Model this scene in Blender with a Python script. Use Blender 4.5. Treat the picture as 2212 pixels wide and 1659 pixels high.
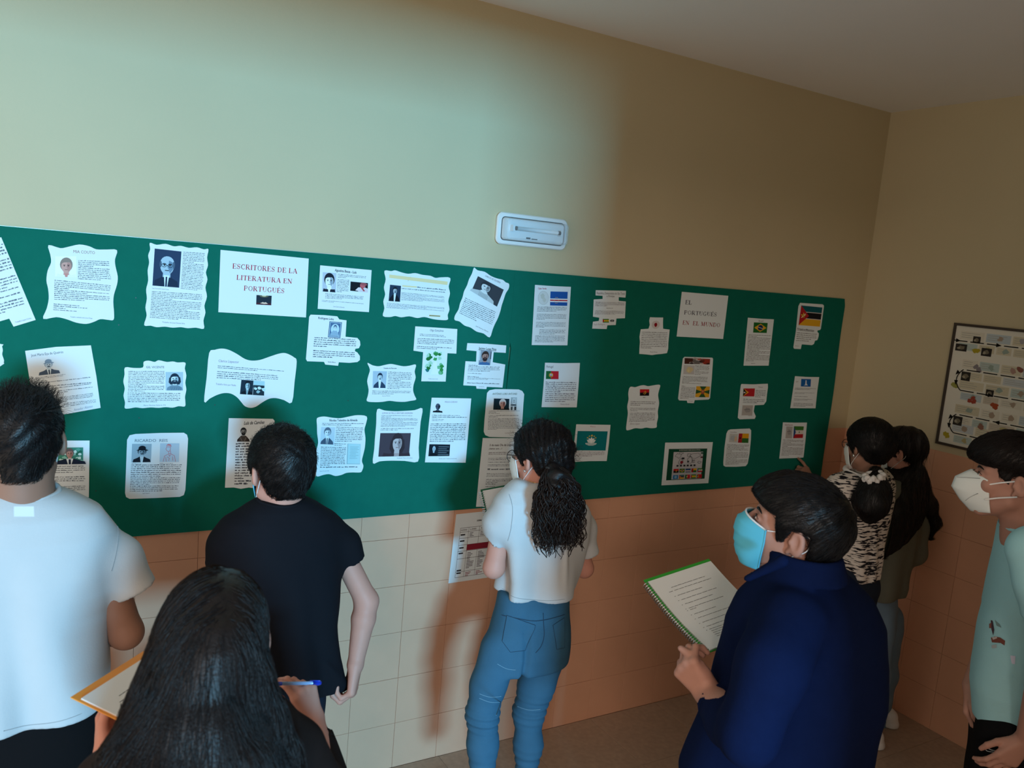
import bpy, math, random
import numpy as np
from mathutils import Vector, Matrix
from mathutils.bvhtree import BVHTree

for o in list(bpy.data.objects): bpy.data.objects.remove(o)
scene = bpy.context.scene
COL = scene.collection
rnd = random.Random(7)

# ------------------------------------------------------------------ camera
cam_data = bpy.data.cameras.new('camera')
cam = bpy.data.objects.new('camera', cam_data); COL.objects.link(cam)
cam_data.sensor_width = 36.0
cam_data.lens = 29.0159
cam_data.clip_start = 0.05
cam.matrix_world = Matrix([[0.861355, -0.004366, -0.507985, -3.909409], [-0.500676, 0.161941, -0.850352, -2.918845], [0.085976, 0.986791, 0.137303, 2.093441], [0.0, 0.0, 0.0, 1.0]])
cam_data.dof.use_dof = True
cam_data.dof.focus_distance = 2.9
cam_data.dof.aperture_fstop = 5.0
scene.camera = cam

# ------------------------------------------------------------------ world, light, exposure
scene.view_settings.view_transform = 'Standard'
scene.view_settings.look = 'None'
scene.view_settings.gamma = 1.0
scene.view_settings.use_curve_mapping = False
scene.view_settings.exposure = 0.0
world = bpy.data.worlds.new('world'); scene.world = world
world.use_nodes = True
bg = world.node_tree.nodes['Background']
bg.inputs['Color'].default_value = (1.0, 0.83, 0.67, 1)
bg.inputs['Strength'].default_value = 0.91

def area(name, loc, target, sx, sy, energy, color):
    l = bpy.data.lights.new(name, 'AREA'); l.shape = 'RECTANGLE'; l.size = sx; l.size_y = sy
    l.energy = energy; l.color = color
    o = bpy.data.objects.new(name, l); COL.objects.link(o)
    o.location = loc
    d = Vector(target) - Vector(loc)
    o.rotation_euler = d.to_track_quat('-Z', 'Y').to_euler()
    return o
# daylight through the wide opening behind the camera
area('daylight', (-4.75, -12.0, 2.35), (-3.6, 0, 1.6), 1.8, 1.0, 1540, (0.19, 0.64, 1.0))
# added warm fill through the opening, brightens the lower right of the wall
area('fill_light', (-7.2, -8.0, 3.35), (-1.4, 0, 0.9), 1.5, 1.1, 150, (1.0, 0.80, 0.68))

# ------------------------------------------------------------------ materials
def mat(name, color, rough=0.7, spec=0.3, bump=0.0, bscale=60.0, mottle=0.0, mscale=8.0, stretch=None, sheen=0.0, trans=0.0, metal=0.0, attr=None):
    m = bpy.data.materials.new(name); m.use_nodes = True
    nt = m.node_tree; b = nt.nodes['Principled BSDF']
    c = tuple(color) + (1,)
    b.inputs['Base Color'].default_value = c
    b.inputs['Roughness'].default_value = rough
    b.inputs['Specular IOR Level'].default_value = spec
    b.inputs['Metallic'].default_value = metal
    if sheen:
        b.inputs['Sheen Weight'].default_value = sheen
    if trans:
        b.inputs['Transmission Weight'].default_value = trans
    tc = nt.nodes.new('ShaderNodeTexCoord')
    src = tc.outputs['Object']
    if stretch:
        mp = nt.nodes.new('ShaderNodeMapping'); mp.inputs['Scale'].default_value = stretch
        nt.links.new(src, mp.inputs['Vector']); src = mp.outputs['Vector']
    if attr:
        at = nt.nodes.new('ShaderNodeAttribute'); at.attribute_name = attr
        nt.links.new(at.outputs['Color'], b.inputs['Base Color'])
    elif mottle:
        n = nt.nodes.new('ShaderNodeTexNoise'); n.inputs['Scale'].default_value = mscale; n.inputs['Detail'].default_value = 5
        nt.links.new(src, n.inputs['Vector'])
        mx = nt.nodes.new('ShaderNodeMix'); mx.data_type = 'RGBA'
        lo = tuple(max(0, v * (1 - mottle)) for v in color) + (1,); hi = tuple(min(1, v * (1 + mottle)) for v in color) + (1,)
        mx.inputs[6].default_value = lo; mx.inputs[7].default_value = hi
        nt.links.new(n.outputs['Fac'], mx.inputs[0]); nt.links.new(mx.outputs[2], b.inputs['Base Color'])
    if bump:
        n2 = nt.nodes.new('ShaderNodeTexNoise'); n2.inputs['Scale'].default_value = bscale; n2.inputs['Detail'].default_value = 3
        nt.links.new(src, n2.inputs['Vector'])
        bp = nt.nodes.new('ShaderNodeBump'); bp.inputs['Strength'].default_value = bump; bp.inputs['Distance'].default_value = 0.004
        nt.links.new(n2.outputs['Fac'], bp.inputs['Height']); nt.links.new(bp.outputs['Normal'], b.inputs['Normal'])
    return m
def srgb(h):
    v = [int(h[i:i+2], 16) / 255 for i in (0, 2, 4)]
    return tuple(x / 12.92 if x <= 0.04045 else ((x + 0.055) / 1.055) ** 2.4 for x in v)

M = {}
M['wall'] = mat('cream_plaster', (0.58, 0.50, 0.325), 0.85, 0.2, 0.10, 90, 0.05, 2.5)
M['ceiling'] = mat('white_ceiling_paint', (0.90, 0.90, 0.91), 0.9, 0.1, 0.06, 60, 0.03, 2)
M['tile'] = mat('salmon_tile', (0.69, 0.375, 0.24), 0.55, 0.35, 0.03, 70, 0.05, 9)
M['grout'] = mat('tile_grout', (0.50, 0.28, 0.18), 0.9, 0.1)
M['floor'] = mat('terrazzo_floor', (0.42, 0.31, 0.23), 0.5, 0.4, 0.03, 200, 0.22, 45)
M['felt'] = mat('green_felt', (0.006, 0.136, 0.096), 0.95, 0.05, 0.12, 350, 0.08, 25)
M['paper'] = mat('white_paper', (0.74, 0.83, 0.87), 0.8, 0.2, 0.03, 20)
M['ink'] = mat('print_ink', (0, 0, 0), 0.8, 0.15, attr='ink')
M['metal'] = mat('aluminium_trim', (0.5, 0.5, 0.48), 0.45, 0.5, metal=0.6)
M['darkframe'] = mat('dark_frame', (0.05, 0.035, 0.025), 0.5, 0.4)
M['plastic'] = mat('white_plastic', (0.80, 0.82, 0.82), 0.35, 0.5)
M['skin'] = mat('skin', (0.60, 0.285, 0.215), 0.55, 0.35, 0.05, 120, 0.07, 25, attr=None)
M['skin_tan'] = mat('skin_tanned', (0.30, 0.155, 0.105), 0.55, 0.35, 0.05, 120, 0.08, 25)
M['skin_red'] = mat('skin_ruddy', (0.46, 0.235, 0.175), 0.55, 0.35, 0.05, 120, 0.08, 25)
M['hair'] = mat('black_hair', (0.0045, 0.0042, 0.0048), 0.42, 0.32, 0.3, 260, 0.3, 120)
M['hair_brown'] = mat('dark_brown_hair', (0.0085, 0.0055, 0.0052), 0.45, 0.30, 0.3, 260, 0.3, 120)
M['curl_brown'] = mat('curly_brown_hair', (0.017, 0.0095, 0.0075), 0.45, 0.3, 0.2, 260, 0.3, 120)
M['white_tee'] = mat('white_cotton', (0.54, 0.57, 0.585), 0.9, 0.15, 0.10, 220, 0.02, 30, sheen=0.1)
M['label_print'] = mat('label_print', (0.62, 0.67, 0.69), 0.8, 0.2)
M['seam'] = mat('cotton_seam', (0.36, 0.39, 0.41), 0.9, 0.1)
M['black_tee'] = mat('black_cotton', (0.008, 0.0085, 0.012), 0.9, 0.12, 0.10, 220, 0.05, 30)
M['navy'] = mat('navy_fleece', (0.004, 0.0095, 0.041), 0.95, 0.06, 0.12, 260, 0.12, 40)
M['sky_tee'] = mat('light_blue_cotton', (0.36, 0.66, 0.72), 0.9, 0.12, 0.10, 220, 0.03, 30)
M['sweater'] = mat('grey_green_knit', (0.14, 0.145, 0.115), 0.95, 0.08, 0.2, 200, 0.08, 40)
M['dark_top'] = mat('dark_brown_top', (0.018, 0.012, 0.011), 0.9, 0.1, 0.1, 200, 0.1, 30)
M['black_trouser'] = mat('black_trousers', (0.006, 0.006, 0.007), 0.9, 0.1, 0.1, 200)
M['navy_trouser'] = mat('dark_blue_denim', (0.012, 0.018, 0.032), 0.9, 0.12, 0.15, 300)
M['denim'] = mat('blue_denim', (0.042, 0.125, 0.205), 0.85, 0.15, 0.25, 300, 0.16, 14)
M['pale_denim'] = mat('pale_blue_denim', (0.15, 0.235, 0.33), 0.85, 0.15, 0.25, 300, 0.22, 12)
M['stitch'] = mat('dark_stitching', (0.03, 0.06, 0.10), 0.9, 0.1)
M['stitch_light'] = mat('light_stitching', (0.16, 0.30, 0.40), 0.9, 0.1)
M['mask_blue'] = mat('light_blue_mask', (0.11, 0.52, 0.70), 0.85, 0.15, 0.05, 300)
M['mask_white'] = mat('white_mask', (0.80, 0.84, 0.82), 0.85, 0.15, 0.05, 300)
M['elastic'] = mat('white_elastic', (0.85, 0.85, 0.85), 0.8, 0.2)
M['shoe'] = mat('white_shoe', (0.72, 0.72, 0.72), 0.6, 0.3)
M['dark_shoe'] = mat('dark_shoe', (0.03, 0.03, 0.03), 0.6, 0.3)
M['eye'] = mat('eye_white', (0.72, 0.70, 0.68), 0.2, 0.6)
M['iris'] = mat('dark_iris', (0.02, 0.012, 0.008), 0.15, 0.6)
M['silver'] = mat('silver_metal', (0.8, 0.8, 0.8), 0.25, 0.5, metal=1.0)
M['gold'] = mat('gold_metal', (0.75, 0.5, 0.2), 0.3, 0.5, metal=1.0)
M['wire'] = mat('black_wire', (0.02, 0.02, 0.02), 0.4, 0.5)
M['page'] = mat('notebook_page', (0.78, 0.80, 0.80), 0.8, 0.2)
M['green_cover'] = mat('bright_green_cover', (0.03, 0.36, 0.03), 0.45, 0.4)
M['dark_green_cover'] = mat('dark_green_cover', (0.01, 0.12, 0.06), 0.45, 0.4)
M['orange'] = mat('orange_cover', (0.80, 0.30, 0.03), 0.45, 0.4)
M['pen_blue'] = mat('blue_plastic', (0.01, 0.05, 0.55), 0.25, 0.5)
M['pen_clear'] = mat('pale_blue_barrel', (0.30, 0.48, 0.80), 0.15, 0.6)
M['scrunchie'] = mat('white_scrunchie', (0.72, 0.70, 0.68), 0.9, 0.1)
def glass_mat():
    m = bpy.data.materials.new('clear_cover'); m.use_nodes = True; nt = m.node_tree
    b = nt.nodes['Principled BSDF']; out = nt.nodes['Material Output']
    b.inputs['Base Color'].default_value = (0.85, 0.95, 1, 1); b.inputs['Roughness'].default_value = 0.12
    b.inputs['Specular IOR Level'].default_value = 0.6
    tr = nt.nodes.new('ShaderNodeBsdfTransparent'); tr.inputs['Color'].default_value = (0.93, 0.97, 1, 1)
    fr = nt.nodes.new('ShaderNodeLayerWeight'); fr.inputs['Blend'].default_value = 0.35
    mr = nt.nodes.new('ShaderNodeMapRange'); mr.inputs['To Min'].default_value = 0.10; mr.inputs['To Max'].default_value = 0.7
    nt.links.new(fr.outputs['Facing'], mr.inputs['Value'])
    mx = nt.nodes.new('ShaderNodeMixShader')
    nt.links.new(mr.outputs['Result'], mx.inputs['Fac'])
    nt.links.new(tr.outputs['BSDF'], mx.inputs[1]); nt.links.new(b.outputs['BSDF'], mx.inputs[2])
    nt.links.new(mx.outputs['Shader'], out.inputs['Surface'])
    return m
M['cover'] = glass_mat()
def stripe_mat():
    # off-white jersey with short black horizontal dashes
    m = bpy.data.materials.new('black_dashed_jersey'); m.use_nodes = True; nt = m.node_tree
    b = nt.nodes['Principled BSDF']; b.inputs['Roughness'].default_value = 0.9; b.inputs['Specular IOR Level'].default_value = 0.1
    tc = nt.nodes.new('ShaderNodeTexCoord'); mp = nt.nodes.new('ShaderNodeMapping'); mp.inputs['Scale'].default_value = (26, 26, 150)
    n = nt.nodes.new('ShaderNodeTexNoise'); n.inputs['Scale'].default_value = 1.0; n.inputs['Detail'].default_value = 2.5
    r = nt.nodes.new('ShaderNodeValToRGB'); r.color_ramp.elements[0].position = 0.43; r.color_ramp.elements[1].position = 0.49
    r.color_ramp.elements[0].color = (0.012, 0.012, 0.016, 1); r.color_ramp.elements[1].color = (0.62, 0.57, 0.52, 1)
    nt.links.new(tc.outputs['Object'], mp.inputs['Vector']); nt.links.new(mp.outputs['Vector'], n.inputs['Vector'])
    nt.links.new(n.outputs['Fac'], r.inputs['Fac']); nt.links.new(r.outputs['Color'], b.inputs['Base Color'])
    return m
M['dashed'] = stripe_mat()

# ------------------------------------------------------------------ object helpers
def link(name, me, m=None, parent=None, loc=(0, 0, 0)):
    if m is not None:
        for mm in (m if isinstance(m, (list, tuple)) else [m]): me.materials.append(mm)
    o = bpy.data.objects.new(name, me); COL.objects.link(o)
    if parent is not None: o.parent = parent
    o.location = loc
    return o
def tag(o, label=None, cat=None, group=None, kind=None):
    if label: o['label'] = label
    if cat: o['category'] = cat
    if group: o['group'] = group
    if kind: o['kind'] = kind
    return o
def empty(name, loc, label, cat, group=None):
    o = bpy.data.objects.new(name, None); COL.objects.link(o); o.location = loc; o.empty_display_size = 0.1
    return tag(o, label, cat, group)
def wpos(o):
    p = Vector(o.location)
    while o.parent is not None: o = o.parent; p += Vector(o.location)
    return np.array(p)
def mesh_np(name, V, Fq, parent=None, m=None, smooth=True, world=True, mids=None):
    """V (n,3) world coordinates, Fq (k,4) or (k,3) faces -> one mesh object (stored relative to its parent)"""
    V = np.asarray(V, dtype=np.float64); Fq = np.asarray(Fq, dtype=np.int32)
    if parent is not None and world: V = V - wpos(parent)
    me = bpy.data.meshes.new(name); n = Fq.shape[1]
    me.vertices.add(len(V)); me.vertices.foreach_set('co', V.astype(np.float32).ravel())
    me.loops.add(Fq.size); me.loops.foreach_set('vertex_index', Fq.ravel())
    me.polygons.add(len(Fq)); me.polygons.foreach_set('loop_start', np.arange(0, Fq.size, n, dtype=np.int32))
    try: me.polygons.foreach_set('loop_total', np.full(len(Fq), n, dtype=np.int32))
    except Exception: pass
    me.polygons.foreach_set('use_smooth', np.full(len(Fq), smooth))
    if mids is not None: me.polygons.foreach_set('material_index', np.asarray(mids, dtype=np.int32))
    me.update(calc_edges=True); me.validate()
    return link(name, me, m, parent)
def mesh_py(name, V, F, parent=None, m=None, smooth=False, mids=None):
    off = wpos(parent) if parent is not None else np.zeros(3)
    me = bpy.data.meshes.new(name)
    me.from_pydata([tuple(np.array(v, dtype=float) - off) for v in V], [], F)
    for p in me.polygons: p.use_smooth = smooth
    if mids is not None:
        for p, i in zip(me.polygons, mids): p.material_index = i
    me.update()
    return link(name, me, m, parent)
def box_vf(x0, y0, z0, x1, y1, z1):
    V = [(x0, y0, z0), (x1, y0, z0), (x1, y1, z0), (x0, y1, z0), (x0, y0, z1), (x1, y0, z1), (x1, y1, z1), (x0, y1, z1)]
    F = [(0, 3, 2, 1), (4, 5, 6, 7), (0, 1, 5, 4), (1, 2, 6, 5), (2, 3, 7, 6), (3, 0, 4, 7)]
    return V, F
def boxes(name, bs, m, parent=None, mids=None):
    V = []; F = []
    for b in bs:
        v, f = box_vf(*b); k = len(V); V += v; F += [tuple(i + k for i in q) for q in f]
    return mesh_py(name, V, F, parent, m, False)
def tube_vf(pts, r, n=8, closed=False):
    pts = np.asarray(pts, float); K = len(pts); r = np.broadcast_to(np.asarray(r, float), (K,))
    T = np.gradient(pts, axis=0) if not closed else np.roll(pts, -1, 0) - np.roll(pts, 1, 0)
    T /= np.linalg.norm(T, axis=1)[:, None] + 1e-12
    ref = np.array([0, 0, 1.0]) if abs(T[:, 2]).mean() < 0.8 else np.array([1.0, 0, 0])
    U = np.cross(T, ref); U /= np.linalg.norm(U, axis=1)[:, None] + 1e-12
    W = np.cross(T, U); a = np.arange(n) * 2 * np.pi / n
    V = pts[:, None, :] + r[:, None, None] * (np.cos(a)[None, :, None] * U[:, None, :] + np.sin(a)[None, :, None] * W[:, None, :])
    V = V.reshape(-1, 3); F = []
    for i in range(K if closed else K - 1):
        for j in range(n):
            i2 = (i + 1) % K
            F.append((i * n + j, i * n + (j + 1) % n, i2 * n + (j + 1) % n, i2 * n + j))
    if not closed:
        F.append(tuple(range(n))); F.append(tuple((K - 1) * n + j for j in reversed(range(n))))
    return [tuple(v) for v in V], F
def tube(name, pts, r, m, parent=None, n=8, closed=False):
    V, F = tube_vf(pts, r, n, closed)
    return mesh_py(name, V, F, parent, m, True)
def tubes(name, lst, m, parent=None, n=6):
    V = []; F = []
    for pts, r, cl in lst:
        v, f = tube_vf(pts, r, n, cl); k = len(V); V += v; F += [tuple(i + k for i in q) for q in f]
    return mesh_py(name, V, F, parent, m, True)
def catmull(P, per=6, closed=False):
    P = np.asarray(P, float); n = len(P); out = []
    rng = range(n) if closed else range(n - 1)
    for i in rng:
        p0 = P[(i - 1) % n] if (closed or i > 0) else P[i]; p1 = P[i]; p2 = P[(i + 1) % n]
        p3 = P[(i + 2) % n] if (closed or i + 2 < n) else P[(i + 1) % n]
        for k in range(per):
            t = k / per
            out.append(0.5 * (2 * p1 + (p2 - p0) * t + (2 * p0 - 5 * p1 + 4 * p2 - p3) * t * t + (3 * p1 - p0 - 3 * p2 + p3) * t ** 3))
    if not closed: out.append(P[-1])
    return np.array(out)

# ------------------------------------------------------------------ room
CEIL = 3.0749; TH = 0.1995; DADO = 1.386
X0, Y0 = -5.6, -3.3
floor = boxes('floor', [(X0, -6.0, -0.10, 0.0, 0.0, -0.004)], M['grout']); tag(floor, kind='structure')
ceil_ = boxes('ceiling', [(X0, -3.45, CEIL, 0.12, 0.12, CEIL + 0.1)], M['ceiling']); tag(ceil_, kind='structure')
wb = boxes('wall_back', [(X0, 0.0, DADO, 0.12, 0.12, CEIL), (X0, 0.0065, -0.1, 0.12, 0.12, DADO)], [M['wall'], M['grout']])
for p in wb.data.polygons: p.material_index = 0 if p.index < 6 else 1
tag(wb, kind='structure')
wr = boxes('wall_right', [(0.0, -6.0, DADO, 0.12, 0.0, CEIL), (0.0065, -6.0, -0.1, 0.12, 0.0065, DADO)], [M['wall'], M['grout']])
for p in wr.data.polygons: p.material_index = 0 if p.index < 6 else 1
tag(wr, kind='structure')
# wall behind the camera, with the wide opening the daylight comes through
wf = boxes('wall_front', [(-2.80, -3.45, 0, 0.0, -3.30, CEIL), (X0, -3.45, 2.70, -2.80, -3.30, CEIL)], M['wall']); tag(wf, kind='structure')

def tile_mesh(name, w, h, m, t=0.007, c=0.0008):
    V = [(0, 0, 0), (w, 0, 0), (w, h, 0), (0, h, 0), (0, 0, t - c), (w, 0, t - c), (w, h, t - c), (0, h, t - c),
         (c, c, t), (w - c, c, t), (w - c, h - c, t), (c, h - c, t)]
    F = [(0, 1, 5, 4), (1, 2, 6, 5), (2, 3, 7, 6), (3, 0, 4, 7), (4, 5, 9, 8), (5, 6, 10, 9), (6, 7, 11, 10), (7, 4, 8, 11), (8, 9, 10, 11)]
    me = bpy.data.meshes.new(name); me.from_pydata(V, [], F); me.materials.append(m); me.update(); return me
G = 0.0010
tm = tile_mesh('tile', 0.1997 - G, TH - G, M['tile']); tmt = tile_mesh('tile', 0.1997 - G, DADO - 6 * TH, M['tile'])
def place(me, parent, mw):
    o = bpy.data.objects.new('tile', me); COL.objects.link(o); o.parent = parent; o.matrix_local = mw
RB = Matrix(((1, 0, 0, 0), (0, 0, -1, 0), (0, 1, 0, 0), (0, 0, 0, 1)))          # local z -> -y
RW = Matrix(((0, 0, -1, 0), (-1, 0, 0, 0), (0, 1, 0, 0), (0, 0, 0, 1)))          # local x -> -y, z -> -x
for r in range(7):
    for c in range(27):
        j = rnd.uniform(-0.0005, 0.0005)
        place(tmt if r == 6 else tm, wb, Matrix.Translation((-0.1997 * (c + 1) + 0.0105, 0.0068 + j, r * TH)) @ RB)
    for c in range(15):
        j = rnd.uniform(-0.0005, 0.0005)
        place(tmt if r == 6 else tm, wr, Matrix.Translation((0.0068 + j, -0.1997 * c - 0.13, r * TH)) @ RW)
    me = tile_mesh('tile', 0.1285, (DADO - 6 * TH) if r == 6 else TH - G, M['tile'])
    place(me, wr, Matrix.Translation((0.0068, 0, r * TH)) @ RW)
fm = tile_mesh('tile', 0.3985, 0.3985, M['floor'], 0.006, 0.001)
for i in range(13):
    for k in range(8):
        o = bpy.data.objects.new('tile', fm); COL.objects.link(o); o.parent = floor
        o.location = (-2.37 + 0.4 * (i - 7), -0.4 * (k + 1), -0.006 + rnd.uniform(-0.0003, 0.0003))
# ------------------------------------------------------------------ notice board
BT, BB, BX = 2.0901, 1.0985, -0.160
YB = -0.0100                                    # face of the felt
board = empty('notice_board', (-2.9, -0.005, BB), 'long board covered in green felt carrying all the pinned sheets', 'notice board')
boxes('felt_sheet', [(-5.5, YB, BB, -2.198, -0.0012, BT)], M['felt'], board)
def felt_right():
    # right sheet: its free edge waves a little and its seam overlaps the left sheet
    zs = np.linspace(BB, BT, 26)
    right = [(BX + 0.004 * math.sin(9 * z) + (-0.012 if z > BT - 0.006 else 0), z) for z in zs]
    left = [(-2.206 + 0.004 * math.sin(7 * z + 1) + (0.012 if z < 1.8 else 0), z) for z in zs]
    V = []; F = []
    for (xl, z), (xr, _) in zip(left, right):
        V += [(xl, YB - 0.0007, z), (xr, YB - 0.0007, z), (xr, -0.0012, z), (xl, -0.0012, z)]
    for i in range(len(zs) - 1):
        a = i * 4; b = a + 4
        for j in range(4): F.append((a + j, a + (j + 1) % 4, b + (j + 1) % 4, b + j))
    F += [(3, 2, 1, 0), tuple(4 * (len(zs) - 1) + j for j in range(4))]
    mesh_py('felt_sheet', V, F, board, M['felt'])
felt_right()
tr_ = boxes('edge_trim', [(-5.5, -0.0112, BT, -2.62, -0.0012, BT + 0.0009)], M['metal'], board); tr_['label'] = 'thin bright metal strip along the top edge'
# dark pin holes and scuffs on the felt
pv = []; pf = []
for i in range(26):
    x = rnd.uniform(-3.9, -0.4); z = rnd.uniform(BB + 0.05, BT - 0.05); k = len(pv); q = 0.0016
    y = YB - 0.0012
    pv += [(x - q, y, z - q), (x + q, y, z - q), (x + q, y, z + q), (x - q, y, z + q)]; pf.append((k, k + 1, k + 2, k + 3))
pins = mesh_py('pin_hole', pv, pf, board, M['wire'])
pins['kind'] = 'stuff'

# ------------------------------------------------------------------ print: flat coloured shapes on paper
class Print:
    """collects flat ink shapes in the wall plane (x, z); layers step 0.15 mm towards the room"""
    def __init__(s, y): s.V = []; s.F = []; s.C = []; s.y = y
    def poly(s, pts, col, layer=0):
        k = len(s.V); y = s.y - 0.00018 * layer
        # keep the winding facing -y
        A = sum(pts[i][0] * pts[(i + 1) % len(pts)][1] - pts[(i + 1) % len(pts)][0] * pts[i][1] for i in range(len(pts)))
        if A < 0: pts = pts[::-1]
        s.V += [(p[0], y, p[1]) for p in pts]; s.F.append(tuple(range(k, k + len(pts)))); s.C.append(srgb(col))
    def build(s, name, parent, conv=None):
        if not s.F: return None
        V = s.V if conv is None else [conv(v) for v in s.V]
        o = mesh_py(name, V, s.F, parent, M['ink'])
        at = o.data.attributes.new('ink', 'FLOAT_COLOR', 'CORNER')
        buf = []
        for f, c in zip(s.F, s.C): buf += list(c + (1.0,)) * len(f)
        at.data.foreach_set('color', buf)
        return o
def lerp2(q, u, v):
    a, b, c, d = q
    return ((a[0] * (1 - u) + b[0] * u) * (1 - v) + (d[0] * (1 - u) + c[0] * u) * v, (a[1] * (1 - u) + b[1] * u) * (1 - v) + (d[1] * (1 - u) + c[1] * u) * v)
def ell_pts(cx, cy, rx, ry, n=18, a0=0, a1=360):
    return [(cx + rx * math.cos(math.radians(a0 + (a1 - a0) * i / (n if a1 - a0 == 360 else n - 1))), cy + ry * math.sin(math.radians(a0 + (a1 - a0) * i / (n if a1 - a0 == 360 else n - 1)))) for i in range(n)]
def blob(cx, cy, rx, ry, seed, n=14, j=0.3):
    r = random.Random(seed); return [(cx + rx * math.cos(2 * math.pi * i / n) * (1 + r.uniform(-j, j)), cy + ry * math.sin(2 * math.pi * i / n) * (1 + r.uniform(-j, j))) for i in range(n)]
def R_(x0, y0, x1, y1, c): return ([(x0, y0), (x1, y0), (x1, y1), (x0, y1)], c)
def E_(cx, cy, rx, ry, c): return (ell_pts(cx, cy, rx, ry), c)
def L_(a, b, w, c):
    dx, dy = b[0] - a[0], b[1] - a[1]; l = math.hypot(dx, dy) + 1e-9; nx, ny = -dy / l * w / 2, dx / l * w / 2
    return ([(a[0] + nx, a[1] + ny), (b[0] + nx, b[1] + ny), (b[0] - nx, b[1] - ny), (a[0] - nx, a[1] - ny)], c)
def star(cx, cy, r, c, k=0.42, asp=1.0, n=5):
    return ([(cx + r * (1 if i % 2 == 0 else k) * math.sin(math.pi * i / n), cy - asp * r * (1 if i % 2 == 0 else k) * math.cos(math.pi * i / n)) for i in range(2 * n)], c)
def portrait(bg, skin, hair, coat, cx=0.5, cy=0.42, rx=0.2, ry=0.24, shirt=None, tie=None, beard=None, glasses=None, bald=False, hat=None, stache=None, longh=False, shade=None, full=True, collar=None):
    s = []
    if bg: s.append(R_(0, 0, 1, 1, bg))
    w = 0.46
    s.append(([(cx - w, 1), (cx - w * 0.92, 0.84), (cx - w * 0.5, cy + ry + 0.10), (cx - 0.1, cy + ry + 0.02), (cx + 0.1, cy + ry + 0.02), (cx + w * 0.5, cy + ry + 0.10), (cx + w * 0.92, 0.84), (cx + w, 1)], coat))
    if longh: s.append(([(cx - rx * 1.3, cy - ry * 0.3), (cx - rx * 1.45, cy + ry * 0.7), (cx - rx * 1.0, cy + ry * 1.15), (cx + rx * 1.1, cy + ry * 1.15), (cx + rx * 1.5, cy + ry * 0.6), (cx + rx * 1.3, cy - ry * 0.4)], hair))
    s.append(([(cx - rx * 0.45, cy + ry * 0.5), (cx + rx * 0.45, cy + ry * 0.5), (cx + rx * 0.5, cy + ry * 1.3), (cx - rx * 0.5, cy + ry * 1.3)], skin))
    if shirt: s.append(([(cx - 0.10, cy + ry + 0.02), (cx + 0.10, cy + ry + 0.02), (cx + 0.05, 1), (cx - 0.05, 1)], shirt))
    if tie: s.append(([(cx - 0.03, cy + ry + 0.06), (cx + 0.03, cy + ry + 0.06), (cx + 0.035, 1), (cx - 0.03, 1)], tie))
    if collar: s.append(E_(cx, cy + ry + 0.03, rx * 0.75, 0.07, collar))
    if not bald: s.append((ell_pts(cx, cy - ry * 0.18, rx * 1.12, ry * 1.02, 20), hair))
    s.append((ell_pts(cx, cy + ry * 0.08, rx * 0.88, ry * 0.92, 20), skin))
    if bald: s += [(ell_pts(cx, cy - ry * 0.25, rx * 0.9, ry * 0.75, 18), skin), E_(cx + rx * 0.85, cy - 0.02, rx * 0.16, ry * 0.4, hair), E_(cx - rx * 0.85, cy - 0.02, rx * 0.14, ry * 0.35, hair)]
    if shade: s.append(([(cx + rx * 0.2, cy - ry * 0.55), (cx + rx * 0.75, cy - ry * 0.35), (cx + rx * 0.8, cy + ry * 0.35), (cx + rx * 0.4, cy + ry * 0.85), (cx + rx * 0.15, cy + ry * 0.3)], shade))
    if not bald: s.append(([(cx - rx * 0.95, cy - ry * 0.25), (cx - rx * 0.6, cy - ry * 0.85), (cx + rx * 0.2, cy - ry * 1.0), (cx + rx * 0.95, cy - ry * 0.3), (cx + rx * 0.5, cy - ry * 0.52), (cx - rx * 0.4, cy - ry * 0.5)], hair))
    d = beard or hair
    if beard: s.append((ell_pts(cx, cy + ry * 0.62, rx * 0.74, ry * 0.48, 14), beard)); s.append(E_(cx, cy + ry * 0.42, rx * 0.3, ry * 0.06, '8a5a50' if full else bg or '888888'))
    dk = '26262b'
    s += [L_((cx - rx * 0.55, cy - ry * 0.1), (cx - rx * 0.15, cy - ry * 0.12), 0.022, dk), L_((cx + rx * 0.15, cy - ry * 0.12), (cx + rx * 0.55, cy - ry * 0.1), 0.022, dk)]
    s += [E_(cx - rx * 0.35, cy + 0.0, rx * 0.12, ry * 0.06, dk), E_(cx + rx * 0.35, cy + 0.0, rx * 0.12, ry * 0.06, dk), L_((cx + rx * 0.05, cy), (cx + rx * 0.1, cy + ry * 0.28), 0.018, shade or '6f5a55')]
    if not beard: s.append(L_((cx - rx * 0.26, cy + ry * 0.55), (cx + rx * 0.26, cy + ry * 0.55), 0.02, '6a3f3c' if full else dk))
    if stache: s.append(L_((cx - rx * 0.42, cy + ry * 0.42), (cx + rx * 0.42, cy + ry * 0.42), 0.04, stache))
    if glasses:
        for sx in (-1, 1):
            e = ell_pts(cx + sx * rx * 0.4, cy, rx * 0.3, ry * 0.2, 12)
            for i in range(12): s.append(L_(e[i], e[(i + 1) % 12], 0.014, glasses))
        s.append(L_((cx - rx * 0.1, cy), (cx + rx * 0.1, cy), 0.014, glasses))
    if hat:
        s.append(E_(cx, cy - ry * 0.95, rx * 0.95, ry * 0.62, hat)); s.append(([(cx - rx * 1.55, cy - ry * 0.38), (cx - rx * 0.9, cy - ry * 0.72), (cx + rx * 0.9, cy - ry * 0.72), (cx + rx * 1.6, cy - ry * 0.5), (cx + rx * 1.3, cy - ry * 0.34), (cx, cy - ry * 0.5)], hat))
    return s
def flagstripes(cols, horiz=True):
    out = []; t = sum(w for _, w in cols); a = 0
    for c, w in cols:
        out.append(R_(0, a / t, 1, (a + w) / t, c) if horiz else R_(a / t, 0, (a + w) / t, 1, c)); a += w
    return out
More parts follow.
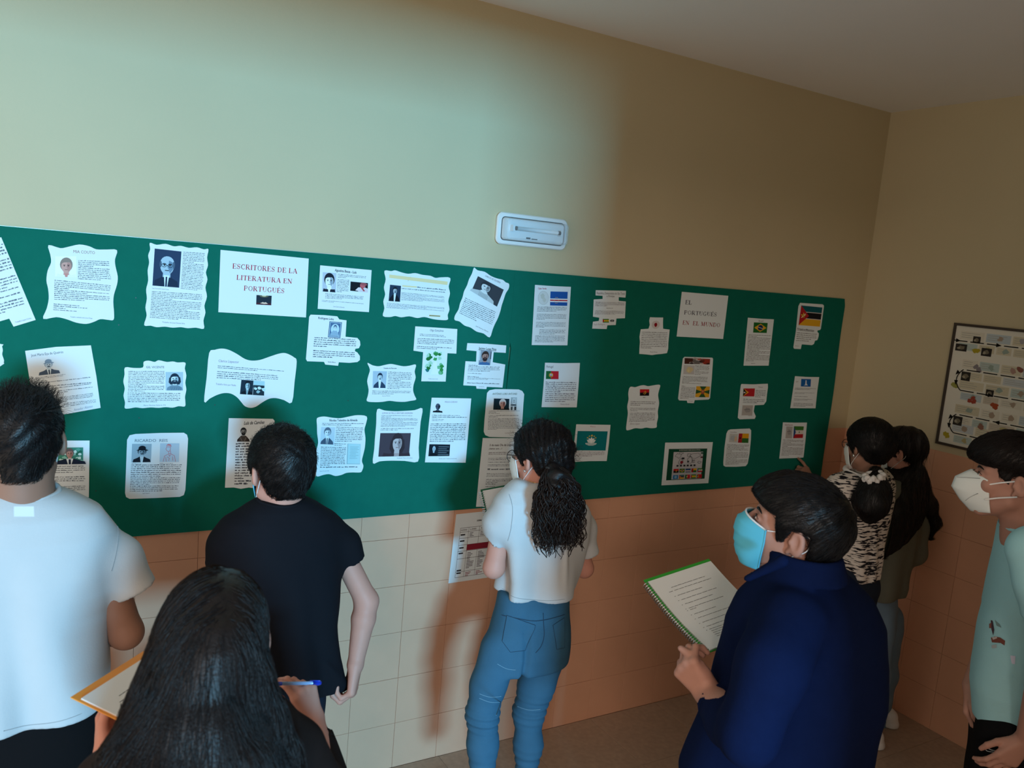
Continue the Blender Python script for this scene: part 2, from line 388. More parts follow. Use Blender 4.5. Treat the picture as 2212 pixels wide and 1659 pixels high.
def f_brasil(): return [R_(0, 0, 1, 1, '1f6b2c'), ([(0.5, 0.1), (0.94, 0.5), (0.5, 0.9), (0.06, 0.5)], 'e0b02a'), E_(0.5, 0.5, 0.19, 0.27, '182f5e'), L_((0.32, 0.44), (0.68, 0.58), 0.05, 'd8d8d8')]
def f_moz(): return flagstripes([('0a5c66', 30), ('dddddd', 3), ('1b1a1e', 30), ('dddddd', 3), ('e0ac26', 34)]) + [([(0, 0), (0.42, 0.5), (0, 1)], 'b3222a'), star(0.16, 0.5, 0.14, 'e8b93a', asp=1.2), L_((0.08, 0.62), (0.25, 0.4), 0.03, 'e8e0d0'), L_((0.08, 0.4), (0.24, 0.62), 0.02, '3a2a20')]
def f_timor(): return [R_(0, 0, 1, 1, 'b8242e'), ([(0, 0), (0.5, 0.5), (0, 1)], 'e6a32e'), ([(0, 0), (0.3, 0.5), (0, 1)], '17161a'), star(0.11, 0.52, 0.12, 'eeeeee')]
def f_bissau(): return [R_(0, 0, 0.36, 1, 'a82228'), R_(0.36, 0, 1, 0.5, 'e0a51f'), R_(0.36, 0.5, 1, 1, '2e6b2e'), star(0.18, 0.5, 0.12, '151515', asp=1.1)]
def f_guinea(): return flagstripes([('3c7a32', 1), ('d8d6d0', 1), ('b02028', 1)]) + [([(0, 0), (0.24, 0.5), (0, 1)], '2a4f86'), E_(0.58, 0.5, 0.06, 0.07, '6c8a60')]
def f_angola(): return flagstripes([('c01f28', 1), ('17141a', 1)]) + [L_((0.36, 0.72), (0.62, 0.34), 0.04, 'd6a63a')] + [(ell_pts(0.5, 0.5, 0.18, 0.28, 12, -70, 110) + ell_pts(0.48, 0.5, 0.13, 0.22, 12, 110, -70), 'd6a63a'), star(0.46, 0.42, 0.06, 'e8c060')]
def f_portugal(): return [R_(0, 0, 0.4, 1, '1f6a3a'), R_(0.4, 0, 1, 1, 'c22634'), E_(0.4, 0.5, 0.17, 0.26, 'd9b23a'), E_(0.4, 0.5, 0.13, 0.2, '8a2a2a'), R_(0.31, 0.36, 0.49, 0.6, 'e8e8e8'), R_(0.36, 0.42, 0.44, 0.56, '2a4a8a')]
def f_cabo(): return flagstripes([('1f57a8', 50), ('eef2f6', 8), ('b51f33', 9), ('eef2f6', 8), ('1f57a8', 25)]) + [star(0.36 + 0.13 * math.cos(i * math.pi / 5), 0.62 + 0.21 * math.sin(i * math.pi / 5), 0.028, 'e2c64a', asp=1.2) for i in range(10)]
def f_saotome(): return flagstripes([('2f7d3a', 2), ('e8c52e', 3), ('2f7d3a', 2)]) + [([(0, 0), (0.28, 0.5), (0, 1)], 'c02030'), star(0.48, 0.5, 0.1, '202020', asp=1.6), star(0.75, 0.5, 0.1, '202020', asp=1.6)]
def f_macau():
    w = 'dfeeee'; s = [R_(0, 0, 1, 1, '087a80')]
    for a in (-62, -34, 34, 62, 0):
        r = math.radians(a); t = (0.48 + 0.17 * math.sin(r), 0.58 - 0.28 * math.cos(r)); nx, ny = math.cos(r) * 0.055, math.sin(r) * 0.08
        m_ = ((0.48 + t[0]) / 2, (0.6 + t[1]) / 2); s.append(([(0.48, 0.62), (m_[0] - nx, m_[1] - ny), t, (m_[0] + nx, m_[1] + ny)], w if a else 'f4fafa'))
    s += [(ell_pts(0.48, 0.62, 0.19, 0.13, 14, 0, 180), w)] + [L_((0.31, 0.66 + 0.045 * i), (0.65, 0.66 + 0.045 * i), 0.016, '087a80') for i in range(3)]
    s += [star(0.48 + 0.15 * math.sin(math.radians(a)), 0.43 - 0.2 * math.cos(math.radians(a)) + 0.0, 0.03 if a else 0.045, 'e2c64a', asp=1.5) for a in (-64, -32, 0, 32, 64)]
    return s
FLAG = dict(brasil=f_brasil, mozambique=f_moz, timor=f_timor, bissau=f_bissau, guineaeq=f_guinea, angola=f_angola, portugal=f_portugal, caboverde=f_cabo, saotome=f_saotome, macau=f_macau)
def sub(shapes, x0, y0, x1, y1): return [([(x0 + p[0] * (x1 - x0), y0 + p[1] * (y1 - y0)) for p in pts], c) for pts, c in shapes]
def pic(kind):
    r = random.Random(kind)
    if kind in FLAG: return FLAG[kind]()
    P = portrait
    if kind == 'mangrey': return P('eef6f6', 'c9a097', '8d8078', 'e6eef2', 0.52, 0.46, 0.27, 0.34, shade='b58a84', shirt='c98f88')
    if kind == 'baldglasses': return P('2a3f5c', 'a8c4d4', '4a6076', '1f3048', 0.5, 0.42, 0.29, 0.25, shirt='d5ecf4', tie='2a3c55', bald=True, glasses='16202e', shade='6c8ba4', full=False)
    if kind == 'book': return [R_(0, 0, 1, 1, '23303c'), (ell_pts(0.5, 0, 0.32, 0.22, 12, 0, 180), '6b6a55'), (ell_pts(0.5, 0, 0.16, 0.12, 10, 0, 180), 'd6d2b0'), R_(0, 0.8, 1, 1, '4a2630'), ([(0.25, 0.84), (0.45, 0.7), (0.5, 0.76), (0.62, 0.7), (0.78, 0.86), (0.52, 0.9)], 'e6c9b4')]
    if kind == 'womanbw': return P('b9c6d6', 'e6f2f6', '1c2634', '1d2736', 0.5, 0.42, 0.34, 0.34, shirt='eef6f8', shade='8fa3b4', full=False)
    if kind == 'redwoman': return [R_(0, 0, 1, 1, '151a22'), ([(0.45, 1), (0.5, 0.55), (0.75, 0.45), (1, 0.6), (1, 1)], 'd8cfd6'), (blob(0.72, 0.3, 0.16, 0.28, 3), 'c0606a'), (blob(0.74, 0.14, 0.2, 0.15, 5), 'a0555c'), ([(0.28, 0.9), (0.45, 0.55), (0.6, 0.6), (0.5, 0.95)], 'e3d6da'), L_((0.62, 0.5), (0.8, 0.9), 0.1, 'b04a55')]
    if kind == 'band': return [R_(0, 0, 1, 1, 'e4d6a6')]
    if kind == 'bandtext': return [R_(0, 0, 1, 1, 'd8cb98')] + [R_(0.03 + i * 0.095, 0.25, 0.09 + i * 0.095, 0.8, '3a3a34') for i in range(10)]
    if kind == 'mandark': return P('243a52', 'b7c9d4', '16222f', '111a26', 0.5, 0.33, 0.19, 0.2, shirt='d5e6ee', shade='7890a2', stache='1a2430', full=False)
    if kind == 'turtleneck': return [R_(0, 0, 1, 1, '3a4048')] + P(None, 'cfd8dc', '30353c', 'b9c4c8', 0.4, 0.36, 0.18, 0.27, collar='d6dee0', shade='868f96', full=False) + [L_((0.25 + 0.05 * i, 0.75), (0.27 + 0.05 * i, 1), 0.012, '8a959a') for i in range(7)]
    if kind == 'globe': return [E_(0.5, 0.5, 0.5, 0.5, 'aab6ba'), E_(0.5, 0.5, 0.48, 0.48, 'd3dde0'), (blob(0.42, 0.4, 0.2, 0.2, 4), 'c2ccc8'), (blob(0.6, 0.66, 0.15, 0.18, 9), 'c6cfcc')]
    if kind == 'emblem': return [star(0.25, 0.5, 0.24, '404448', 0.6, 1.4, 4), star(0.75, 0.5, 0.24, '404448', 0.6, 1.4, 4), E_(0.5, 0.5, 0.16, 0.3, '9aa0a2'), R_(0.3, 0.2, 0.7, 0.28, '505458'), R_(0.42, 0.4, 0.58, 0.7, '606468')]
    if kind == 'redmap': return [E_(0.5, 0.5, 0.46, 0.44, 'b8b8ba'), E_(0.5, 0.5, 0.44, 0.42, 'cfcdcd'), (blob(0.5, 0.5, 0.17, 0.24, 2, 14, 0.12), '8a1522')]
    if kind == 'strip': return [R_(0, 0, 0.32, 1, '4a2a22'), R_(0.32, 0, 0.7, 1, '6d6a6a'), R_(0.7, 0, 1, 1, '9a3a2c')] + [(blob(r.random(), r.random(), 0.09, 0.16, i), c) for i, c in enumerate(['2a1a18', 'd2ccc8', 'a84a38', 'e2dedc', '3c3436', '8a3428', '5a3026', 'c8c0bc', '402420', 'b0a8a4'])]
    if kind == 'spain': return [R_(0, 0, 1, 1, 'c3c6c8'), (blob(0.55, 0.5, 0.3, 0.32, 6), 'd6cba0'), (blob(0.45, 0.62, 0.12, 0.14, 8), 'e2d8a8')]
    if kind == 'gyronny':
        s = []; c = ((0.5, 0.5)); ring = [(0, 0), (0.5, 0), (1, 0), (1, 0.5), (1, 1), (0.5, 1), (0, 1), (0, 0.5)]; ring = [(0.25, 0), (0.75, 0), (1, 0), (1, 0.3), (1, 0.7), (1, 1), (0.75, 1), (0.25, 1), (0, 1), (0, 0.7), (0, 0.3), (0, 0)]
        cols = ['2d5a30', 'e2ad2c', 'e2ad2c', '2d5a30', 'e2ad2c', 'e2ad2c', '2d5a30', 'e2ad2c', 'e2ad2c', '2d5a30', 'e2ad2c', 'e2ad2c']
        for i in range(12): s.append(([c, ring[i], ring[(i + 1) % 12]], cols[i]))
        return [R_(0, 0, 1, 1, 'e2ad2c')] + s + [(ell_pts(0.5, 0.5, 0.13, 0.22), 'a8503a'), (ell_pts(0.5, 0.46, 0.07, 0.12), 'c88a5a'), R_(0.42, 0.2, 0.58, 0.3, '4a5a34')]
    if kind == 'greymap': return [R_(0, 0, 1, 1, 'b4b4b2'), (blob(0.5, 0.45, 0.28, 0.26, 5), '9c9c9c'), L_((0.2, 0.42), (0.75, 0.38), 0.05, '707274')]
    if kind == 'palemap': return [R_(0, 0, 1, 1, 'c6cbca'), (blob(0.45, 0.5, 0.3, 0.35, 3), 'b2bcc2'), (blob(0.75, 0.6, 0.2, 0.3, 8), 'd6c0a4')]
    if kind == 'bluetower': return [R_(0, 0, 1, 1, '1a62ae'), ([(0.46, 0.15), (0.54, 0.15), (0.57, 0.6), (0.68, 0.8), (0.4, 0.86), (0.44, 0.6)], 'dfe8ee'), L_((0.3, 0.84), (0.72, 0.82), 0.06, 'b8cede')]
    if kind == 'worldmap':
        s = [R_(0, 0, 1, 1, '0e4a35'), R_(0, 0, 1, 0.018, '0a3a2a'), R_(0.13, 0.1, 0.90, 0.98, 'c9ccd2')]
        for x, y, rx, ry, sd in [(0.26, 0.22, 0.07, 0.07, 1), (0.32, 0.14, 0.05, 0.03, 2), (0.33, 0.42, 0.05, 0.10, 3), (0.52, 0.2, 0.05, 0.05, 4), (0.55, 0.36, 0.06, 0.10, 5), (0.68, 0.22, 0.12, 0.08, 6), (0.8, 0.44, 0.05, 0.04, 7)]:
            b = blob(x, y, rx, ry, sd, 12, 0.35)
            for i in range(12): s.append(L_(b[i], b[(i + 1) % 12], 0.009, '3c4046'))
        s += [(blob(0.335, 0.42, 0.045, 0.05, 12), '8a2430'), R_(0.33, 0.27, 0.40, 0.33, '2c3038'), R_(0.82, 0.25, 0.88, 0.3, '6a3a48'), R_(0.60, 0.36, 0.68, 0.38, '2c3038'), R_(0.60, 0.42, 0.68, 0.435, '2c3038'), (blob(0.51, 0.4, 0.02, 0.03, 3), '30343a'), R_(0.82, 0.115, 0.88, 0.16, '0e4a35')]
        s += [R_(0.21 + 0.088 * i, 0.505, 0.262 + 0.088 * i, 0.56, '2c3036') for i in range(6)]
        fl = [f_angola(), f_brasil(), flagstripes([('2a4a7a', 2), ('e0e0e0', .5), ('a03040', .4), ('e0e0e0', .5), ('2a4a7a', 1)]), f_bissau(), f_guinea()]
        fl2 = [[R_(0, 0, 1, 1, '2a7ab8'), E_(0.5, 0.5, 0.26, 0.34, '8ab8d8')], f_moz(), f_portugal(), f_saotome(), f_timor()]
        for i in range(5): s += sub(fl[i], 0.145 + i * 0.152, 0.63, 0.275 + i * 0.152, 0.755) + sub(fl2[i], 0.145 + i * 0.152, 0.83, 0.275 + i * 0.152, 0.955)
        return s
    if kind == 'bowler': return P(None, 'bcd2de', '8aa0b2', '4a5d72', 0.46, 0.48, 0.16, 0.2, shirt='d8ecf4', tie='3c4c60', hat='7d95a8', stache='41566a', full=False)
    if kind == 'longhair': return P('a9c6d4', 'c6e0ea', '1f3244', '6f8ea2', 0.52, 0.38, 0.24, 0.26, longh=True, beard='22364a', full=False, shade='8fb0c0') + [L_((0.3 + 0.1 * i, 0.8), (0.34 + 0.1 * i, 1), 0.014, '2a4054') for i in range(6)]
    if kind == 'doublephoto': return sub(P('1c3040', 'a8cad4', '14202c', '101a26', 0.55, 0.36, 0.2, 0.3, shade='5c7a88', shirt='7fa0ac', full=False), 0, 0, 0.52, 1) + sub([R_(0, 0, 1, 1, '20323e'), R_(0, 0, 1, 0.3, 'a8d0da')] + [(blob(r.random(), 0.35 + 0.6 * r.random(), 0.16, 0.1, i), c) for i, c in enumerate(['c6e4ea', '1a2832', 'd8f0f4', '30454f', 'b8dce4', '182430', '8fb4be', 'c0e0e6'])], 0.53, 0, 1, 1)
    if kind == 'stamp': return [R_(0, 0, 1, 1, '31507a'), R_(0.05, 0.04, 0.95, 0.96, 'b4d4e4'), R_(0.09, 0.07, 0.91, 0.93, '4b6c94')] + [E_(0.5, 0.47, 0.34, 0.34, 'b9d9e8')] + sub(P(None, 'c8e2ee', '3a587e', '8fb0c8', 0.5, 0.36, 0.16, 0.2, full=False), 0.12, 0.1, 0.88, 0.84) + [R_(0.14, 0.84, 0.86, 0.91, 'b4d4e4')] + [R_(0.18 + 0.07 * i, 0.855, 0.22 + 0.07 * i, 0.9, '31507a') for i in range(9)]
    if kind == 'greenart':
        s = [R_(0, 0, 1, 1, 'd8ecea')]
        for i in range(34):
            x, y = r.random(), r.random() ** 1.1
            if abs(x - 0.5) < 0.2 and y > 0.42: continue
            s.append((blob(min(max(x, .12), .88), min(max(y, .1), .9), 0.1, 0.07, i, 9, 0.4), r.choice(['2f8a45', '1f7038', '47a05a', '6fb88a', '2a7a80', 'a8d8c0'])))
        return s + [([(0.42, 0.5), (0.6, 0.46), (0.64, 0.7), (0.74, 0.98), (0.3, 0.98), (0.4, 0.72)], 'e2f2f2')]
    if kind == 'beard': return P('8f9aa8', 'b08a80', '3a2c2a', '3f6a9c', 0.5, 0.42, 0.27, 0.3, beard='33262a', shade='96706a') + [R_(0, 0, 0.1, 0.7, 'c6d2da'), R_(0.9, 0.1, 1, 0.6, '5a6472')]
    if kind == 'moustache': return P('a9c2d4', 'd4e8f2', '22344a', '2c425c', 0.52, 0.36, 0.17, 0.22, stache='22344a', shirt='d4e8f2', shade='a8c4d4', full=False)
    if kind == 'gentleman': return P('c4d6e2', 'dceaf2', '5c6f82', '4a5b70', 0.48, 0.32, 0.23, 0.26, tie='1f2c3c', shirt='e2eef4', shade='a0b4c4', full=False)
    if kind == 'facsimile': return [R_(0, 0, 1, 1, '9fbcc4'), R_(0.02, 0.01, 0.98, 0.97, 'b6dbe2'), R_(0, 0, 0.05, 1, '8fb0ba')] + [L_((0.18 + 0.06 * r.random(), 0.15 + 0.07 * i), (0.6 + 0.3 * r.random(), 0.14 + 0.07 * i), 0.012, '6f949e') for i in range(9)]
    if kind == 'brownwoman': return [R_(0, 0, 1, 1, '453f4a')] + P(None, 'bcb6ba', '352d34', '3a3038', 0.58, 0.42, 0.17, 0.36, longh=True, shade='8f888e', full=True) + [R_(0.5, 0.86, 0.66, 1, 'a89c9e')]
    if kind == 'darkbust': return P(None, '4a5668', '10161f', '10151e', 0.52, 0.38, 0.22, 0.34, bald=True, shade='1c2430', full=False)
    if kind == 'blackbanner': return [R_(0, 0, 1, 1, '15212c')] + sub(P(None, '9fbccc', 'c6d8e0', '0e1620', 0.5, 0.36, 0.2, 0.26, bald=True, full=False), 0.05, 0.05, 0.42, 1) + [L_((0.44, 0.2 + 0.17 * i), (0.95 - 0.1 * (i % 2), 0.2 + 0.17 * i), 0.03, '8fa4b2') for i in range(5)]
    if kind == 'oldman': return P('17303c', 'c49a90', 'd6d8da', '1a2028', 0.58, 0.44, 0.2, 0.36, shade='8a5a54')
    if kind == 'streetbw': return [R_(0, 0, 1, 1, 'b2c4cc'), R_(0.3, 0.1, 0.75, 0.5, 'd2e0e6'), R_(0.4, 0.2, 0.65, 0.26, '4a5860'), R_(0.4, 0.34, 0.65, 0.4, '4a5860'), R_(0, 0.56, 0.9, 0.64, '222c34'), R_(0.1, 0.74, 0.3, 1, '2c3840'), R_(0.42, 0.7, 0.56, 1, 'e0eaee'), R_(0.62, 0.72, 0.9, 1, '26323a'), R_(0, 0, 0.2, 0.5, '9cb0ba')]
    if kind == 'greensuit':
        s = [R_(0, 0, 1, 1, '3f8f7e')]
        for i in range(30): s.append((blob(0.06 + 0.88 * r.random(), 0.08 + 0.84 * r.random(), 0.06, 0.08, i, 9, 0.4), r.choice(['1f6a58', '8fd0c4', 'c8f0ec', '2f7f6c', '54a898'])))
        return s + P(None, 'b8948a', '6a5f60', '1e2c44', 0.62, 0.36, 0.1, 0.28, shirt='dcecf4', tie='1e2c44', shade='9a746c')
    if kind == 'darkhat': return P('9fb6c4', 'a2bac8', '1b2634', '161f2b', 0.52, 0.44, 0.2, 0.22, hat='131b26', stache='1a2632', glasses='1a2632', shirt='c0d4de', full=False, shade='6c8494')
    if kind == 'redline':
        s = [R_(0, 0, 1, 1, 'a9c6dc'), R_(0.015, 0.015, 0.985, 0.985, 'b4cfe2')]; c = 'c26a76'
        for pts in ([(0.34, 0.1), (0.42, 0.04), (0.54, 0.06), (0.58, 0.16), (0.52, 0.2), (0.36, 0.18), (0.34, 0.1)], [(0.36, 0.18), (0.3, 0.3), (0.36, 0.4), (0.44, 0.44), (0.52, 0.4), (0.54, 0.2)], [(0.44, 0.44), (0.46, 0.56), (0.56, 0.56), (0.54, 0.4)], [(0.46, 0.56), (0.24, 0.68), (0.18, 0.98)], [(0.56, 0.56), (0.76, 0.66), (0.82, 0.98)], [(0.3, 0.74), (0.34, 0.98)], [(0.46, 0.6), (0.5, 0.7), (0.56, 0.6)], [(0.38, 0.72), (0.5, 0.8), (0.46, 0.94)], [(0.66, 0.7), (0.68, 0.92)]):
            for a, b in zip(pts[:-1], pts[1:]): s.append(L_(a, b, 0.02, c))
        return s + [([(0.34, 0.1), (0.42, 0.04), (0.54, 0.06), (0.58, 0.16), (0.45, 0.13)], 'cf8a90')]
    if kind == 'bust': return P(None, '9aa4a8', '2c3238', '34302e', 0.52, 0.3, 0.2, 0.24, beard='262c32', full=False, shade='6c767a') + [E_(0.5, 0.8, 0.3, 0.2, '4a4642'), L_((0.3, 0.7), (0.42, 0.95), 0.03, '8a8680'), L_((0.7, 0.7), (0.6, 0.95), 0.03, '8a8680')]
    raise KeyError(kind)

# ---- serif capitals drawn from strokes in a unit box (x, y up), thick stems and thin bars
def arc(cx, cy, rx, ry, a0, a1, n=9): return [(cx + rx * math.cos(math.radians(a0 + (a1 - a0) * i / (n - 1))), cy + ry * math.sin(math.radians(a0 + (a1 - a0) * i / (n - 1)))) for i in range(n)]
TK, TN = 0.17, 0.07
def stem(x, y0=0, y1=1, sf=0.11): return [([(x, y0), (x, y1)], TK), ([(x - sf - 0.03, y0 + 0.02), (x + sf + 0.03, y0 + 0.02)], TN), ([(x - sf - 0.03, y1 - 0.02), (x + sf + 0.03, y1 - 0.02)], TN)]
SERIF = {
 'E': (0.74, stem(0.17) + [([(0.1, 0.97), (0.66, 0.97)], TN), ([(0.64, 1), (0.66, 0.76)], TN), ([(0.17, 0.52), (0.5, 0.52)], TN), ([(0.5, 0.62), (0.5, 0.42)], TN), ([(0.1, 0.03), (0.68, 0.03)], TN), ([(0.66, 0), (0.7, 0.26)], TN)]),
 'S': (0.66, [(arc(0.33, 0.74, 0.23, 0.23, 30, 200), 0.075), ([(0.115, 0.68), (0.2, 0.57), (0.44, 0.46), (0.54, 0.34)], TK), (arc(0.32, 0.26, 0.23, 0.23, 20, -160), 0.08), ([(0.55, 0.98), (0.55, 0.74)], TN), ([(0.08, 0.02), (0.08, 0.28)], TN)]),
 'C': (0.8, [(arc(0.45, 0.5, 0.33, 0.47, 55, 305, 14), 0.10), (arc(0.43, 0.5, 0.34, 0.42, 120, 240), 0.10), ([(0.66, 0.98), (0.68, 0.7)], TN), ([(0.62, 0.1), (0.7, 0.22)], TN)]),
 'R': (0.86, stem(0.17) + [([(0.17, 0.97), (0.42, 0.97)], TN), (arc(0.42, 0.74, 0.2, 0.225, 90, -90), 0.10), ([(0.42, 0.5), (0.17, 0.5)], TN), ([(0.4, 0.5), (0.72, 0.02)], TK), ([(0.62, 0.03), (0.86, 0.03)], TN)]),
 'I': (0.36, stem(0.18)),
 'T': (0.78, stem(0.39)[:2] + [([(0.06, 0.97), (0.72, 0.97)], TN), ([(0.07, 1), (0.04, 0.74)], TN), ([(0.71, 1), (0.74, 0.74)], TN)]),
 'O': (0.86, [(arc(0.43, 0.5, 0.34, 0.47, 0, 360, 22), 0.075), (arc(0.43, 0.5, 0.33, 0.42, 130, 230), 0.10), (arc(0.43, 0.5, 0.33, 0.42, -50, 50), 0.10)]),
 'D': (0.88, stem(0.17) + [([(0.17, 0.97), (0.4, 0.97)], TN), (arc(0.4, 0.5, 0.36, 0.47, 90, -90, 14), 0.09), (arc(0.4, 0.5, 0.35, 0.4, 45, -45), 0.09), ([(0.4, 0.03), (0.17, 0.03)], TN)]),
 'L': (0.72, stem(0.17) + [([(0.1, 0.03), (0.64, 0.03)], TN), ([(0.62, 0), (0.68, 0.3)], TN)]),
 'A': (0.88, [([(0.44, 1.0), (0.76, 0.02)], TK), ([(0.42, 0.98), (0.12, 0.02)], 0.06), ([(0.2, 0.33), (0.66, 0.33)], TN), ([(0.02, 0.02), (0.24, 0.02)], TN), ([(0.6, 0.02), (0.9, 0.02)], TN)]),
 'U': (0.86, [([(0.17, 1), (0.17, 0.32)], TK), (arc(0.42, 0.3, 0.25, 0.27, 180, 360), 0.07), ([(0.67, 1), (0.67, 0.3)], 0.06), ([(0.03, 0.98), (0.31, 0.98)], TN), ([(0.56, 0.98), (0.8, 0.98)], TN)]),
 'N': (0.92, [([(0.17, 0), (0.17, 1)], 0.06), ([(0.14, 0.98), (0.74, 0.04)], TK), ([(0.76, 0), (0.76, 1)], 0.06), ([(0.03, 0.02), (0.29, 0.02)], TN), ([(0.03, 0.98), (0.22, 0.98)], TN), ([(0.64, 0.98), (0.9, 0.98)], TN)]),
 'P': (0.76, stem(0.17) + [([(0.17, 0.97), (0.42, 0.97)], TN), (arc(0.42, 0.72, 0.21, 0.245, 90, -90), 0.10), ([(0.42, 0.46), (0.17, 0.46)], TN)]),
 'G': (0.88, [(arc(0.45, 0.5, 0.33, 0.47, 55, 290, 14), 0.10), (arc(0.43, 0.5, 0.34, 0.42, 120, 240), 0.10), ([(0.68, 0.02), (0.68, 0.42)], 0.13), ([(0.54, 0.42), (0.82, 0.42)], TN), ([(0.66, 0.98), (0.68, 0.7)], TN)]),
 'M': (1.06, [([(0.17, 0), (0.19, 1)], 0.06), ([(0.19, 0.98), (0.5, 0.05)], TK), ([(0.5, 0.03), (0.82, 0.98)], 0.06), ([(0.84, 0), (0.84, 1)], TK), ([(0.03, 0.02), (0.3, 0.02)], TN), ([(0.7, 0.02), (1.0, 0.02)], TN), ([(0.05, 0.98), (0.24, 0.98)], TN), ([(0.76, 0.98), (0.98, 0.98)], TN)]),
}
SERIF['É'] = (SERIF['E'][0], SERIF['E'][1] + [([(0.34, 1.1), (0.5, 1.3)], 0.09)])
def serif_polys(text):
    x = 0; out = []
    for ch in text:
        if ch == ' ': x += 0.42; continue
        w, st = SERIF[ch]
        for pts, t in st:
            for a, b in zip(pts[:-1], pts[1:]):
                q, _ = L_(a, b, t, ''); out.append([(p[0] + x, p[1]) for p in q])
        x += w + 0.06
    return out, x - 0.06
def font_polys(text, bold, shear):
    cu = bpy.data.curves.new('t', 'FONT'); cu.body = text; cu.size = 1; cu.resolution_u = 2
    if bold: cu.offset = 0.018
    if shear: cu.shear = 0.3
    o = bpy.data.objects.new('t', cu); COL.objects.link(o)
    dg = bpy.context.evaluated_depsgraph_get(); e = o.evaluated_get(dg); me = e.to_mesh()
    P = [[(me.vertices[i].co.x, me.vertices[i].co.y) for i in p.vertices] for p in me.polygons]
    xs = [v.co.x for v in me.vertices]; w = (min(xs), max(xs)) if xs else (0, 1)
    e.to_mesh_clear(); bpy.data.objects.remove(o); bpy.data.curves.remove(cu)
    return P, w
def heading(pr, text, a, b, h, col, st, layer=1):
    if 'S' in st: P, w = serif_polys(text); w = (0, w); ch = 1.0
    else: P, w = font_polys(text, 'b' in st, 'i' in st); ch = 0.72
    ux, uz = b[0] - a[0], b[1] - a[1]; L = math.hypot(ux, uz); ux /= L; uz /= L; nx, nz = -uz, ux
    sx = L / (w[1] - w[0]); sy = h / ch
    for p in P: pr.poly([(a[0] + ux * (q[0] - w[0]) * sx + nx * q[1] * sy, a[1] + uz * (q[0] - w[0]) * sx + nz * q[1] * sy) for q in p], col, layer)
    if 'u' in st: pr.poly([(a[0] + ux * t + nx * o_, a[1] + uz * t + nz * o_) for t, o_ in ((0, -h * .35), (L, -h * .35), (L, -h * .2), (0, -h * .2))], col, layer)
def text_block(pr, quad, n, par, col, k, seed):
    r = random.Random(seed)
    H = math.hypot(quad[0][0] - quad[3][0], quad[0][1] - quad[3][1]); W = math.hypot(quad[0][0] - quad[1][0], quad[0][1] - quad[1][1])
    lh = H / n; xh = lh * k * 0.68
    cwid = max(xh * 0.95, 0.0011) / W
    for i in range(n):
        end = 1.0 if i not in par and i != n - 1 else r.uniform(0.25, 0.8)
        if n == 1: end = 1.0
        u = 0.0; v0 = (i + 0.5) / n
        while u < end - 2 * cwid:
            m = r.randint(2, 9)
            # a word is a run of letter ticks of uneven height
            run = min(m, int((end - u) / cwid))
            if run < 1: break
            uu = u
            left = run
            while left > 0:
                g = min(left, r.randint(1, 3)); hh = xh * r.choice([0.8, 1.0, 1.0, 1.35]) / H
                u1 = uu + cwid * (g - 0.22)
                b = v0 + 0.5 * xh / H + (0.25 * xh / H if r.random() < 0.15 else 0)
                t = v0 + 0.5 * xh / H - hh
                pr.poly([lerp2(quad, uu, b), lerp2(quad, u1, b), lerp2(quad, u1, t), lerp2(quad, uu, t)], col, 0)
                uu += cwid * g; left -= g
            u = uu + cwid * 0.9

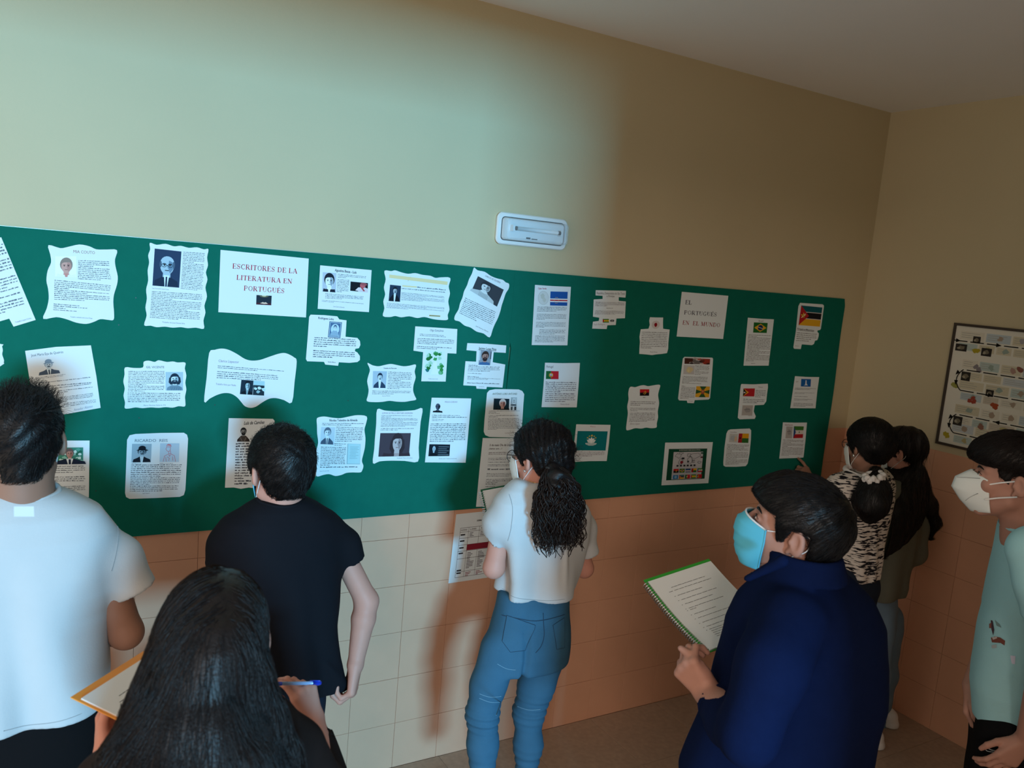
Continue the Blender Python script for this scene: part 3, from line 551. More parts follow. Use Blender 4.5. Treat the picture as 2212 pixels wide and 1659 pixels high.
def fade(c, f=.26, to=(200, 212, 222)): return ''.join('%02x' % int(int(c[i:i + 2], 16) * (1 - f) + to[i // 2] * f) for i in (0, 2, 4))
SHEETS = [
 ('biography_sheet', 'steeply tilted text-only sheet with a notched lower corner, cut off by the frame', [(-39727,20566),(-38828,18149),(-39406,17920),(-39519,18158),(-40213,17894),(-41040,20012)], 0, [('Trabalho López Cunha', (-39355,18035),(-38943,18184), 45, '556070', 's')], [], [([(-40848,19941),(-39681,20422),(-39372,19585),(-40558,19117)], 10,(4,), '4a5560', 0.5),([(-40509,19032),(-39333,19528),(-39076,18515),(-40263,18080)], 12,(3,5,7), '4a5560', 0.5)]),
 ('biography_sheet', 'wavy sheet with a colour photo of a grey-haired man and grey-brown heading', [(-38506,20444),(-38189,20381),(-37973,20440),(-37673,20537),(-37396,20506),(-37199,20430),(-36917,20448),(-36618,20455),(-36670,20162),(-36651,19942),(-36582,19631),(-36598,19376),(-36679,19053),(-36694,18797),(-36668,18478),(-36679,18247),(-36837,18240),(-37052,18253),(-37222,18166),(-37446,18086),(-37726,18113),(-38004,18210),(-38278,18261),(-38628,18192),(-38537,18511),(-38485,18822),(-38506,19129),(-38551,19371),(-38519,19678),(-38432,19928),(-38456,20170)], 1, [('MIA COUTO', (-37834,20268),(-37239,20278), 92, '94705c', 's'),('Trabalho realizado pelo aluno Diego', (-37894,18269),(-37280,18252), 40, '556070', 's')], [('mangrey', [(-38321,20120),(-37751,20167),(-37743,19518),(-38316,19509)])], [([(-37695,20073),(-36826,20102),(-36758,19454),(-37701,19459)], 11,(3,), '4a5560', 0.5),([(-38337,19422),(-36756,19350),(-36789,18792),(-38337,18785)], 11,(4,6), '3c4650', 0.5),([(-38349,18691),(-37059,18656),(-37098,18419),(-38361,18458)], 4,(0,1,2), '4a5560', 0.5)]),
 ('biography_sheet', 'finely wavy sheet with a large dark portrait of a bald man in glasses', [(-35669,20770),(-35465,20724),(-35195,20781),(-34950,20722),(-34736,20757),(-34488,20714),(-34239,20752),(-34017,20705),(-33874,20724),(-33907,20450),(-33872,20188),(-33928,19951),(-33872,19721),(-33927,19450),(-33869,19152),(-33939,18846),(-33899,18612),(-33954,18340),(-33930,18070),(-34186,18094),(-34439,18067),(-34659,18092),(-34907,18065),(-35155,18089),(-35399,18063),(-35582,18105),(-35777,18113),(-35710,18427),(-35752,18686),(-35716,18980),(-35744,19270),(-35691,19565),(-35714,19885),(-35675,20145),(-35710,20367),(-35655,20564)], 1, [('Luis Fernando Lopes Sousa', (-35565,19307),(-35064,19296), 39, '444d58', 's'),('Trabalho de José Daniel Silva', (-35235,18218),(-34537,18197), 43, '444d58', 's')], [('baldglasses', [(-35522,20601),(-34713,20574),(-34750,19391),(-35562,19411)])], [([(-34654,20585),(-33981,20593),(-34018,19311),(-34702,19352)], 24,(6,), '4a5560', 0.5),([(-35573,19242),(-34000,19228),(-34081,18300),(-35612,18349)], 17,(4,10), '4a5560', 0.5)]),
 ('title_sheet', 'landscape sheet with three red serif lines over a small dark book picture', [(-33488,20734),(-30496,20686),(-30487,18605),(-33485,18649)], 0, [('ESCRITORES DE LA', (-33085,20146),(-30881,20129), 168, 'b23446', 'S'),('LITERATURA EN', (-32939,19778),(-31041,19767), 162, 'b23446', 'S'),('PORTUGUÉS', (-32683,19430),(-31295,19417), 163, 'b23446', 'S')], [('book', [(-32250,19301),(-31729,19304),(-31731,18972),(-32246,18973)])], []),
 ('biography_sheet', 'small landscape sheet with a black-and-white portrait beside a red-and-black photo', [(-30072,20483),(-28139,20455),(-28143,18909),(-30078,18933)], 0, [('Agustina Bessa - Luís', (-29528,20313),(-28715,20285), 93, '11151a', 'b'),('Lara García Román', (-29509,19028),(-29094,19013), 47, '556070', 's')], [('womanbw', [(-29967,20248),(-29468,20249),(-29446,19557),(-29948,19563)]),('redwoman', [(-28918,19987),(-28251,19973),(-28240,19627),(-28912,19652)])], [([(-29412,20242),(-28326,20221),(-28348,20091),(-29403,20084)], 3,(), '4a5560', 0.5),([(-29419,20054),(-28967,20049),(-28975,19557),(-29410,19567)], 9,(), '4a5560', 0.5),([(-29827,19516),(-28375,19482),(-28422,19306),(-29830,19314)], 4,(), '4a5560', 0.5),([(-29931,19265),(-28358,19224),(-28372,19138),(-29945,19193)], 2,(), '4a5560', 0.5)]),
 ('biography_sheet', 'wavy-edged landscape sheet with a pale yellow heading band and a small dark portrait', [(-27637,20468),(-27371,20477),(-27214,20518),(-26967,20461),(-26680,20426),(-26396,20473),(-26102,20429),(-25765,20415),(-25549,20353),(-25296,20390),(-24917,20390),(-24959,20065),(-24881,19797),(-24928,19482),(-24850,19173),(-24910,18954),(-24895,18770),(-25204,18745),(-25550,18769),(-25894,18831),(-26184,18779),(-26520,18829),(-26845,18776),(-27092,18814),(-27291,18767),(-27582,18791),(-27545,19075),(-27603,19334),(-27550,19599),(-27615,19857),(-27568,20158)], 1, [('JÚLIO DANTAS', (-26683,20188),(-25788,20165), 113, 'a9a07c', 's')], [('band', [(-27434,20346),(-25018,20247),(-25024,20111),(-27433,20223)]),('band', [(-26892,19986),(-26296,19979),(-26292,19929),(-26888,19933)]),('mandark', [(-27384,19972),(-26943,19956),(-26940,19356),(-27401,19364)]),('bandtext', [(-25698,18929),(-25219,18920),(-25223,18865),(-25702,18867)])], [([(-26276,19988),(-25067,19961),(-25073,19871),(-26278,19904)], 1,(), '4a5560', 0.5),([(-26906,19894),(-25059,19856),(-25067,19794),(-26909,19826)], 1,(), '4a5560', 0.5),([(-26906,19732),(-25099,19667),(-25094,19395),(-26900,19419)], 7,(2,), '4a5560', 0.5),([(-27457,19305),(-25072,19240),(-25078,19044),(-27467,19098)], 5,(2,), '4a5560', 0.5)]),
 ('biography_sheet', 'tilted wavy sheet with a photo of a man in a white turtleneck', [(-23917,20868),(-23752,20774),(-23433,20738),(-23147,20600),(-22863,20520),(-22581,20479),(-22432,20388),(-22277,20338),(-22269,20156),(-22389,19946),(-22459,19699),(-22528,19452),(-22574,19206),(-22663,18917),(-22779,18668),(-22853,18462),(-22961,18140),(-23251,18285),(-23577,18354),(-23862,18503),(-24137,18572),(-24372,18722),(-24588,18772),(-24590,18949),(-24457,19193),(-24412,19432),(-24322,19673),(-24277,19912),(-24165,20155),(-24098,20395),(-23986,20639)], 1, [('CARLOS DE OLIVEIRA', (-23402,20554),(-22683,20323), 73, '4d4660', 's'),('José Antonio Álvarez', (-23641,18560),(-23049,18340), 50, '444d58', 's')], [('turtleneck', [(-23718,20548),(-22497,20090),(-22746,19392),(-23959,19939)])], [([(-24191,19688),(-22726,19178),(-22949,18499),(-24422,19036)], 10,(8,), '4a5560', 0.5)]),
 ('country_sheet', 'tall sheet with a pale globe beside a blue flag with thin red stripe', [(-21037,20378),(-20172,20384),(-19251,20410),(-19145,17925),(-20049,17904),(-20936,17887)], 0, [('Cabo Verde', (-20872,20207),(-20464,20228), 74, 'b0305c', 'b')], [('globe', [(-20865,20145),(-20337,20161),(-20285,19595),(-20819,19575)]),('caboverde', [(-20257,20157),(-19391,20193),(-19353,19602),(-20218,19573)])], [([(-20822,19512),(-19359,19559),(-19345,19347),(-20821,19275)], 4,(), '4a5560', 0.5),([(-20819,19208),(-19344,19249),(-19345,18992),(-20820,18941)], 5,(), '4a5560', 0.5),([(-20823,18873),(-19335,18907),(-19328,18664),(-20815,18614)], 5,(), '4a5560', 0.5),([(-20623,18571),(-19320,18595),(-19326,18372),(-20617,18335)], 4,(), '4a5560', 0.5),([(-20803,18312),(-19311,18338),(-19298,18037),(-20795,18001)], 6,(), '4a5560', 0.5)]),
 ('country_sheet', 'small sheet cut in stepped cross shape with a tiny green-yellow flag', [(-17944,20351),(-16313,20425),(-16302,20125),(-16675,20126),(-16654,19964),(-16263,19959),(-16210,19219),(-16680,19184),(-16682,18900),(-17136,18868),(-17153,18700),(-17928,18692),(-17926,18989),(-17620,19037),(-17611,19178),(-17953,19206),(-18002,19950),(-17535,19998),(-17551,20132),(-17927,20127)], 0, [('República Democrática de São Tomé', (-17870,20187),(-16357,20246), 103, '444a55', 's'),('e Príncipe', (-17329,20092),(-16910,20108), 96, '444a55', 's'),('Paulo Rodrigues', (-17865,18834),(-17274,18876), 79, '9a9aa2', 's')], [('saotome', [(-17426,19133),(-17089,19148),(-17069,18990),(-17406,18976)]),('emblem', [(-17047,19159),(-16778,19171),(-16766,18994),(-17024,18983)])], [([(-17894,19861),(-16303,19926),(-16305,19726),(-17902,19665)], 4,(), '504850', 0.5),([(-17287,19631),(-16934,19649),(-16927,19597),(-17281,19579)], 1,(), '4a5560', 0.5),([(-17865,19493),(-16280,19541),(-16285,19363),(-17879,19305)], 4,(), '504850', 0.5)]),
 ('country_sheet', 'small bottle-shaped white sheet with a dark red dot map in its neck', [(-14791,19328),(-14410,19332),(-14026,19349),(-14004,19111),(-13952,18836),(-13558,18814),(-13551,18480),(-13547,18201),(-13518,17921),(-13562,17724),(-13845,17680),(-14200,17648),(-14432,17611),(-14789,17635),(-15182,17649),(-15207,17923),(-15216,18196),(-15276,18422),(-15248,18764),(-14805,18804),(-14755,18988),(-14815,19168)], 0, [('Daniel Gómez', (-14567,17732),(-14140,17733), 55, '555555', 's')], [('redmap', [(-14685,19196),(-14174,19219),(-14157,18805),(-14656,18786)])], [([(-15178,18676),(-13662,18699),(-13605,17896),(-15145,17888)], 10,(), '45484c', 0.42)]),
 ('title_sheet', 'squarish sheet with three spaced serif lines, only the last one red', [(-13079,20578),(-10143,20566),(-10142,18492),(-13086,18510)], 0, [('EL', (-12798,20020),(-12402,20023), 194, '27324a', 'S'),('PORTUGUÉS', (-12801,19554),(-10741,19546), 185, '3a3f4e', 'S'),('EN', (-12822,19081),(-12412,19075), 186, '94222e', 'S'),('EL MUNDO', (-12193,19074),(-10444,19049), 188, '94222e', 'S')], [], []),
 ('country_sheet', 'tall white sheet with a green and yellow flag centred at its top', [(-8659,19585),(-7743,19572),(-6846,19583),(-6817,18391),(-6799,17244),(-8545,17216),(-8610,18420)], 0, [('Brasil', (-7891,19420),(-7570,19426), 83, '333333', 's'),('Andrea', (-8053,17316),(-7774,17321), 51, '333333', 's')], [('brasil', [(-8220,19377),(-7256,19385),(-7235,18883),(-8188,18869)])], [([(-8485,18788),(-6920,18789),(-6792,17436),(-8437,17427)], 20,(1,11,14), '444444', 0.5)]),
 ('country_sheet', 'ragged sheet under a large flag of teal, black and yellow bars', [(-5109,20502),(-3394,20517),(-3282,20448),(-3278,19859),(-3283,19245),(-3347,19176),(-3505,19157),(-3523,19082),(-3389,18999),(-3377,18846),(-3434,18646),(-3608,18609),(-3652,18441),(-3799,18371),(-4570,18392),(-4603,18143),(-5088,18148),(-5165,18224),(-5137,19044),(-5199,20326)], 0, [('Portugués en Mozambique', (-5062,19142),(-3784,19094), 93, '2a2a2a', 'bu'),('Marina', (-5051,18279),(-4781,18278), 52, '888888', 's')], [('mozambique', [(-5004,20379),(-3393,20355),(-3382,19351),(-5013,19372)])], [([(-5064,19025),(-3505,18995),(-3504,18511),(-5037,18530)], 5,(3,), '4a4a4a', 0.42)]),
 ('country_sheet', 'sheet with a dark photo strip on top and a green-yellow rayed flag below', [(-12458,17571),(-10702,17568),(-10637,17508),(-10568,16572),(-10530,15588),(-10619,15526),(-11507,15502),(-11538,15356),(-11939,15371),(-11998,15481),(-12483,15496),(-12558,15577),(-12564,16556),(-12549,17490)], 0, [('Trabalho', (-11886,15440),(-11597,15430), 40, '555555', 's')], [('strip', [(-12450,17519),(-10827,17504),(-10812,17241),(-12423,17242)]),('spain', [(-12451,17186),(-11767,17173),(-11737,16744),(-12423,16757)]),('gyronny', [(-11506,16180),(-10628,16163),(-10609,15637),(-11504,15653)])], [([(-11733,17198),(-10819,17180),(-10798,16713),(-11697,16724)], 8,(4,), '444444', 0.5),([(-12441,16669),(-10841,16643),(-10818,16264),(-12416,16298)], 7,(5,), '444444', 0.5),([(-12446,16218),(-11559,16180),(-11515,15551),(-12443,15576)], 11,(0,), '444444', 0.5)]),
 ('country_sheet', 'sheet cut like a letter P with a red flag with black triangle', [(-8522,16299),(-7681,16282),(-6688,16322),(-6641,16142),(-6647,15780),(-6631,15417),(-6780,15236),(-7421,15216),(-7437,14907),(-7248,14646),(-7297,14517),(-7864,14517),(-8353,14510),(-8491,14589),(-8510,15022),(-8528,15530),(-8563,15935),(-8562,16248)], 0, [('Timor', (-7332,16115),(-6995,16110), 66, '444444', 's'),('Marta Ruiz', (-7784,14665),(-7503,14676), 61, '777777', 's')], [('timor', [(-8359,16077),(-7560,16078),(-7537,15669),(-8332,15682)]),('greymap', [(-8281,15224),(-7549,15217),(-7508,14701),(-8262,14713)])], [([(-7506,16012),(-6757,15987),(-6712,15583),(-7464,15617)], 5,(), '4a5560', 0.5),([(-8271,15570),(-6725,15531),(-6789,15288),(-8271,15325)], 3,(), '4a5560', 0.5)]),
 ('country_sheet', 'sheet with a square bright blue flag showing a pale tower', [(-4751,16727),(-3841,16693),(-2887,16690),(-2885,15827),(-2839,15012),(-4783,15044),(-4765,15935)], 0, [('Galiza e', (-4643,16401),(-4434,16423), 74, '777777', 's')], [('bluetower', [(-4260,16588),(-3508,16578),(-3467,16176),(-4220,16190)])], [([(-4637,16136),(-3019,16097),(-3013,15989),(-4641,15999)], 2,(), '444444', 0.5),([(-4620,15893),(-3048,15854),(-3064,15773),(-4630,15786)], 2,(), '4a5560', 0.5),([(-4605,15696),(-3560,15666),(-3565,15613),(-4599,15627)], 1,(), '4a5560', 0.5),([(-4602,15563),(-3137,15514),(-3135,15422),(-4595,15446)], 2,(), '4a5560', 0.5),([(-4589,15340),(-3074,15275),(-3085,15058),(-4573,15137)], 3,(), '4a5560', 0.5)]),
 ('country_sheet', 'sheet with a green, white and red flag at which a finger points', [(-5191,14294),(-4289,14260),(-3356,14247),(-3281,13274),(-3253,12340),(-3917,12340),(-5107,12363),(-5138,13332)], 0, [('Guinea Ecuatorial', (-5040,14131),(-4443,14108), 69, '903040', 'b')], [('guineaeq', [(-4330,14073),(-3566,14045),(-3521,13418),(-4266,13424)]),('greymap', [(-4901,14075),(-4418,14053),(-4356,13416),(-4856,13441)])], [([(-5021,13393),(-3404,13305),(-3343,12398),(-4983,12509)], 13,(2,5), '505050', 0.5)]),
 ('country_sheet', 'round-cornered grey-white sheet with a flag of one red bar beside yellow over green', [(-8890,14010),(-8199,14020),(-7565,14020),(-7442,13924),(-7380,13454),(-7351,12721),(-7388,12198),(-7509,12072),(-8144,12066),(-8914,12103),(-9063,12172),(-9103,12328),(-9149,13099),(-9131,13813),(-9053,13963)], 0, [('Guinea-Bissau', (-8890,13847),(-8444,13825), 61, '705060', 's')], [('bissau', [(-8285,13790),(-7576,13761),(-7541,13277),(-8274,13316)]),('palemap', [(-8909,13797),(-8350,13761),(-8302,13317),(-8906,13367)])], [([(-9009,13289),(-7454,13185),(-7398,12172),(-8943,12192)], 16,(2,5,11), '50504e', 0.5)]),
 ('map_sheet', 'sheet framing a green panel with world map and ten small flags', [(-13042,13471),(-9988,13397),(-9956,11320),(-12977,11388)], 0, [('EL PORTUGUÉS COMO LENGUA OFICIAL', (-12181,13064),(-10810,13028), 50, 'd8d8d8', 'b')], [('worldmap', [(-12779,13155),(-10312,13090),(-10249,11567),(-12729,11615)])], []),
 ('country_sheet', 'wavy-edged sheet with a small centred flag of red over black', [(-15504,16130),(-15214,16121),(-14931,16192),(-14700,16216),(-14457,16170),(-14106,16218),(-13759,16228),(-13784,15983),(-13811,15747),(-13696,15367),(-13720,14987),(-13661,14700),(-13699,14413),(-13690,14222),(-14000,14191),(-14305,14226),(-14597,14186),(-14955,14213),(-15267,14141),(-15461,14159),(-15477,14543),(-15469,14916),(-15547,15242),(-15515,15566),(-15570,15844)], 1, [('ANGOLA', (-14701,15627),(-14553,15627), 47, '333333', 'b'),('Elvira López', (-15282,14380),(-14712,14377), 94, '8a8a92', 'i')], [('angola', [(-14927,16029),(-14378,16029),(-14353,15725),(-14897,15726)])], [([(-15390,15496),(-13891,15463),(-13881,15226),(-15388,15264)], 3,(), '454850', 0.5),([(-15378,15184),(-13865,15155),(-13856,14964),(-15377,15008)], 3,(), '454850', 0.5),([(-15370,14952),(-13851,14931),(-13849,14488),(-15356,14503)], 7,(), '454850', 0.5)]),
 ('country_sheet', 'plain rectangular sheet with a half green, half red flag in its corner', [(-20195,17157),(-19301,17155),(-18402,17180),(-18361,16209),(-18341,15222),(-19290,15232),(-20165,15249),(-20167,16203)], 0, [('Portugal', (-20106,16944),(-19766,16949), 103, '4a4450', 's'),('Marina García', (-19224,15337),(-18752,15333), 70, '8088a0', 'i')], [('portugal', [(-20106,16806),(-19468,16806),(-19439,16458),(-20084,16462)])], [([(-20073,16367),(-18484,16350),(-18468,15855),(-20051,15878)], 6,(5,), '454a58', 0.5),([(-20039,15865),(-18468,15855),(-18445,15433),(-20026,15466)], 5,(), '454a58', 0.5)]),
 ('country_sheet', 'sheet almost filled by a teal flag with a white lotus flower', [(-18271,14464),(-16394,14396),(-16377,13564),(-16396,12728),(-17370,12766),(-18302,12768)], 0, [('Macau', (-17506,14325),(-17222,14313), 56, 'a04050', 's'),('Ana Ramos', (-18173,12901),(-17840,12887), 56, '8088a0', 's')], [('macau', [(-18170,14164),(-16515,14106),(-16527,13218),(-18166,13290)])], [([(-18174,13246),(-16550,13184),(-16561,12946),(-18185,13002)], 4,(), '6a5060', 0.5)]),
 ('biography_sheet', 'slightly tilted large sheet with a faded bust in a bowler hat', [(-39102,17189),(-38270,17335),(-37310,17410),(-37139,16414),(-37002,15395),(-37917,15217),(-38837,15046),(-38964,16178)], 0, [('José Maria Eça de Queirós', (-38942,17016),(-38076,17148), 80, '3c4a5a', 's'),('Amador Alonso', (-37763,15296),(-37224,15420), 82, '8a98b0', 'i')], [('bowler', [(-38776,16994),(-38180,17101),(-38103,16517),(-38738,16431)])], [([(-38837,16374),(-37290,16600),(-37278,16536),(-38831,16298)], 2,(0,), '4a5560', 0.5),([(-38814,16210),(-37296,16419),(-37295,16361),(-38809,16154)], 1,(), '4a5560', 0.5),([(-38798,16091),(-37279,16251),(-37273,16186),(-38792,16037)], 1,(), '4a5560', 0.5),([(-38802,15990),(-37250,16212),(-37233,15991),(-38769,15794)], 4,(1,), '4a5560', 0.5),([(-38719,15673),(-37231,15894),(-37208,15698),(-38705,15508)], 4,(), '4a5560', 0.5),([(-38691,15483),(-37133,15681),(-37125,15534),(-38662,15259)], 4,(), '4a5560', 0.5)]),
 ('biography_sheet', 'ragged-edged sheet with a missing upper left corner and an engraved bearded portrait at right', [(-35765,16908),(-35615,16954),(-35431,16914),(-35310,16973),(-35062,16921),(-34876,16941),(-34719,16910),(-34483,16908),(-34493,16710),(-34438,16473),(-34463,16233),(-34424,15994),(-34458,15754),(-34443,15582),(-34454,15417),(-34645,15429),(-34833,15379),(-35053,15398),(-35270,15377),(-35517,15393),(-35761,15372),(-35973,15398),(-36153,15366),(-36296,15378),(-36291,15561),(-36340,15793),(-36309,16025),(-36355,16256),(-36324,16487),(-36314,16718),(-36061,16705),(-35785,16726)], 1, [('GIL VICENTE', (-35685,16704),(-35134,16712), 73, '2c3844', 's'),('Marco Martínez Gallardo 3ºB', (-35732,15449),(-35061,15450), 37, '444d58', 's')], [('longhair', [(-35091,16584),(-34546,16591),(-34528,15966),(-35074,15966)])], [([(-36214,16614),(-35110,16628),(-35098,15909),(-36206,15919)], 13,(8,), '4a5560', 0.5),([(-36217,15909),(-34595,15884),(-34601,15542),(-36216,15567)], 6,(), '3c4650', 0.5)]),
 ('biography_sheet', 'banner-shaped sheet with deep wavy top and bottom edges and a dark double photo', [(-33732,17254),(-33557,17362),(-33329,17412),(-33096,17373),(-32824,17241),(-32547,17072),(-32307,17017),(-32033,17047),(-31725,17160),(-31415,17273),(-31204,17311),(-31024,17264),(-30839,17160),(-30739,17017),(-30778,16290),(-30838,15529),(-31123,15615),(-31412,15689),(-31658,15665),(-31897,15529),(-32100,15387),(-32288,15346),(-32480,15408),(-32623,15570),(-32765,15730),(-32972,15854),(-33207,15872),(-33436,15803),(-33662,15681),(-33839,15578),(-33785,16410)], 1, [('Clarice Lispector', (-33418,16951),(-32744,16917), 90, '7a6888', 's'),('Trabalho feito por Nadia', (-33482,16162),(-32814,16115), 63, '7a6888', 's')], [('doublephoto', [(-32637,16342),(-31840,16290),(-31839,15781),(-32667,15836)])], [([(-33440,16847),(-31174,16685),(-31187,16584),(-33443,16725)], 2,(), '3f4c5a', 0.5),([(-33447,16656),(-31362,16521),(-31375,16279),(-33463,16371)], 4,(), '3f4c5a', 0.5)]),
 ('biography_sheet', 'sheet trimmed in a jagged key-like outline with a framed engraving like a stamp', [(-30322,18713),(-29827,18718),(-29340,18697),(-29258,18591),(-28983,18566),(-28985,17964),(-28529,17935),(-28424,17826),(-28396,17677),(-28446,17555),(-28581,17529),(-28595,17446),(-28494,17393),(-28389,17264),(-28379,17113),(-28472,17036),(-28780,17000),(-29184,17016),(-29203,16885),(-29688,16922),(-29739,17020),(-30361,17031),(-30409,17110),(-30387,17873),(-30372,18631)], 0, [('Rodrigues Lobo', (-30040,18574),(-29463,18552), 80, '22303a', 'b'),('Sandra Blanco', (-29596,17005),(-29297,16991), 40, '22303a', 'b')], [('stamp', [(-29621,18502),(-29150,18485),(-29180,17906),(-29644,17923)])], [([(-30141,17936),(-28546,17897),(-28561,17530),(-30161,17553)], 5,(), '2c3844', 0.5),([(-30156,17462),(-28566,17410),(-28563,17128),(-30163,17170)], 4,(), '2c3844', 0.5)]),
 ('biography_sheet', 'T-shaped white sheet with a leafy green picture in its stem', [(-26243,18456),(-25395,18443),(-24444,18421),(-24404,17445),(-24793,17455),(-24778,16323),(-25827,16328),(-25839,17470),(-26247,17518)], 0, [('Olga Gonçalves', (-25618,18294),(-25037,18292), 86, '3a3a48', 's'),('Trabalho Lorena Urueña', (-25542,16414),(-25135,16409), 39, '556070', 's')], [('greenart', [(-25730,17551),(-24922,17532),(-24896,16575),(-25719,16594)])], [([(-26034,18193),(-24625,18164),(-24624,18057),(-26030,18089)], 2,(0,), '4a5560', 0.5),([(-26114,18028),(-24540,18000),(-24532,17753),(-26115,17775)], 4,(), '3c4650', 0.5),([(-26120,17724),(-24615,17687),(-24618,17567),(-26122,17592)], 2,(), '3c4650', 0.5)]),
 ('biography_sheet', 'I-shaped white sheet with a colour photo of a bearded man in a blue shirt', [(-23951,17878),(-23075,17876),(-22158,17836),(-22152,17530),(-22719,17545),(-22727,17133),(-22128,17048),(-22163,16087),(-22902,16118),(-22917,16023),(-23368,16043),(-23400,16150),(-23981,16177),(-23968,17152),(-23490,17140),(-23506,17567),(-23962,17596)], 0, [('Jacinto Lucas Pires', (-23422,17646),(-22609,17618), 97, '222a33', 'bu'),('Lara Aparicio', (-23272,16109),(-23027,16106), 37, '333333', 's')], [('beard', [(-23373,17611),(-22811,17625),(-22832,17008),(-23378,17020)])], [([(-23822,17033),(-23388,17019),(-23395,16946),(-23825,16964)], 1,(), '4a5560', 0.5),([(-23825,16964),(-22357,16962),(-22369,16737),(-23832,16736)], 4,(), '3c4650', 0.5),([(-23828,16695),(-23195,16674),(-23191,16629),(-23824,16646)], 1,(), '4a5560', 0.5),([(-23825,16565),(-22289,16496),(-22297,16392),(-23830,16410)], 3,(0,), '3c4650', 0.5),([(-23821,16312),(-22315,16279),(-22327,16204),(-23828,16238)], 1,(), '3c4650', 0.5)]),
 ('biography_sheet', 'small sheet with scalloped edges and a faint grey portrait of a man with a moustache', [(-28078,17010),(-27874,16926),(-27632,16891),(-27433,16933),(-27153,16987),(-26905,16953),(-26613,16907),(-26365,16934),(-26104,16978),(-26139,16710),(-26079,16475),(-26142,16199),(-26146,15962),(-26067,15764),(-25992,15606),(-26221,15559),(-26470,15521),(-26804,15531),(-27094,15565),(-27377,15527),(-27700,15518),(-28003,15559),(-27977,15770),(-27964,16000),(-28040,16306),(-28007,16535),(-27963,16764)], 1, [('Teixeira de Pascoaes', (-27424,16795),(-26895,16802), 53, '333f4c', 'b'),('Andrea Martínez', (-27400,15737),(-27086,15744), 39, '444d58', 's')], [('moustache', [(-27840,16709),(-27276,16704),(-27284,16059),(-27817,16069)])], [([(-27235,16705),(-26255,16689),(-26228,15994),(-27216,16016)], 11,(5,), '4a5560', 0.5),([(-27810,15969),(-26251,15962),(-26260,15797),(-27816,15808)], 3,(), '4a5560', 0.5)]),
 ('biography_sheet', 'tall wavy sheet with a bold heading, a small engraved portrait and a page facsimile', [(-29894,14879),(-29842,14960),(-29618,14994),(-29311,14944),(-29002,14920),(-28695,14972),(-28345,15024),(-27973,14968),(-27986,14689),(-28031,14458),(-27971,14145),(-27968,13794),(-28011,13521),(-28054,13249),(-27981,13049),(-28028,12855),(-28105,12799),(-28405,12815),(-28642,12808),(-28834,12740),(-29066,12713),(-29303,12796),(-29532,12777),(-29720,12729),(-29807,12791),(-29797,13097),(-29863,13405),(-29849,13708),(-29790,14009),(-29846,14351),(-29870,14653)], 1, [('Nicolau Tolentino de Almeida', (-29417,14806),(-28331,14793), 91, '26303a', 'b'),('Maria Teresa Sena', (-29673,12907),(-29317,12912), 42, '6a7a98', 's')], [('gentleman', [(-29710,14604),(-29183,14581),(-29183,13920),(-29719,13961)]),('facsimile', [(-28663,13942),(-28148,13909),(-28125,13115),(-28655,13151)])], [([(-29681,14769),(-28057,14730),(-28056,14594),(-29682,14656)], 2,(), '4a5560', 0.5),([(-29146,14618),(-28070,14556),(-28081,13985),(-29150,14019)], 9,(), '3c4650', 0.5),([(-29179,13989),(-28711,13951),(-28704,13839),(-29172,13866)], 2,(), '4a5560', 0.5),([(-29677,13873),(-28710,13812),(-28697,13075),(-29673,13129)], 12,(), '3c4650', 0.5),([(-29673,13121),(-28202,13059),(-28197,12981),(-29668,13033)], 1,(), '4a5560', 0.5)]),
 ('biography_sheet', 'sheet with curled-in corners and a large brown portrait of a dark-haired woman', [(-27569,15238),(-27273,15191),(-26860,15159),(-26444,15166),(-26024,15188),(-25695,15252),(-25732,14724),(-25738,14241),(-25737,13675),(-25725,13118),(-26297,13171),(-26929,13207),(-27341,13197),(-27603,13138),(-27587,13701),(-27585,14094),(-27572,14681)], 1, [('SOPHIA DE MELLO BREYNER ANDRESEN', (-27366,15060),(-26097,15042), 62, '7a5a80', 's'),('Isabel Fernández', (-26622,13282),(-25972,13262), 40, '556070', 's')], [('brownwoman', [(-27384,14312),(-26116,14279),(-26129,13358),(-27403,13386)])], [([(-27384,15021),(-26093,14990),(-26108,14898),(-27385,14920)], 2,(), '4a5560', 0.5),([(-27385,14920),(-25828,14866),(-25839,14718),(-27390,14755)], 3,(), '4a5560', 0.5),([(-27381,14747),(-25839,14718),(-25930,14519),(-27384,14552)], 4,(), '4a5560', 0.5),([(-27373,14512),(-25991,14480),(-26005,14376),(-27382,14403)], 2,(), '4a5560', 0.5)]),
 ('biography_sheet', 'plain rectangular sheet with a small dark bust and a black banner picture', [(-25331,15680),(-23576,15639),(-23584,14344),(-23598,12977),(-25419,13073),(-25380,14388)], 0, [('PAULO COELHO', (-24743,15475),(-24196,15471), 66, '7a5a80', 's'),('Feito por: Laura Lorente', (-24822,13177),(-24024,13152), 43, '444d58', 's')], [('darkbust', [(-25289,15469),(-24818,15456),(-24802,15073),(-25274,15093)]),('blackbanner', [(-25284,13807),(-24366,13762),(-24362,13288),(-25296,13316)])], [([(-25267,15008),(-23995,14971),(-23990,14913),(-25262,14942)], 1,(), '4a5560', 0.5),([(-25262,14942),(-23687,14898),(-23691,14831),(-25256,14867)], 1,(), '2c3844', 0.5),([(-25255,14857),(-24582,14789),(-24576,14722),(-25245,14735)], 2,(0,), '4a5560', 0.5),([(-25301,14660),(-23700,14628),(-23684,13836),(-25280,13887)], 11,(), '2c3844', 0.5)]),
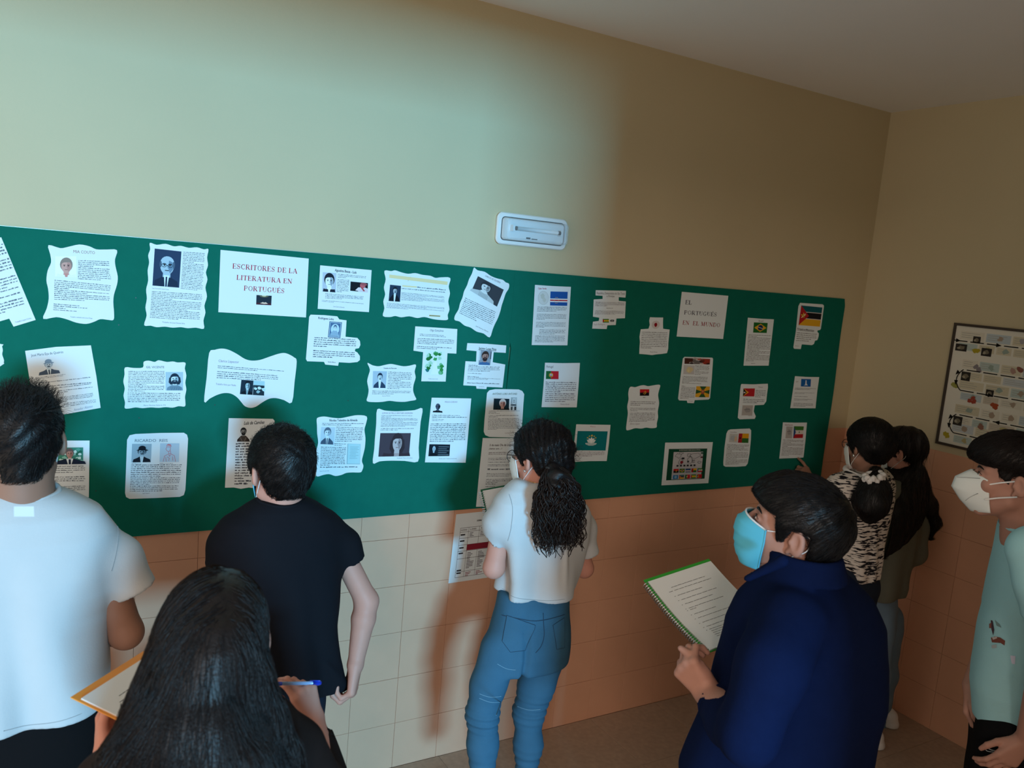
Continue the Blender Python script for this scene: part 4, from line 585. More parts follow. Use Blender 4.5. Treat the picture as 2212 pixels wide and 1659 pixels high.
 ('biography_sheet', 'round-cornered sheet with a multicoloured heading and a dark photo of a white-haired man', [(-22869,15864),(-22770,15976),(-22500,16025),(-21944,16021),(-21378,16011),(-21200,15947),(-21089,15812),(-21085,15388),(-21060,14585),(-21066,14081),(-21202,13994),(-21400,13964),(-21970,13991),(-22586,14023),(-22787,14103),(-22872,14253),(-22882,14719),(-22876,15061)], 0, [('ANTÓNIO LOBO ANTUNES', (-22615,15791),(-21441,15788), 78, '6a7868', 'b'),('Carlota Cortés', (-21861,14142),(-21420,14166), 40, '7a6a68', 's')], [('oldman', [(-22529,15635),(-21792,15616),(-21773,15146),(-22517,15165)]),('streetbw', [(-21713,15680),(-21430,15679),(-21391,15132),(-21700,15145)])], [([(-22718,15133),(-21231,15130),(-21244,14980),(-22721,14986)], 3,(1,), '4a5560', 0.5),([(-22707,14951),(-21281,14940),(-21285,14810),(-22707,14839)], 2,(), '4a5560', 0.5),([(-22715,14804),(-21209,14799),(-21202,14276),(-22692,14322)], 9,(), '4a5560', 0.5)]),
 ('notice_sheet', 'text-only sheet hanging lowest on the board, directly below a round-cornered sheet', [(-22891,13984),(-21917,13955),(-20908,13936),(-20893,12428),(-20893,10925),(-21927,11001),(-22941,11065),(-22924,12585)], 0, [('5 de maio Dia da Língua Portuguesa', (-22541,13631),(-20873,13594), 93, '3a3034', 'b'),('¿Sabías que.....?', (-22563,13496),(-21930,13483), 63, '3a3034', 'b')], [], [([(-22552,13376),(-20898,13366),(-20930,13207),(-22564,13257)], 2,(), '4a4044', 0.5),([(-22542,13141),(-20933,13116),(-20917,12955),(-22554,13027)], 2,(), '4a5560', 0.5),([(-22550,12985),(-20975,12925),(-20967,12850),(-22549,12911)], 1,(), '4a5560', 0.5),([(-22551,12870),(-21025,12821),(-21013,12702),(-22553,12765)], 2,(), '4a5560', 0.5),([(-22548,12712),(-21434,12680),(-21419,12530),(-22547,12576)], 1,(), '4a5560', 0.5),([(-22562,12488),(-20972,12421),(-20978,12239),(-22581,12315)], 3,(), '4a5560', 0.5),([(-22574,12242),(-20991,12191),(-20993,11906),(-22584,11979)], 4,(2,), '4a5560', 0.5),([(-22586,11937),(-22074,11917),(-22068,11853),(-22580,11874)], 1,(), '4a5560', 0.5)]),
 ('biography_sheet', 'rectangular sheet with a photo of a suited man before green leaves', [(-38955,14365),(-38132,14352),(-37304,14327),(-37302,13390),(-37298,12444),(-38170,12490),(-39001,12533),(-38978,13473)], 0, [('Lucía Román', (-37602,12498),(-37458,12502), 30, '556070', 's')], [('greensuit', [(-38490,14137),(-37485,14111),(-37477,13565),(-38486,13595)])], [([(-38788,13554),(-37408,13528),(-37410,13262),(-38787,13301)], 4,(), '4a5560', 0.5),([(-38786,13220),(-37403,13168),(-37405,12911),(-38785,12976)], 4,(), '2f3a46', 0.5),([(-38784,12894),(-37399,12854),(-37402,12619),(-38783,12682)], 4,(), '4a5560', 0.5)]),
 ('biography_sheet', 'large round-cornered sheet with two portraits side by side, one a red line drawing', [(-36206,14319),(-36134,14469),(-35954,14508),(-35186,14522),(-34459,14510),(-34355,14437),(-34318,14296),(-34331,13420),(-34352,12501),(-34395,12326),(-34523,12271),(-35318,12282),(-36090,12307),(-36198,12377),(-36231,12516),(-36218,13405)], 0, [('RICARDO  REIS', (-35972,14238),(-34965,14212), 101, '54657a', 's'),('Saúl Vázquez', (-35695,12454),(-35478,12454), 35, '444d58', 's')], [('darkhat', [(-36053,14179),(-35457,14159),(-35466,13534),(-36064,13551)]),('redline', [(-35193,14168),(-34593,14148),(-34590,13502),(-35198,13529)])], [([(-36055,13533),(-35749,13502),(-35748,13468),(-36054,13492)], 1,(), '4a5560', 0.5),([(-35191,13501),(-34749,13474),(-34748,13439),(-35190,13460)], 1,(), '4a5560', 0.5),([(-36069,13493),(-34485,13427),(-34511,12971),(-36075,13049)], 7,(), '2f3a46', 0.5),([(-36075,13049),(-34511,12971),(-34609,12464),(-36089,12542)], 9,(4,), '3c4650', 0.5)]),
 ('biography_sheet', 'sheet in heavy cursive script half hidden behind a black-haired head', [(-33006,14988),(-32290,14965),(-31484,14936),(-31423,14862),(-31437,13915),(-31431,12374),(-31690,12416),(-31938,12405),(-32221,12460),(-32498,12429),(-32742,12492),(-33043,12503),(-33027,13720)], 0, [('Luís de Camões', (-32487,14746),(-31776,14767), 122, '1c2a3a', 'bi')], [('bust', [(-32740,14662),(-32270,14651),(-32255,14133),(-32731,14148)])], [([(-32736,14123),(-31552,14103),(-31516,12510),(-32728,12582)], 16,(0,13), '2a3038', 0.62)]),
 ('biography_sheet', 'wavy-edged paper scrap cut off by the frame below a tilted sheet', [(-40812,17385),(-39755,17386),(-39703,17311),(-39683,17190),(-39698,17067),(-39656,16915),(-39661,16822),(-39754,16698),(-40820,15988)], 1, [], [], [([(-40764,17222),(-39806,17248),(-39819,16789),(-40769,16230)], 8,(), '4a5560', 0.5)])
]
def mm(p): return (p[0] / 10000.0, p[1] / 10000.0)
for si, (name, label, out, smooth, heads, pics, blocks) in enumerate(SHEETS):
    P2 = [mm(p) for p in out]
    if smooth: P2 = [tuple(q) for q in catmull([(p[0], p[1]) for p in P2], 3, True)]
    A = sum(P2[i][0] * P2[(i + 1) % len(P2)][1] - P2[(i + 1) % len(P2)][0] * P2[i][1] for i in range(len(P2)))
    if A < 0: P2 = P2[::-1]
    y0 = YB - 0.0008; y1 = YB - 0.0014
    cx = sum(p[0] for p in P2) / len(P2); cz = sum(p[1] for p in P2) / len(P2)
    n = len(P2)
    V = [(p[0] - cx, y1, p[1] - cz) for p in P2] + [(p[0] - cx, y0, p[1] - cz) for p in P2]
    F = [tuple(range(n)), tuple(range(2 * n - 1, n - 1, -1))] + [(i, n + i, n + (i + 1) % n, (i + 1) % n) for i in range(n)]
    o = mesh_py(name, V, F, None, M['paper']); o.location = (cx, 0, cz)
    tag(o, label, 'poster sheet' if name in ('title_sheet', 'map_sheet') else 'paper sheet', {'biography_sheet': 'sheets about writers on the left of the green board', 'country_sheet': 'sheets about countries on the right of the green board', 'title_sheet': 'title sheets on the green board'}.get(name))
    pr = Print(y1 - 0.0002)
    for bi, (q, nl, par, col, k) in enumerate(blocks): text_block(pr, [mm(p) for p in q], nl, par, fade(col), k, si * 31 + bi)
    pr.build('printed_text', o)
    for hi, (t, a, b, h, col, st) in enumerate(heads):
        if name == 'map_sheet': continue
        pr = Print(y1 - 0.0002); heading(pr, t, mm(a), mm(b), h / 10000.0, col, st, 0)
        pr.build('heading' if hi == 0 or name == 'title_sheet' or si == 8 and hi == 1 else 'caption', o)
    for kind, q in pics:
        pr = Print(y1 - 0.0002)
        q = [mm(p) for p in q]
        for li, (pts, c) in enumerate(pic(kind)): pr.poly([lerp2(q, *p) for p in pts], c, 1 + li * 0.35)
        if name == 'map_sheet':
            (t, a, b, h, col, st) = heads[0]; heading(pr, t, mm(a), mm(b), h / 10000.0, col, st, 40)
        pr.build('flag' if kind in FLAG or kind in ('gyronny', 'bluetower') else 'heading_band' if kind.startswith('band') else 'map' if kind in ('worldmap', 'globe', 'spain', 'greymap', 'palemap', 'redmap') else 'picture', o)

# timetable taped on the tiles under the board
def timetable():
    x0, z1 = -2.3789, 1.0778; w, h = 0.21, 0.297; dx = -0.011
    q = [(x0, z1), (x0 + w, z1 + 0.004), (x0 + w + dx, z1 + 0.004 - h), (x0 + dx, z1 - h)]
    cx, cz = x0 + w / 2, z1 - h / 2
    y0, y1 = -0.0013, -0.0019
    V = [(p[0] - cx, y1, p[1] - cz) for p in q[::-1]] + [(p[0] - cx, y0, p[1] - cz) for p in q[::-1]]
    F = [(0, 1, 2, 3), (7, 6, 5, 4)] + [(i, 4 + i, 4 + (i + 1) % 4, (i + 1) % 4) for i in range(4)]
    o = mesh_py('timetable_sheet', V, F, None, M['paper']); o.location = (cx, 0, cz)
    tag(o, 'timetable sheet with a dark red cell, on the tiles below the board', 'paper sheet')
    pr = Print(y1 - 0.0002); c = '4a4648'
    Q = lambda u, v: lerp2(q, u, v)
    cols = [0.13, 0.32, 0.56, 0.8, 0.95]; rows = [0.21, 0.27, 0.36, 0.46, 0.55, 0.66, 0.85, 0.93]
    def ln(a, b, t, col=c, l=0): pr.poly([Q(p[0], p[1]) for p in L_(a, b, t, '')[0]], col, l)
    for u in cols: ln((u, rows[0]), (u, rows[-1]), 0.006)
    for v in rows: ln((cols[0], v), (cols[-1], v), 0.005)
    pr.poly([Q(0.32, 0.46), Q(0.95, 0.46), Q(0.95, 0.545), Q(0.32, 0.545)], '8a2638', 1)
    for i, v in enumerate((0.31, 0.4, 0.5, 0.58, 0.83, 0.87)): ln((0.15, v), (0.25, v), 0.02, '2c2a2e')
    rr = random.Random(4)
    for a, b in ((0.28, 0.35), (0.57, 0.82), (0.86, 0.92)):
        for u in cols[1:-1]:
            v = a + 0.015
            while v < b: ln((u + 0.03, v), (u + rr.uniform(0.08, 0.2), v), 0.009, '8a3a40' if a > 0.8 else '55525a'); v += 0.022
    pr.build('table_print', o)
    pr = Print(y1 - 0.0002)
    heading(pr, 'SEMANA', Q(0.48, 0.135), Q(0.70, 0.135), 0.007, '26262a', 'b', 0)
    pr.build('heading', o)
    for t, u in (('HORAS', 0.145), ('LUNES', 0.35), ('MARTES', 0.6)):
        pr = Print(y1 - 0.0002); heading(pr, t, Q(u, 0.25), Q(u + 0.14, 0.25), 0.006, '26262a', 'b', 0); pr.build('column_title', o)
timetable()

# ------------------------------------------------------------------ emergency light
def rrect(w, h, r, n=6):
    P = []
    for cx, cz, a0 in ((w / 2 - r, h / 2 - r, 0), (-w / 2 + r, h / 2 - r, 90), (-w / 2 + r, -h / 2 + r, 180), (w / 2 - r, -h / 2 + r, 270)):
        for i in range(n): a = math.radians(a0 + 90 * i / (n - 1)); P.append((cx + r * math.cos(a), cz + r * math.sin(a)))
    return P
def loft_rr(name, specs, m, parent, off, cap0=True, cap1=True, smooth=False):
    """specs: (y, w, h, r) rounded rectangles stacked towards the room"""
    V = []; F = []
    for (y, w, h, r) in specs: V += [(off[0] + p[0], y, off[2] + p[1]) for p in rrect(w, h, r)]
    n = 24
    for k in range(len(specs) - 1):
        for i in range(n): F.append((k * n + i, k * n + (i + 1) % n, (k + 1) * n + (i + 1) % n, (k + 1) * n + i))
    if cap0: F.append(tuple(range(n)))
    if cap1: F.append(tuple((len(specs) - 1) * n + i for i in reversed(range(n))))
    return mesh_py(name, V, F, parent, m, smooth)
EL = empty('emergency_light', (-2.142, 0, 2.251), 'white emergency light with a clear cover above the board', 'wall light')
ec = (-2.142, 0, 2.251)
loft_rr('back_plate', [(-0.0005, 0.326, 0.118, 0.022), (-0.016, 0.334, 0.126, 0.024), (-0.021, 0.326, 0.118, 0.022)], M['plastic'], EL, ec)
loft_rr('housing', [(-0.020, 0.292, 0.088, 0.014), (-0.030, 0.284, 0.080, 0.012)], M['plastic'], EL, ec)
loft_rr('gasket', [(-0.0205, 0.297, 0.093, 0.015), (-0.0222, 0.297, 0.093, 0.015)], M['wire'], EL, ec)
loft_rr('clear_cover', [(-0.021, 0.294, 0.090, 0.014), (-0.064, 0.286, 0.082, 0.013), (-0.072, 0.272, 0.068, 0.012)], M['cover'], EL, ec, False, True)
tube('lamp_tube', [(ec[0] - 0.095, -0.048, ec[2] + 0.004), (ec[0] + 0.105, -0.048, ec[2] + 0.004)], 0.0078, M['plastic'], EL, 14)
for sx in (-0.098, 0.108):
    c_ = tube('tube_cap', [(ec[0] + sx - 0.006, -0.048, ec[2] + 0.004), (ec[0] + sx + 0.006, -0.048, ec[2] + 0.004)], 0.0084, M['darkframe'], EL, 12)
    boxes('tube_socket', [(ec[0] + sx * 1.1 - 0.005, -0.054, ec[2] - 0.008, ec[0] + sx * 1.1 + 0.005, -0.0295, ec[2] + 0.016)], M['plastic'], EL)
boxes('rating_label', [(ec[0] - 0.035, -0.0306, ec[2] - 0.033, ec[0] - 0.015, -0.0301, ec[2] - 0.026), (ec[0] - 0.010, -0.0306, ec[2] - 0.033, ec[0] + 0.018, -0.0301, ec[2] - 0.029)], M['wire'], EL)

# ------------------------------------------------------------------ framed timeline chart on the right wall
def chart():
    ya, yb = -0.545, -1.36; z0, z1 = 1.434, 2.01
    ch = empty('wall_chart', (-0.01, (ya + yb) / 2, z0), 'dark-framed pale timeline chart with looping black arrows on the right wall', 'poster')
    t = 0.012
    boxes('frame', [(-0.018, yb - t, z0 - t, -0.0005, ya + t, z0), (-0.018, yb - t, z1, -0.0005, ya + t, z1 + t), (-0.018, ya, z0, -0.0005, ya + t, z1), (-0.018, yb - t, z0, -0.0005, yb, z1)], M['darkframe'], ch)
    boxes('chart_sheet', [(-0.010, yb, z0, -0.0005, ya, z1)], M['paper'], ch)
    W = ya - yb; H = z1 - z0
    pr = Print(0.0)
    def Q(u, v): return (u * W, -v * H)
    def rect(u0, v0, u1, v1, c, l=0): pr.poly([Q(u0, v0), Q(u1, v0), Q(u1, v1), Q(u0, v1)], c, l)
    rr = random.Random(11)
    rect(0, 0, 1, 1, 'e2dfd2', 0)
    def panels(v0, v1, seed, start=0.03):
        r = random.Random(seed); u = start
        while u < 0.97:
            w = r.uniform(0.08, 0.15); c = r.choice(['b9c6cc', 'd3cbb2', 'cfc7ad', 'c9bfae', 'b8c8c4', 'dbd6c6', 'c5ccd0'])
            rect(u, v0, min(u + w, 0.98), v1, c, 1)
            for k in range(3): rect(u + 0.008, v0 + (v1 - v0) * (0.2 + 0.25 * k), min(u + w * r.uniform(0.5, 0.9), 0.97), v0 + (v1 - v0) * (0.25 + 0.25 * k), 'a5a69c', 2)
            if r.random() < 0.6: pr.poly([Q(*p) for p in blob(min(u + w * 0.6, .95), (v0 + v1) / 2, 0.018, 0.022, seed * 9 + int(u * 100), 9, 0.4)], r.choice(['a89684', 'b4aa7c', 'a4a0a4', 'ae8c80', '98a89e']), 3)
            u += w + 0.012
    rows = [0.125, 0.36, 0.535, 0.74, 0.90]
    for i, v in enumerate(rows):
        panels(v - 0.085, v - 0.015, 20 + i, 0.03 if i in (0,) else 0.07)
        panels(v + 0.015, v + 0.075, 40 + i, 0.03 if i in (0,) else 0.09)
    for (u, v, w, h) in ((0.11, 0.075, 0.045, 0.055), (0.012, 0.15, 0.07, 0.06), (0.17, 0.16, 0.06, 0.065), (0.075, 0.375, 0.055, 0.075), (0.235, 0.49, 0.045, 0.055), (0.07, 0.755, 0.055, 0.075), (0.55, 0.1, 0.06, 0.06), (0.6, 0.38, 0.06, 0.07), (0.75, 0.75, 0.06, 0.07)):
        rect(u, v, u + w, v + h, '33302c', 4); pr.poly([Q(*p) for p in blob(u + w / 2, v + h / 2, w * 0.3, h * 0.28, int(u * 999), 9)], '77705f', 5); pr.poly([Q(*p) for p in blob(u + w * 0.3, v + h * 0.6, w * 0.16, h * 0.16, int(u * 777), 8)], 'a09884', 6)
    for (u, v, c) in ((0.135, 0.19, 'b0a030'), (0.05, 0.50, '9a9a50'), (0.16, 0.595, 'a04a3a'), (0.30, 0.62, 'a85030'), (0.05, 0.93, 'b0a030'), (0.24, 0.80, '946a5a'), (0.16, 0.33, '8a8488'), (0.40, 0.30, '8a5a50'), (0.5, 0.6, '6a7a90')):
        for k in range(3): pr.poly([Q(*p) for p in blob(u + rr.uniform(-.015, .015), v + rr.uniform(-.015, .015), 0.016, 0.018, int(u * 555 + k), 9, 0.4)], c, 7 + k)
    # the dashed path with arrow heads and turns
    path = []
    def turn(v0, v1): return [(0.05 + 0.03 * (1 - math.sin(math.pi * t)) , v0 + (v1 - v0) * t) for t in np.linspace(0.08, 0.92, 9)]
    segs = [[(0.0, rows[0]), (0.98, rows[0])], [(0.98, rows[1]), (0.085, rows[1])] + turn(rows[1], rows[2]) + [(0.085, rows[2]), (0.98, rows[2])], [(0.98, rows[3]), (0.085, rows[3])] + turn(rows[3], rows[4]) + [(0.085, rows[4]), (0.98, rows[4])]]
    def seg(a, b, w, c, l):
        dx, dz = (b[0] - a[0]) * W, (b[1] - a[1]) * H; L = math.hypot(dx, dz) + 1e-9; nx, nz = -dz / L * w / 2, dx / L * w / 2
        A = (a[0] * W, -a[1] * H); B_ = (b[0] * W, -b[1] * H)
        pr.poly([(A[0] + nx, A[1] - nz), (B_[0] + nx, B_[1] - nz), (B_[0] - nx, B_[1] + nz), (A[0] - nx, A[1] + nz)], c, l)
    for s in segs:
        for a, b in zip(s[:-1], s[1:]):
            n = max(1, int(abs(b[0] - a[0]) / 0.09))
            for k in range(n):
                f0, f1 = k / n, (k + (0.82 if n > 1 else 1.0)) / n
                seg((a[0] + (b[0] - a[0]) * f0, a[1] + (b[1] - a[1]) * f0), (a[0] + (b[0] - a[0]) * f1, a[1] + (b[1] - a[1]) * f1), 0.0048, '17150f', 12)
    def arrow(u, v, du, dv):
        pr.poly([(u * W + du * 0.016, -v * H - dv * 0.016), (u * W - du * 0.008 - dv * 0.010, -v * H + dv * 0.008 - du * 0.010), (u * W - du * 0.008 + dv * 0.010, -v * H + dv * 0.008 + du * 0.010)], '17150f', 13)
    for a in ((0.02, rows[0], 1, 0), (0.26, rows[0], 1, 0), (0.052, rows[1] + 0.03, -0.6, 0.8), (0.05, 0.47, 0, 1), (0.26, rows[2], 1, 0), (0.052, rows[3] + 0.03, -0.6, 0.8), (0.05, 0.84, 0, 1), (0.33, rows[3], -1, 0)): arrow(*a)
    pr.build('chart_print', ch, lambda v: (-0.0106 + v[1], ya - v[0], z1 + v[2]))
chart()
# ------------------------------------------------------------------ people: smooth distance fields -> surface nets
def nrm(v): v = np.asarray(v, float); return v / (np.linalg.norm(v) + 1e-12)
def rc(P, a, b, r1, r2):
    a = np.asarray(a, np.float32); b = np.asarray(b, np.float32); ab = b - a; L2 = float(ab @ ab) + 1e-9
    h = np.clip(((P - a) @ ab) / L2, 0, 1)
    return np.sqrt((((P - a) - h[:, None] * ab) ** 2).sum(1)) - (r1 + (r2 - r1) * h)
def el(P, c, r, Rm=None):
    p = P - np.asarray(c, np.float32)
    if Rm is not None: p = p @ np.asarray(Rm, np.float32)
    r = np.asarray(r, np.float32)
    q = p / r; k0 = np.sqrt((q ** 2).sum(1)); k1 = np.sqrt(((q / r) ** 2).sum(1)) + 1e-9
    return k0 * (k0 - 1) / k1
def smin(a, b, k):
    h = np.clip(0.5 + 0.5 * (b - a) / k, 0, 1); return b + (a - b) * h - k * h * (1 - h)
def smax(a, b, k): return -smin(-a, -b, k)
def chain(P, pts, rs, k=0.02):
    d = None
    for i in range(len(pts) - 1):
        e = rc(P, pts[i], pts[i + 1], rs[i], rs[i + 1]); d = e if d is None else smin(d, e, k)
    return d
def loft(P, st, yaw=0.0, e=2.3, z0=None, z1=None, k=0.01, shift=0.0, fwd=0.0):
    """st: (z, cx, cy, half width, half depth) from top to bottom or bottom to top"""
    st = sorted(st); zs = [s[0] for s in st]
    z = P[:, 2]; I = lambda i: np.interp(z, zs, [s[i] for s in st])
    c, s = math.cos(yaw), math.sin(yaw)
    dx = P[:, 0] - I(1); dy = P[:, 1] - I(2)
    u = dx * c - dy * s; v = dx * s + dy * c - fwd
    a = np.maximum(I(3) + shift, 0.008); b = np.maximum(I(4) + shift, 0.008)
    q = (np.abs(u / a) ** e + np.abs(v / b) ** e) ** (1 / e)
    m = np.sqrt((u / a) ** 2 + (v / b) ** 2) + 1e-6
    sc = m / (np.sqrt((u / a ** 2) ** 2 + (v / b ** 2) ** 2) + 1e-6)      # local width for a near-true distance
    d = (q - 1) * np.minimum(sc, np.maximum(a, b))
    d = smax(d, z - (zs[-1] if z1 is None else z1), k); d = smax(d, (zs[0] if z0 is None else z0) - z, k)
    return d
def cut(d, P, p, n, k=0.003): return smax(d, (P - np.asarray(p, np.float32)) @ np.asarray(nrm(n), np.float32), k)
def nets(fn, lo, hi, h):
    lo = np.asarray(lo, float); hi = np.asarray(hi, float)
    m = 4; n = np.ceil((hi - lo) / (h * m)).astype(int) + 1
    g = [lo[i] + np.arange(n[i]) * h * m for i in range(3)]
    Pc = np.stack(np.meshgrid(*g, indexing='ij'), -1).reshape(-1, 3).astype(np.float32)
    Dc = fn(Pc).reshape(n)
    a = np.abs(Dc) < h * m * 1.9
    # coarse cells to refine: any node near the surface or a sign change
    cell = np.zeros(n - 1, bool); sg = Dc < 0; mn = np.ones(n - 1, bool); mx = np.zeros(n - 1, bool)
    for i in (0, 1):
        for j in (0, 1):
            for k in (0, 1):
                sl = (slice(i, n[0] - 1 + i), slice(j, n[1] - 1 + j), slice(k, n[2] - 1 + k))
                cell |= a[sl]; mn &= sg[sl]; mx |= sg[sl]
    cell |= (mx & ~mn)
    N = (n - 1) * m + 1
    D = np.repeat(np.repeat(np.repeat(Dc[:-1, :-1, :-1], m, 0), m, 1), m, 2)
    D = np.pad(D, ((0, 1),) * 3, mode='edge'); D = np.where(D < 0, -1.0, 1.0).astype(np.float32)
    mk = np.repeat(np.repeat(np.repeat(cell, m, 0), m, 1), m, 2); mk = np.pad(mk, ((0, 1),) * 3)
    mk2 = mk.copy()
    mk2[1:] |= mk[:-1]; t = mk2.copy(); mk2[:, 1:] |= t[:, :-1]; t = mk2.copy(); mk2[:, :, 1:] |= t[:, :, :-1]
    idx = np.argwhere(mk2)
    D[mk2] = fn((lo + idx * h).astype(np.float32))
    # surface nets
    S = D < 0
    cs = np.array(D.shape) - 1
    acc = np.zeros(tuple(cs) + (3,), np.float32); cnt = np.zeros(tuple(cs), np.int32); edges = []
    for ax in range(3):
        s0 = [slice(None)] * 3; s1 = [slice(None)] * 3; s0[ax] = slice(0, -1); s1[ax] = slice(1, None)
        E = np.argwhere(S[tuple(s0)] != S[tuple(s1)])
        o = np.zeros(3, int); o[ax] = 1
        d0 = D[tuple(E.T)]; d1 = D[tuple((E + o).T)]
        p = E.astype(np.float32); p[:, ax] += d0 / (d0 - d1)
        b, c = [(1, 2), (2, 0), (0, 1)][ax]
        ok = (E[:, b] > 0) & (E[:, c] > 0) & (E[:, b] < cs[b]) & (E[:, c] < cs[c])
        E, p, d0 = E[ok], p[ok], d0[ok]
        q = []
        for (i, j) in ((-1, -1), (0, -1), (0, 0), (-1, 0)):
            Cc = E.copy(); Cc[:, b] += i; Cc[:, c] += j
            np.add.at(acc, tuple(Cc.T), p); np.add.at(cnt, tuple(Cc.T), 1); q.append(np.ravel_multi_index(tuple(Cc.T), tuple(cs)))
        q = np.stack(q, 1); q[d0 >= 0] = q[d0 >= 0][:, ::-1]
        edges.append(q)
    q = np.concatenate(edges); used = np.unique(q)
    V = acc.reshape(-1, 3)[used] / np.maximum(cnt.reshape(-1)[used], 1)[:, None]
    return lo + V.astype(float) * h, np.searchsorted(used, q)
def bbox_of(pts, pad): pts = np.asarray(pts, float); return pts.min(0) - pad, pts.max(0) + pad
def sdf_mesh(name, fn, lo, hi, h, m, parent):
    V, Q = nets(fn, lo, hi, h); return mesh_np(name, V, Q, parent, m)
def joined(name, parts, m, parent):
    V = []; Q = []; k = 0
    for v, q in parts: V.append(v); Q.append(q + k); k += len(v)
    return mesh_np(name, np.concatenate(V), np.concatenate(Q), parent, m)

class Frame:
    """a head or a hand: local metres -> world"""
    def __init__(s, c, yaw=0, pitch=0, roll=0, sc=1.0):
        y, p, r = [math.radians(v) for v in (yaw, pitch, roll)]
        f = np.array([math.sin(y) * math.cos(p), math.cos(y) * math.cos(p), math.sin(p)])
        x = np.array([math.cos(y), -math.sin(y), 0.0]); u = np.cross(x, f)
        s.R = np.stack([math.cos(r) * x + math.sin(r) * u, f, -math.sin(r) * x + math.cos(r) * u], 1); s.c = np.asarray(c, float); s.s = sc
    def w(s, p): return s.c + (np.atleast_2d(np.asarray(p, float)) * s.s) @ s.R.T if np.ndim(p) > 1 else s.c + s.R @ (np.asarray(p, float) * s.s)
    def l(s, P): return (((P - s.c.astype(np.float32)) @ s.R.astype(np.float32)) / s.s).astype(np.float32)

def head_d(p):
    ax = np.stack([np.abs(p[:, 0]), p[:, 1], p[:, 2]], 1)
    d = el(p, (0, -.012, .030), (.074, .097, .088))
    d = smin(d, el(p, (0, .028, -.030), (.059, .064, .084)), .03)
    d = smin(d, rc(ax, (.048, .005, -.058), (.012, .066, -.100), .024, .019), .022)
    d = smin(d, el(p, (0, .074, -.102), (.02, .017, .016)), .02)
    d = smin(d, el(ax, (.040, .060, -.022), (.022, .020, .020)), .02)
    d = smin(d, rc(ax, (.012, .085, .024), (.045, .068, .022), .010, .009), .014)
    d = smax(d, -el(ax, (.032, .099, .005), (.017, .014, .011)), .014)
    d = smin(d, el(ax, (.031, .076, .004), (.0155, .0145, .011)), .004)
    d = smin(d, rc(p, (0, .090, .014), (0, .112, -.024), .0065, .0105), .010)
    d = smin(d, el(ax, (.0115, .101, -.029), (.008, .010, .0075)), .006)
    d = smin(d, rc(ax, (0, .0925, -.0575), (.019, .084, -.060), .0055, .003), .005)
    d = smin(d, rc(ax, (0, .0915, -.067), (.016, .084, -.066), .0062, .003), .005)
    # ears
    t = math.radians(-12); Re = np.array([[1, 0, 0], [0, math.cos(t), -math.sin(t)], [0, math.sin(t), math.cos(t)]]); t2 = math.radians(24); Re = np.array([[math.cos(t2), -math.sin(t2), 0], [math.sin(t2), math.cos(t2), 0], [0, 0, 1]]) @ Re
    e = el(ax, (.083, -.018, -.003), (.0095, .0185, .031), Re)
    e = smin(e, rc(ax, (.077, -.008, -.026), (.075, -.004, -.032), .006, .005), .006)
    e = smax(e, -el(ax, (.092, -.013, .000), (.0075, .0105, .019), Re), .004)
    e = smin(e, el(ax, (.081, -.002, -.006), (.0045, .004, .006)), .003)
    return smin(d, e, .007)
def eyes(F, parent):
    V = []; Q = []; out = []
    for sx in (-1, 1):
        o = uv_ball('eye', F.w((sx * .031, .0815, .0035)), [F.s * .0118, F.s * .0100, F.s * .0062], F.R, M['eye'], parent)
        uv_ball('iris', F.w((sx * .031, .0895, .0035)), [F.s * .0052, F.s * .0026, F.s * .0052], F.R, M['iris'], o)
def uv_ball(name, c, r, R, m, parent, nu=14, nv=9):
    V = []; F = []
    for j in range(nv + 1):
        t = math.pi * j / nv
        for i in range(nu):
            a = 2 * math.pi * i / nu; V.append(np.asarray(c) + np.asarray(R) @ (np.array([math.sin(t) * math.cos(a), math.sin(t) * math.sin(a), math.cos(t)]) * np.asarray(r)))
    for j in range(nv):
        for i in range(nu): F.append((j * nu + i, (j + 1) * nu + i, (j + 1) * nu + (i + 1) % nu, j * nu + (i + 1) % nu))
    return mesh_np(name, V, F, parent, m)

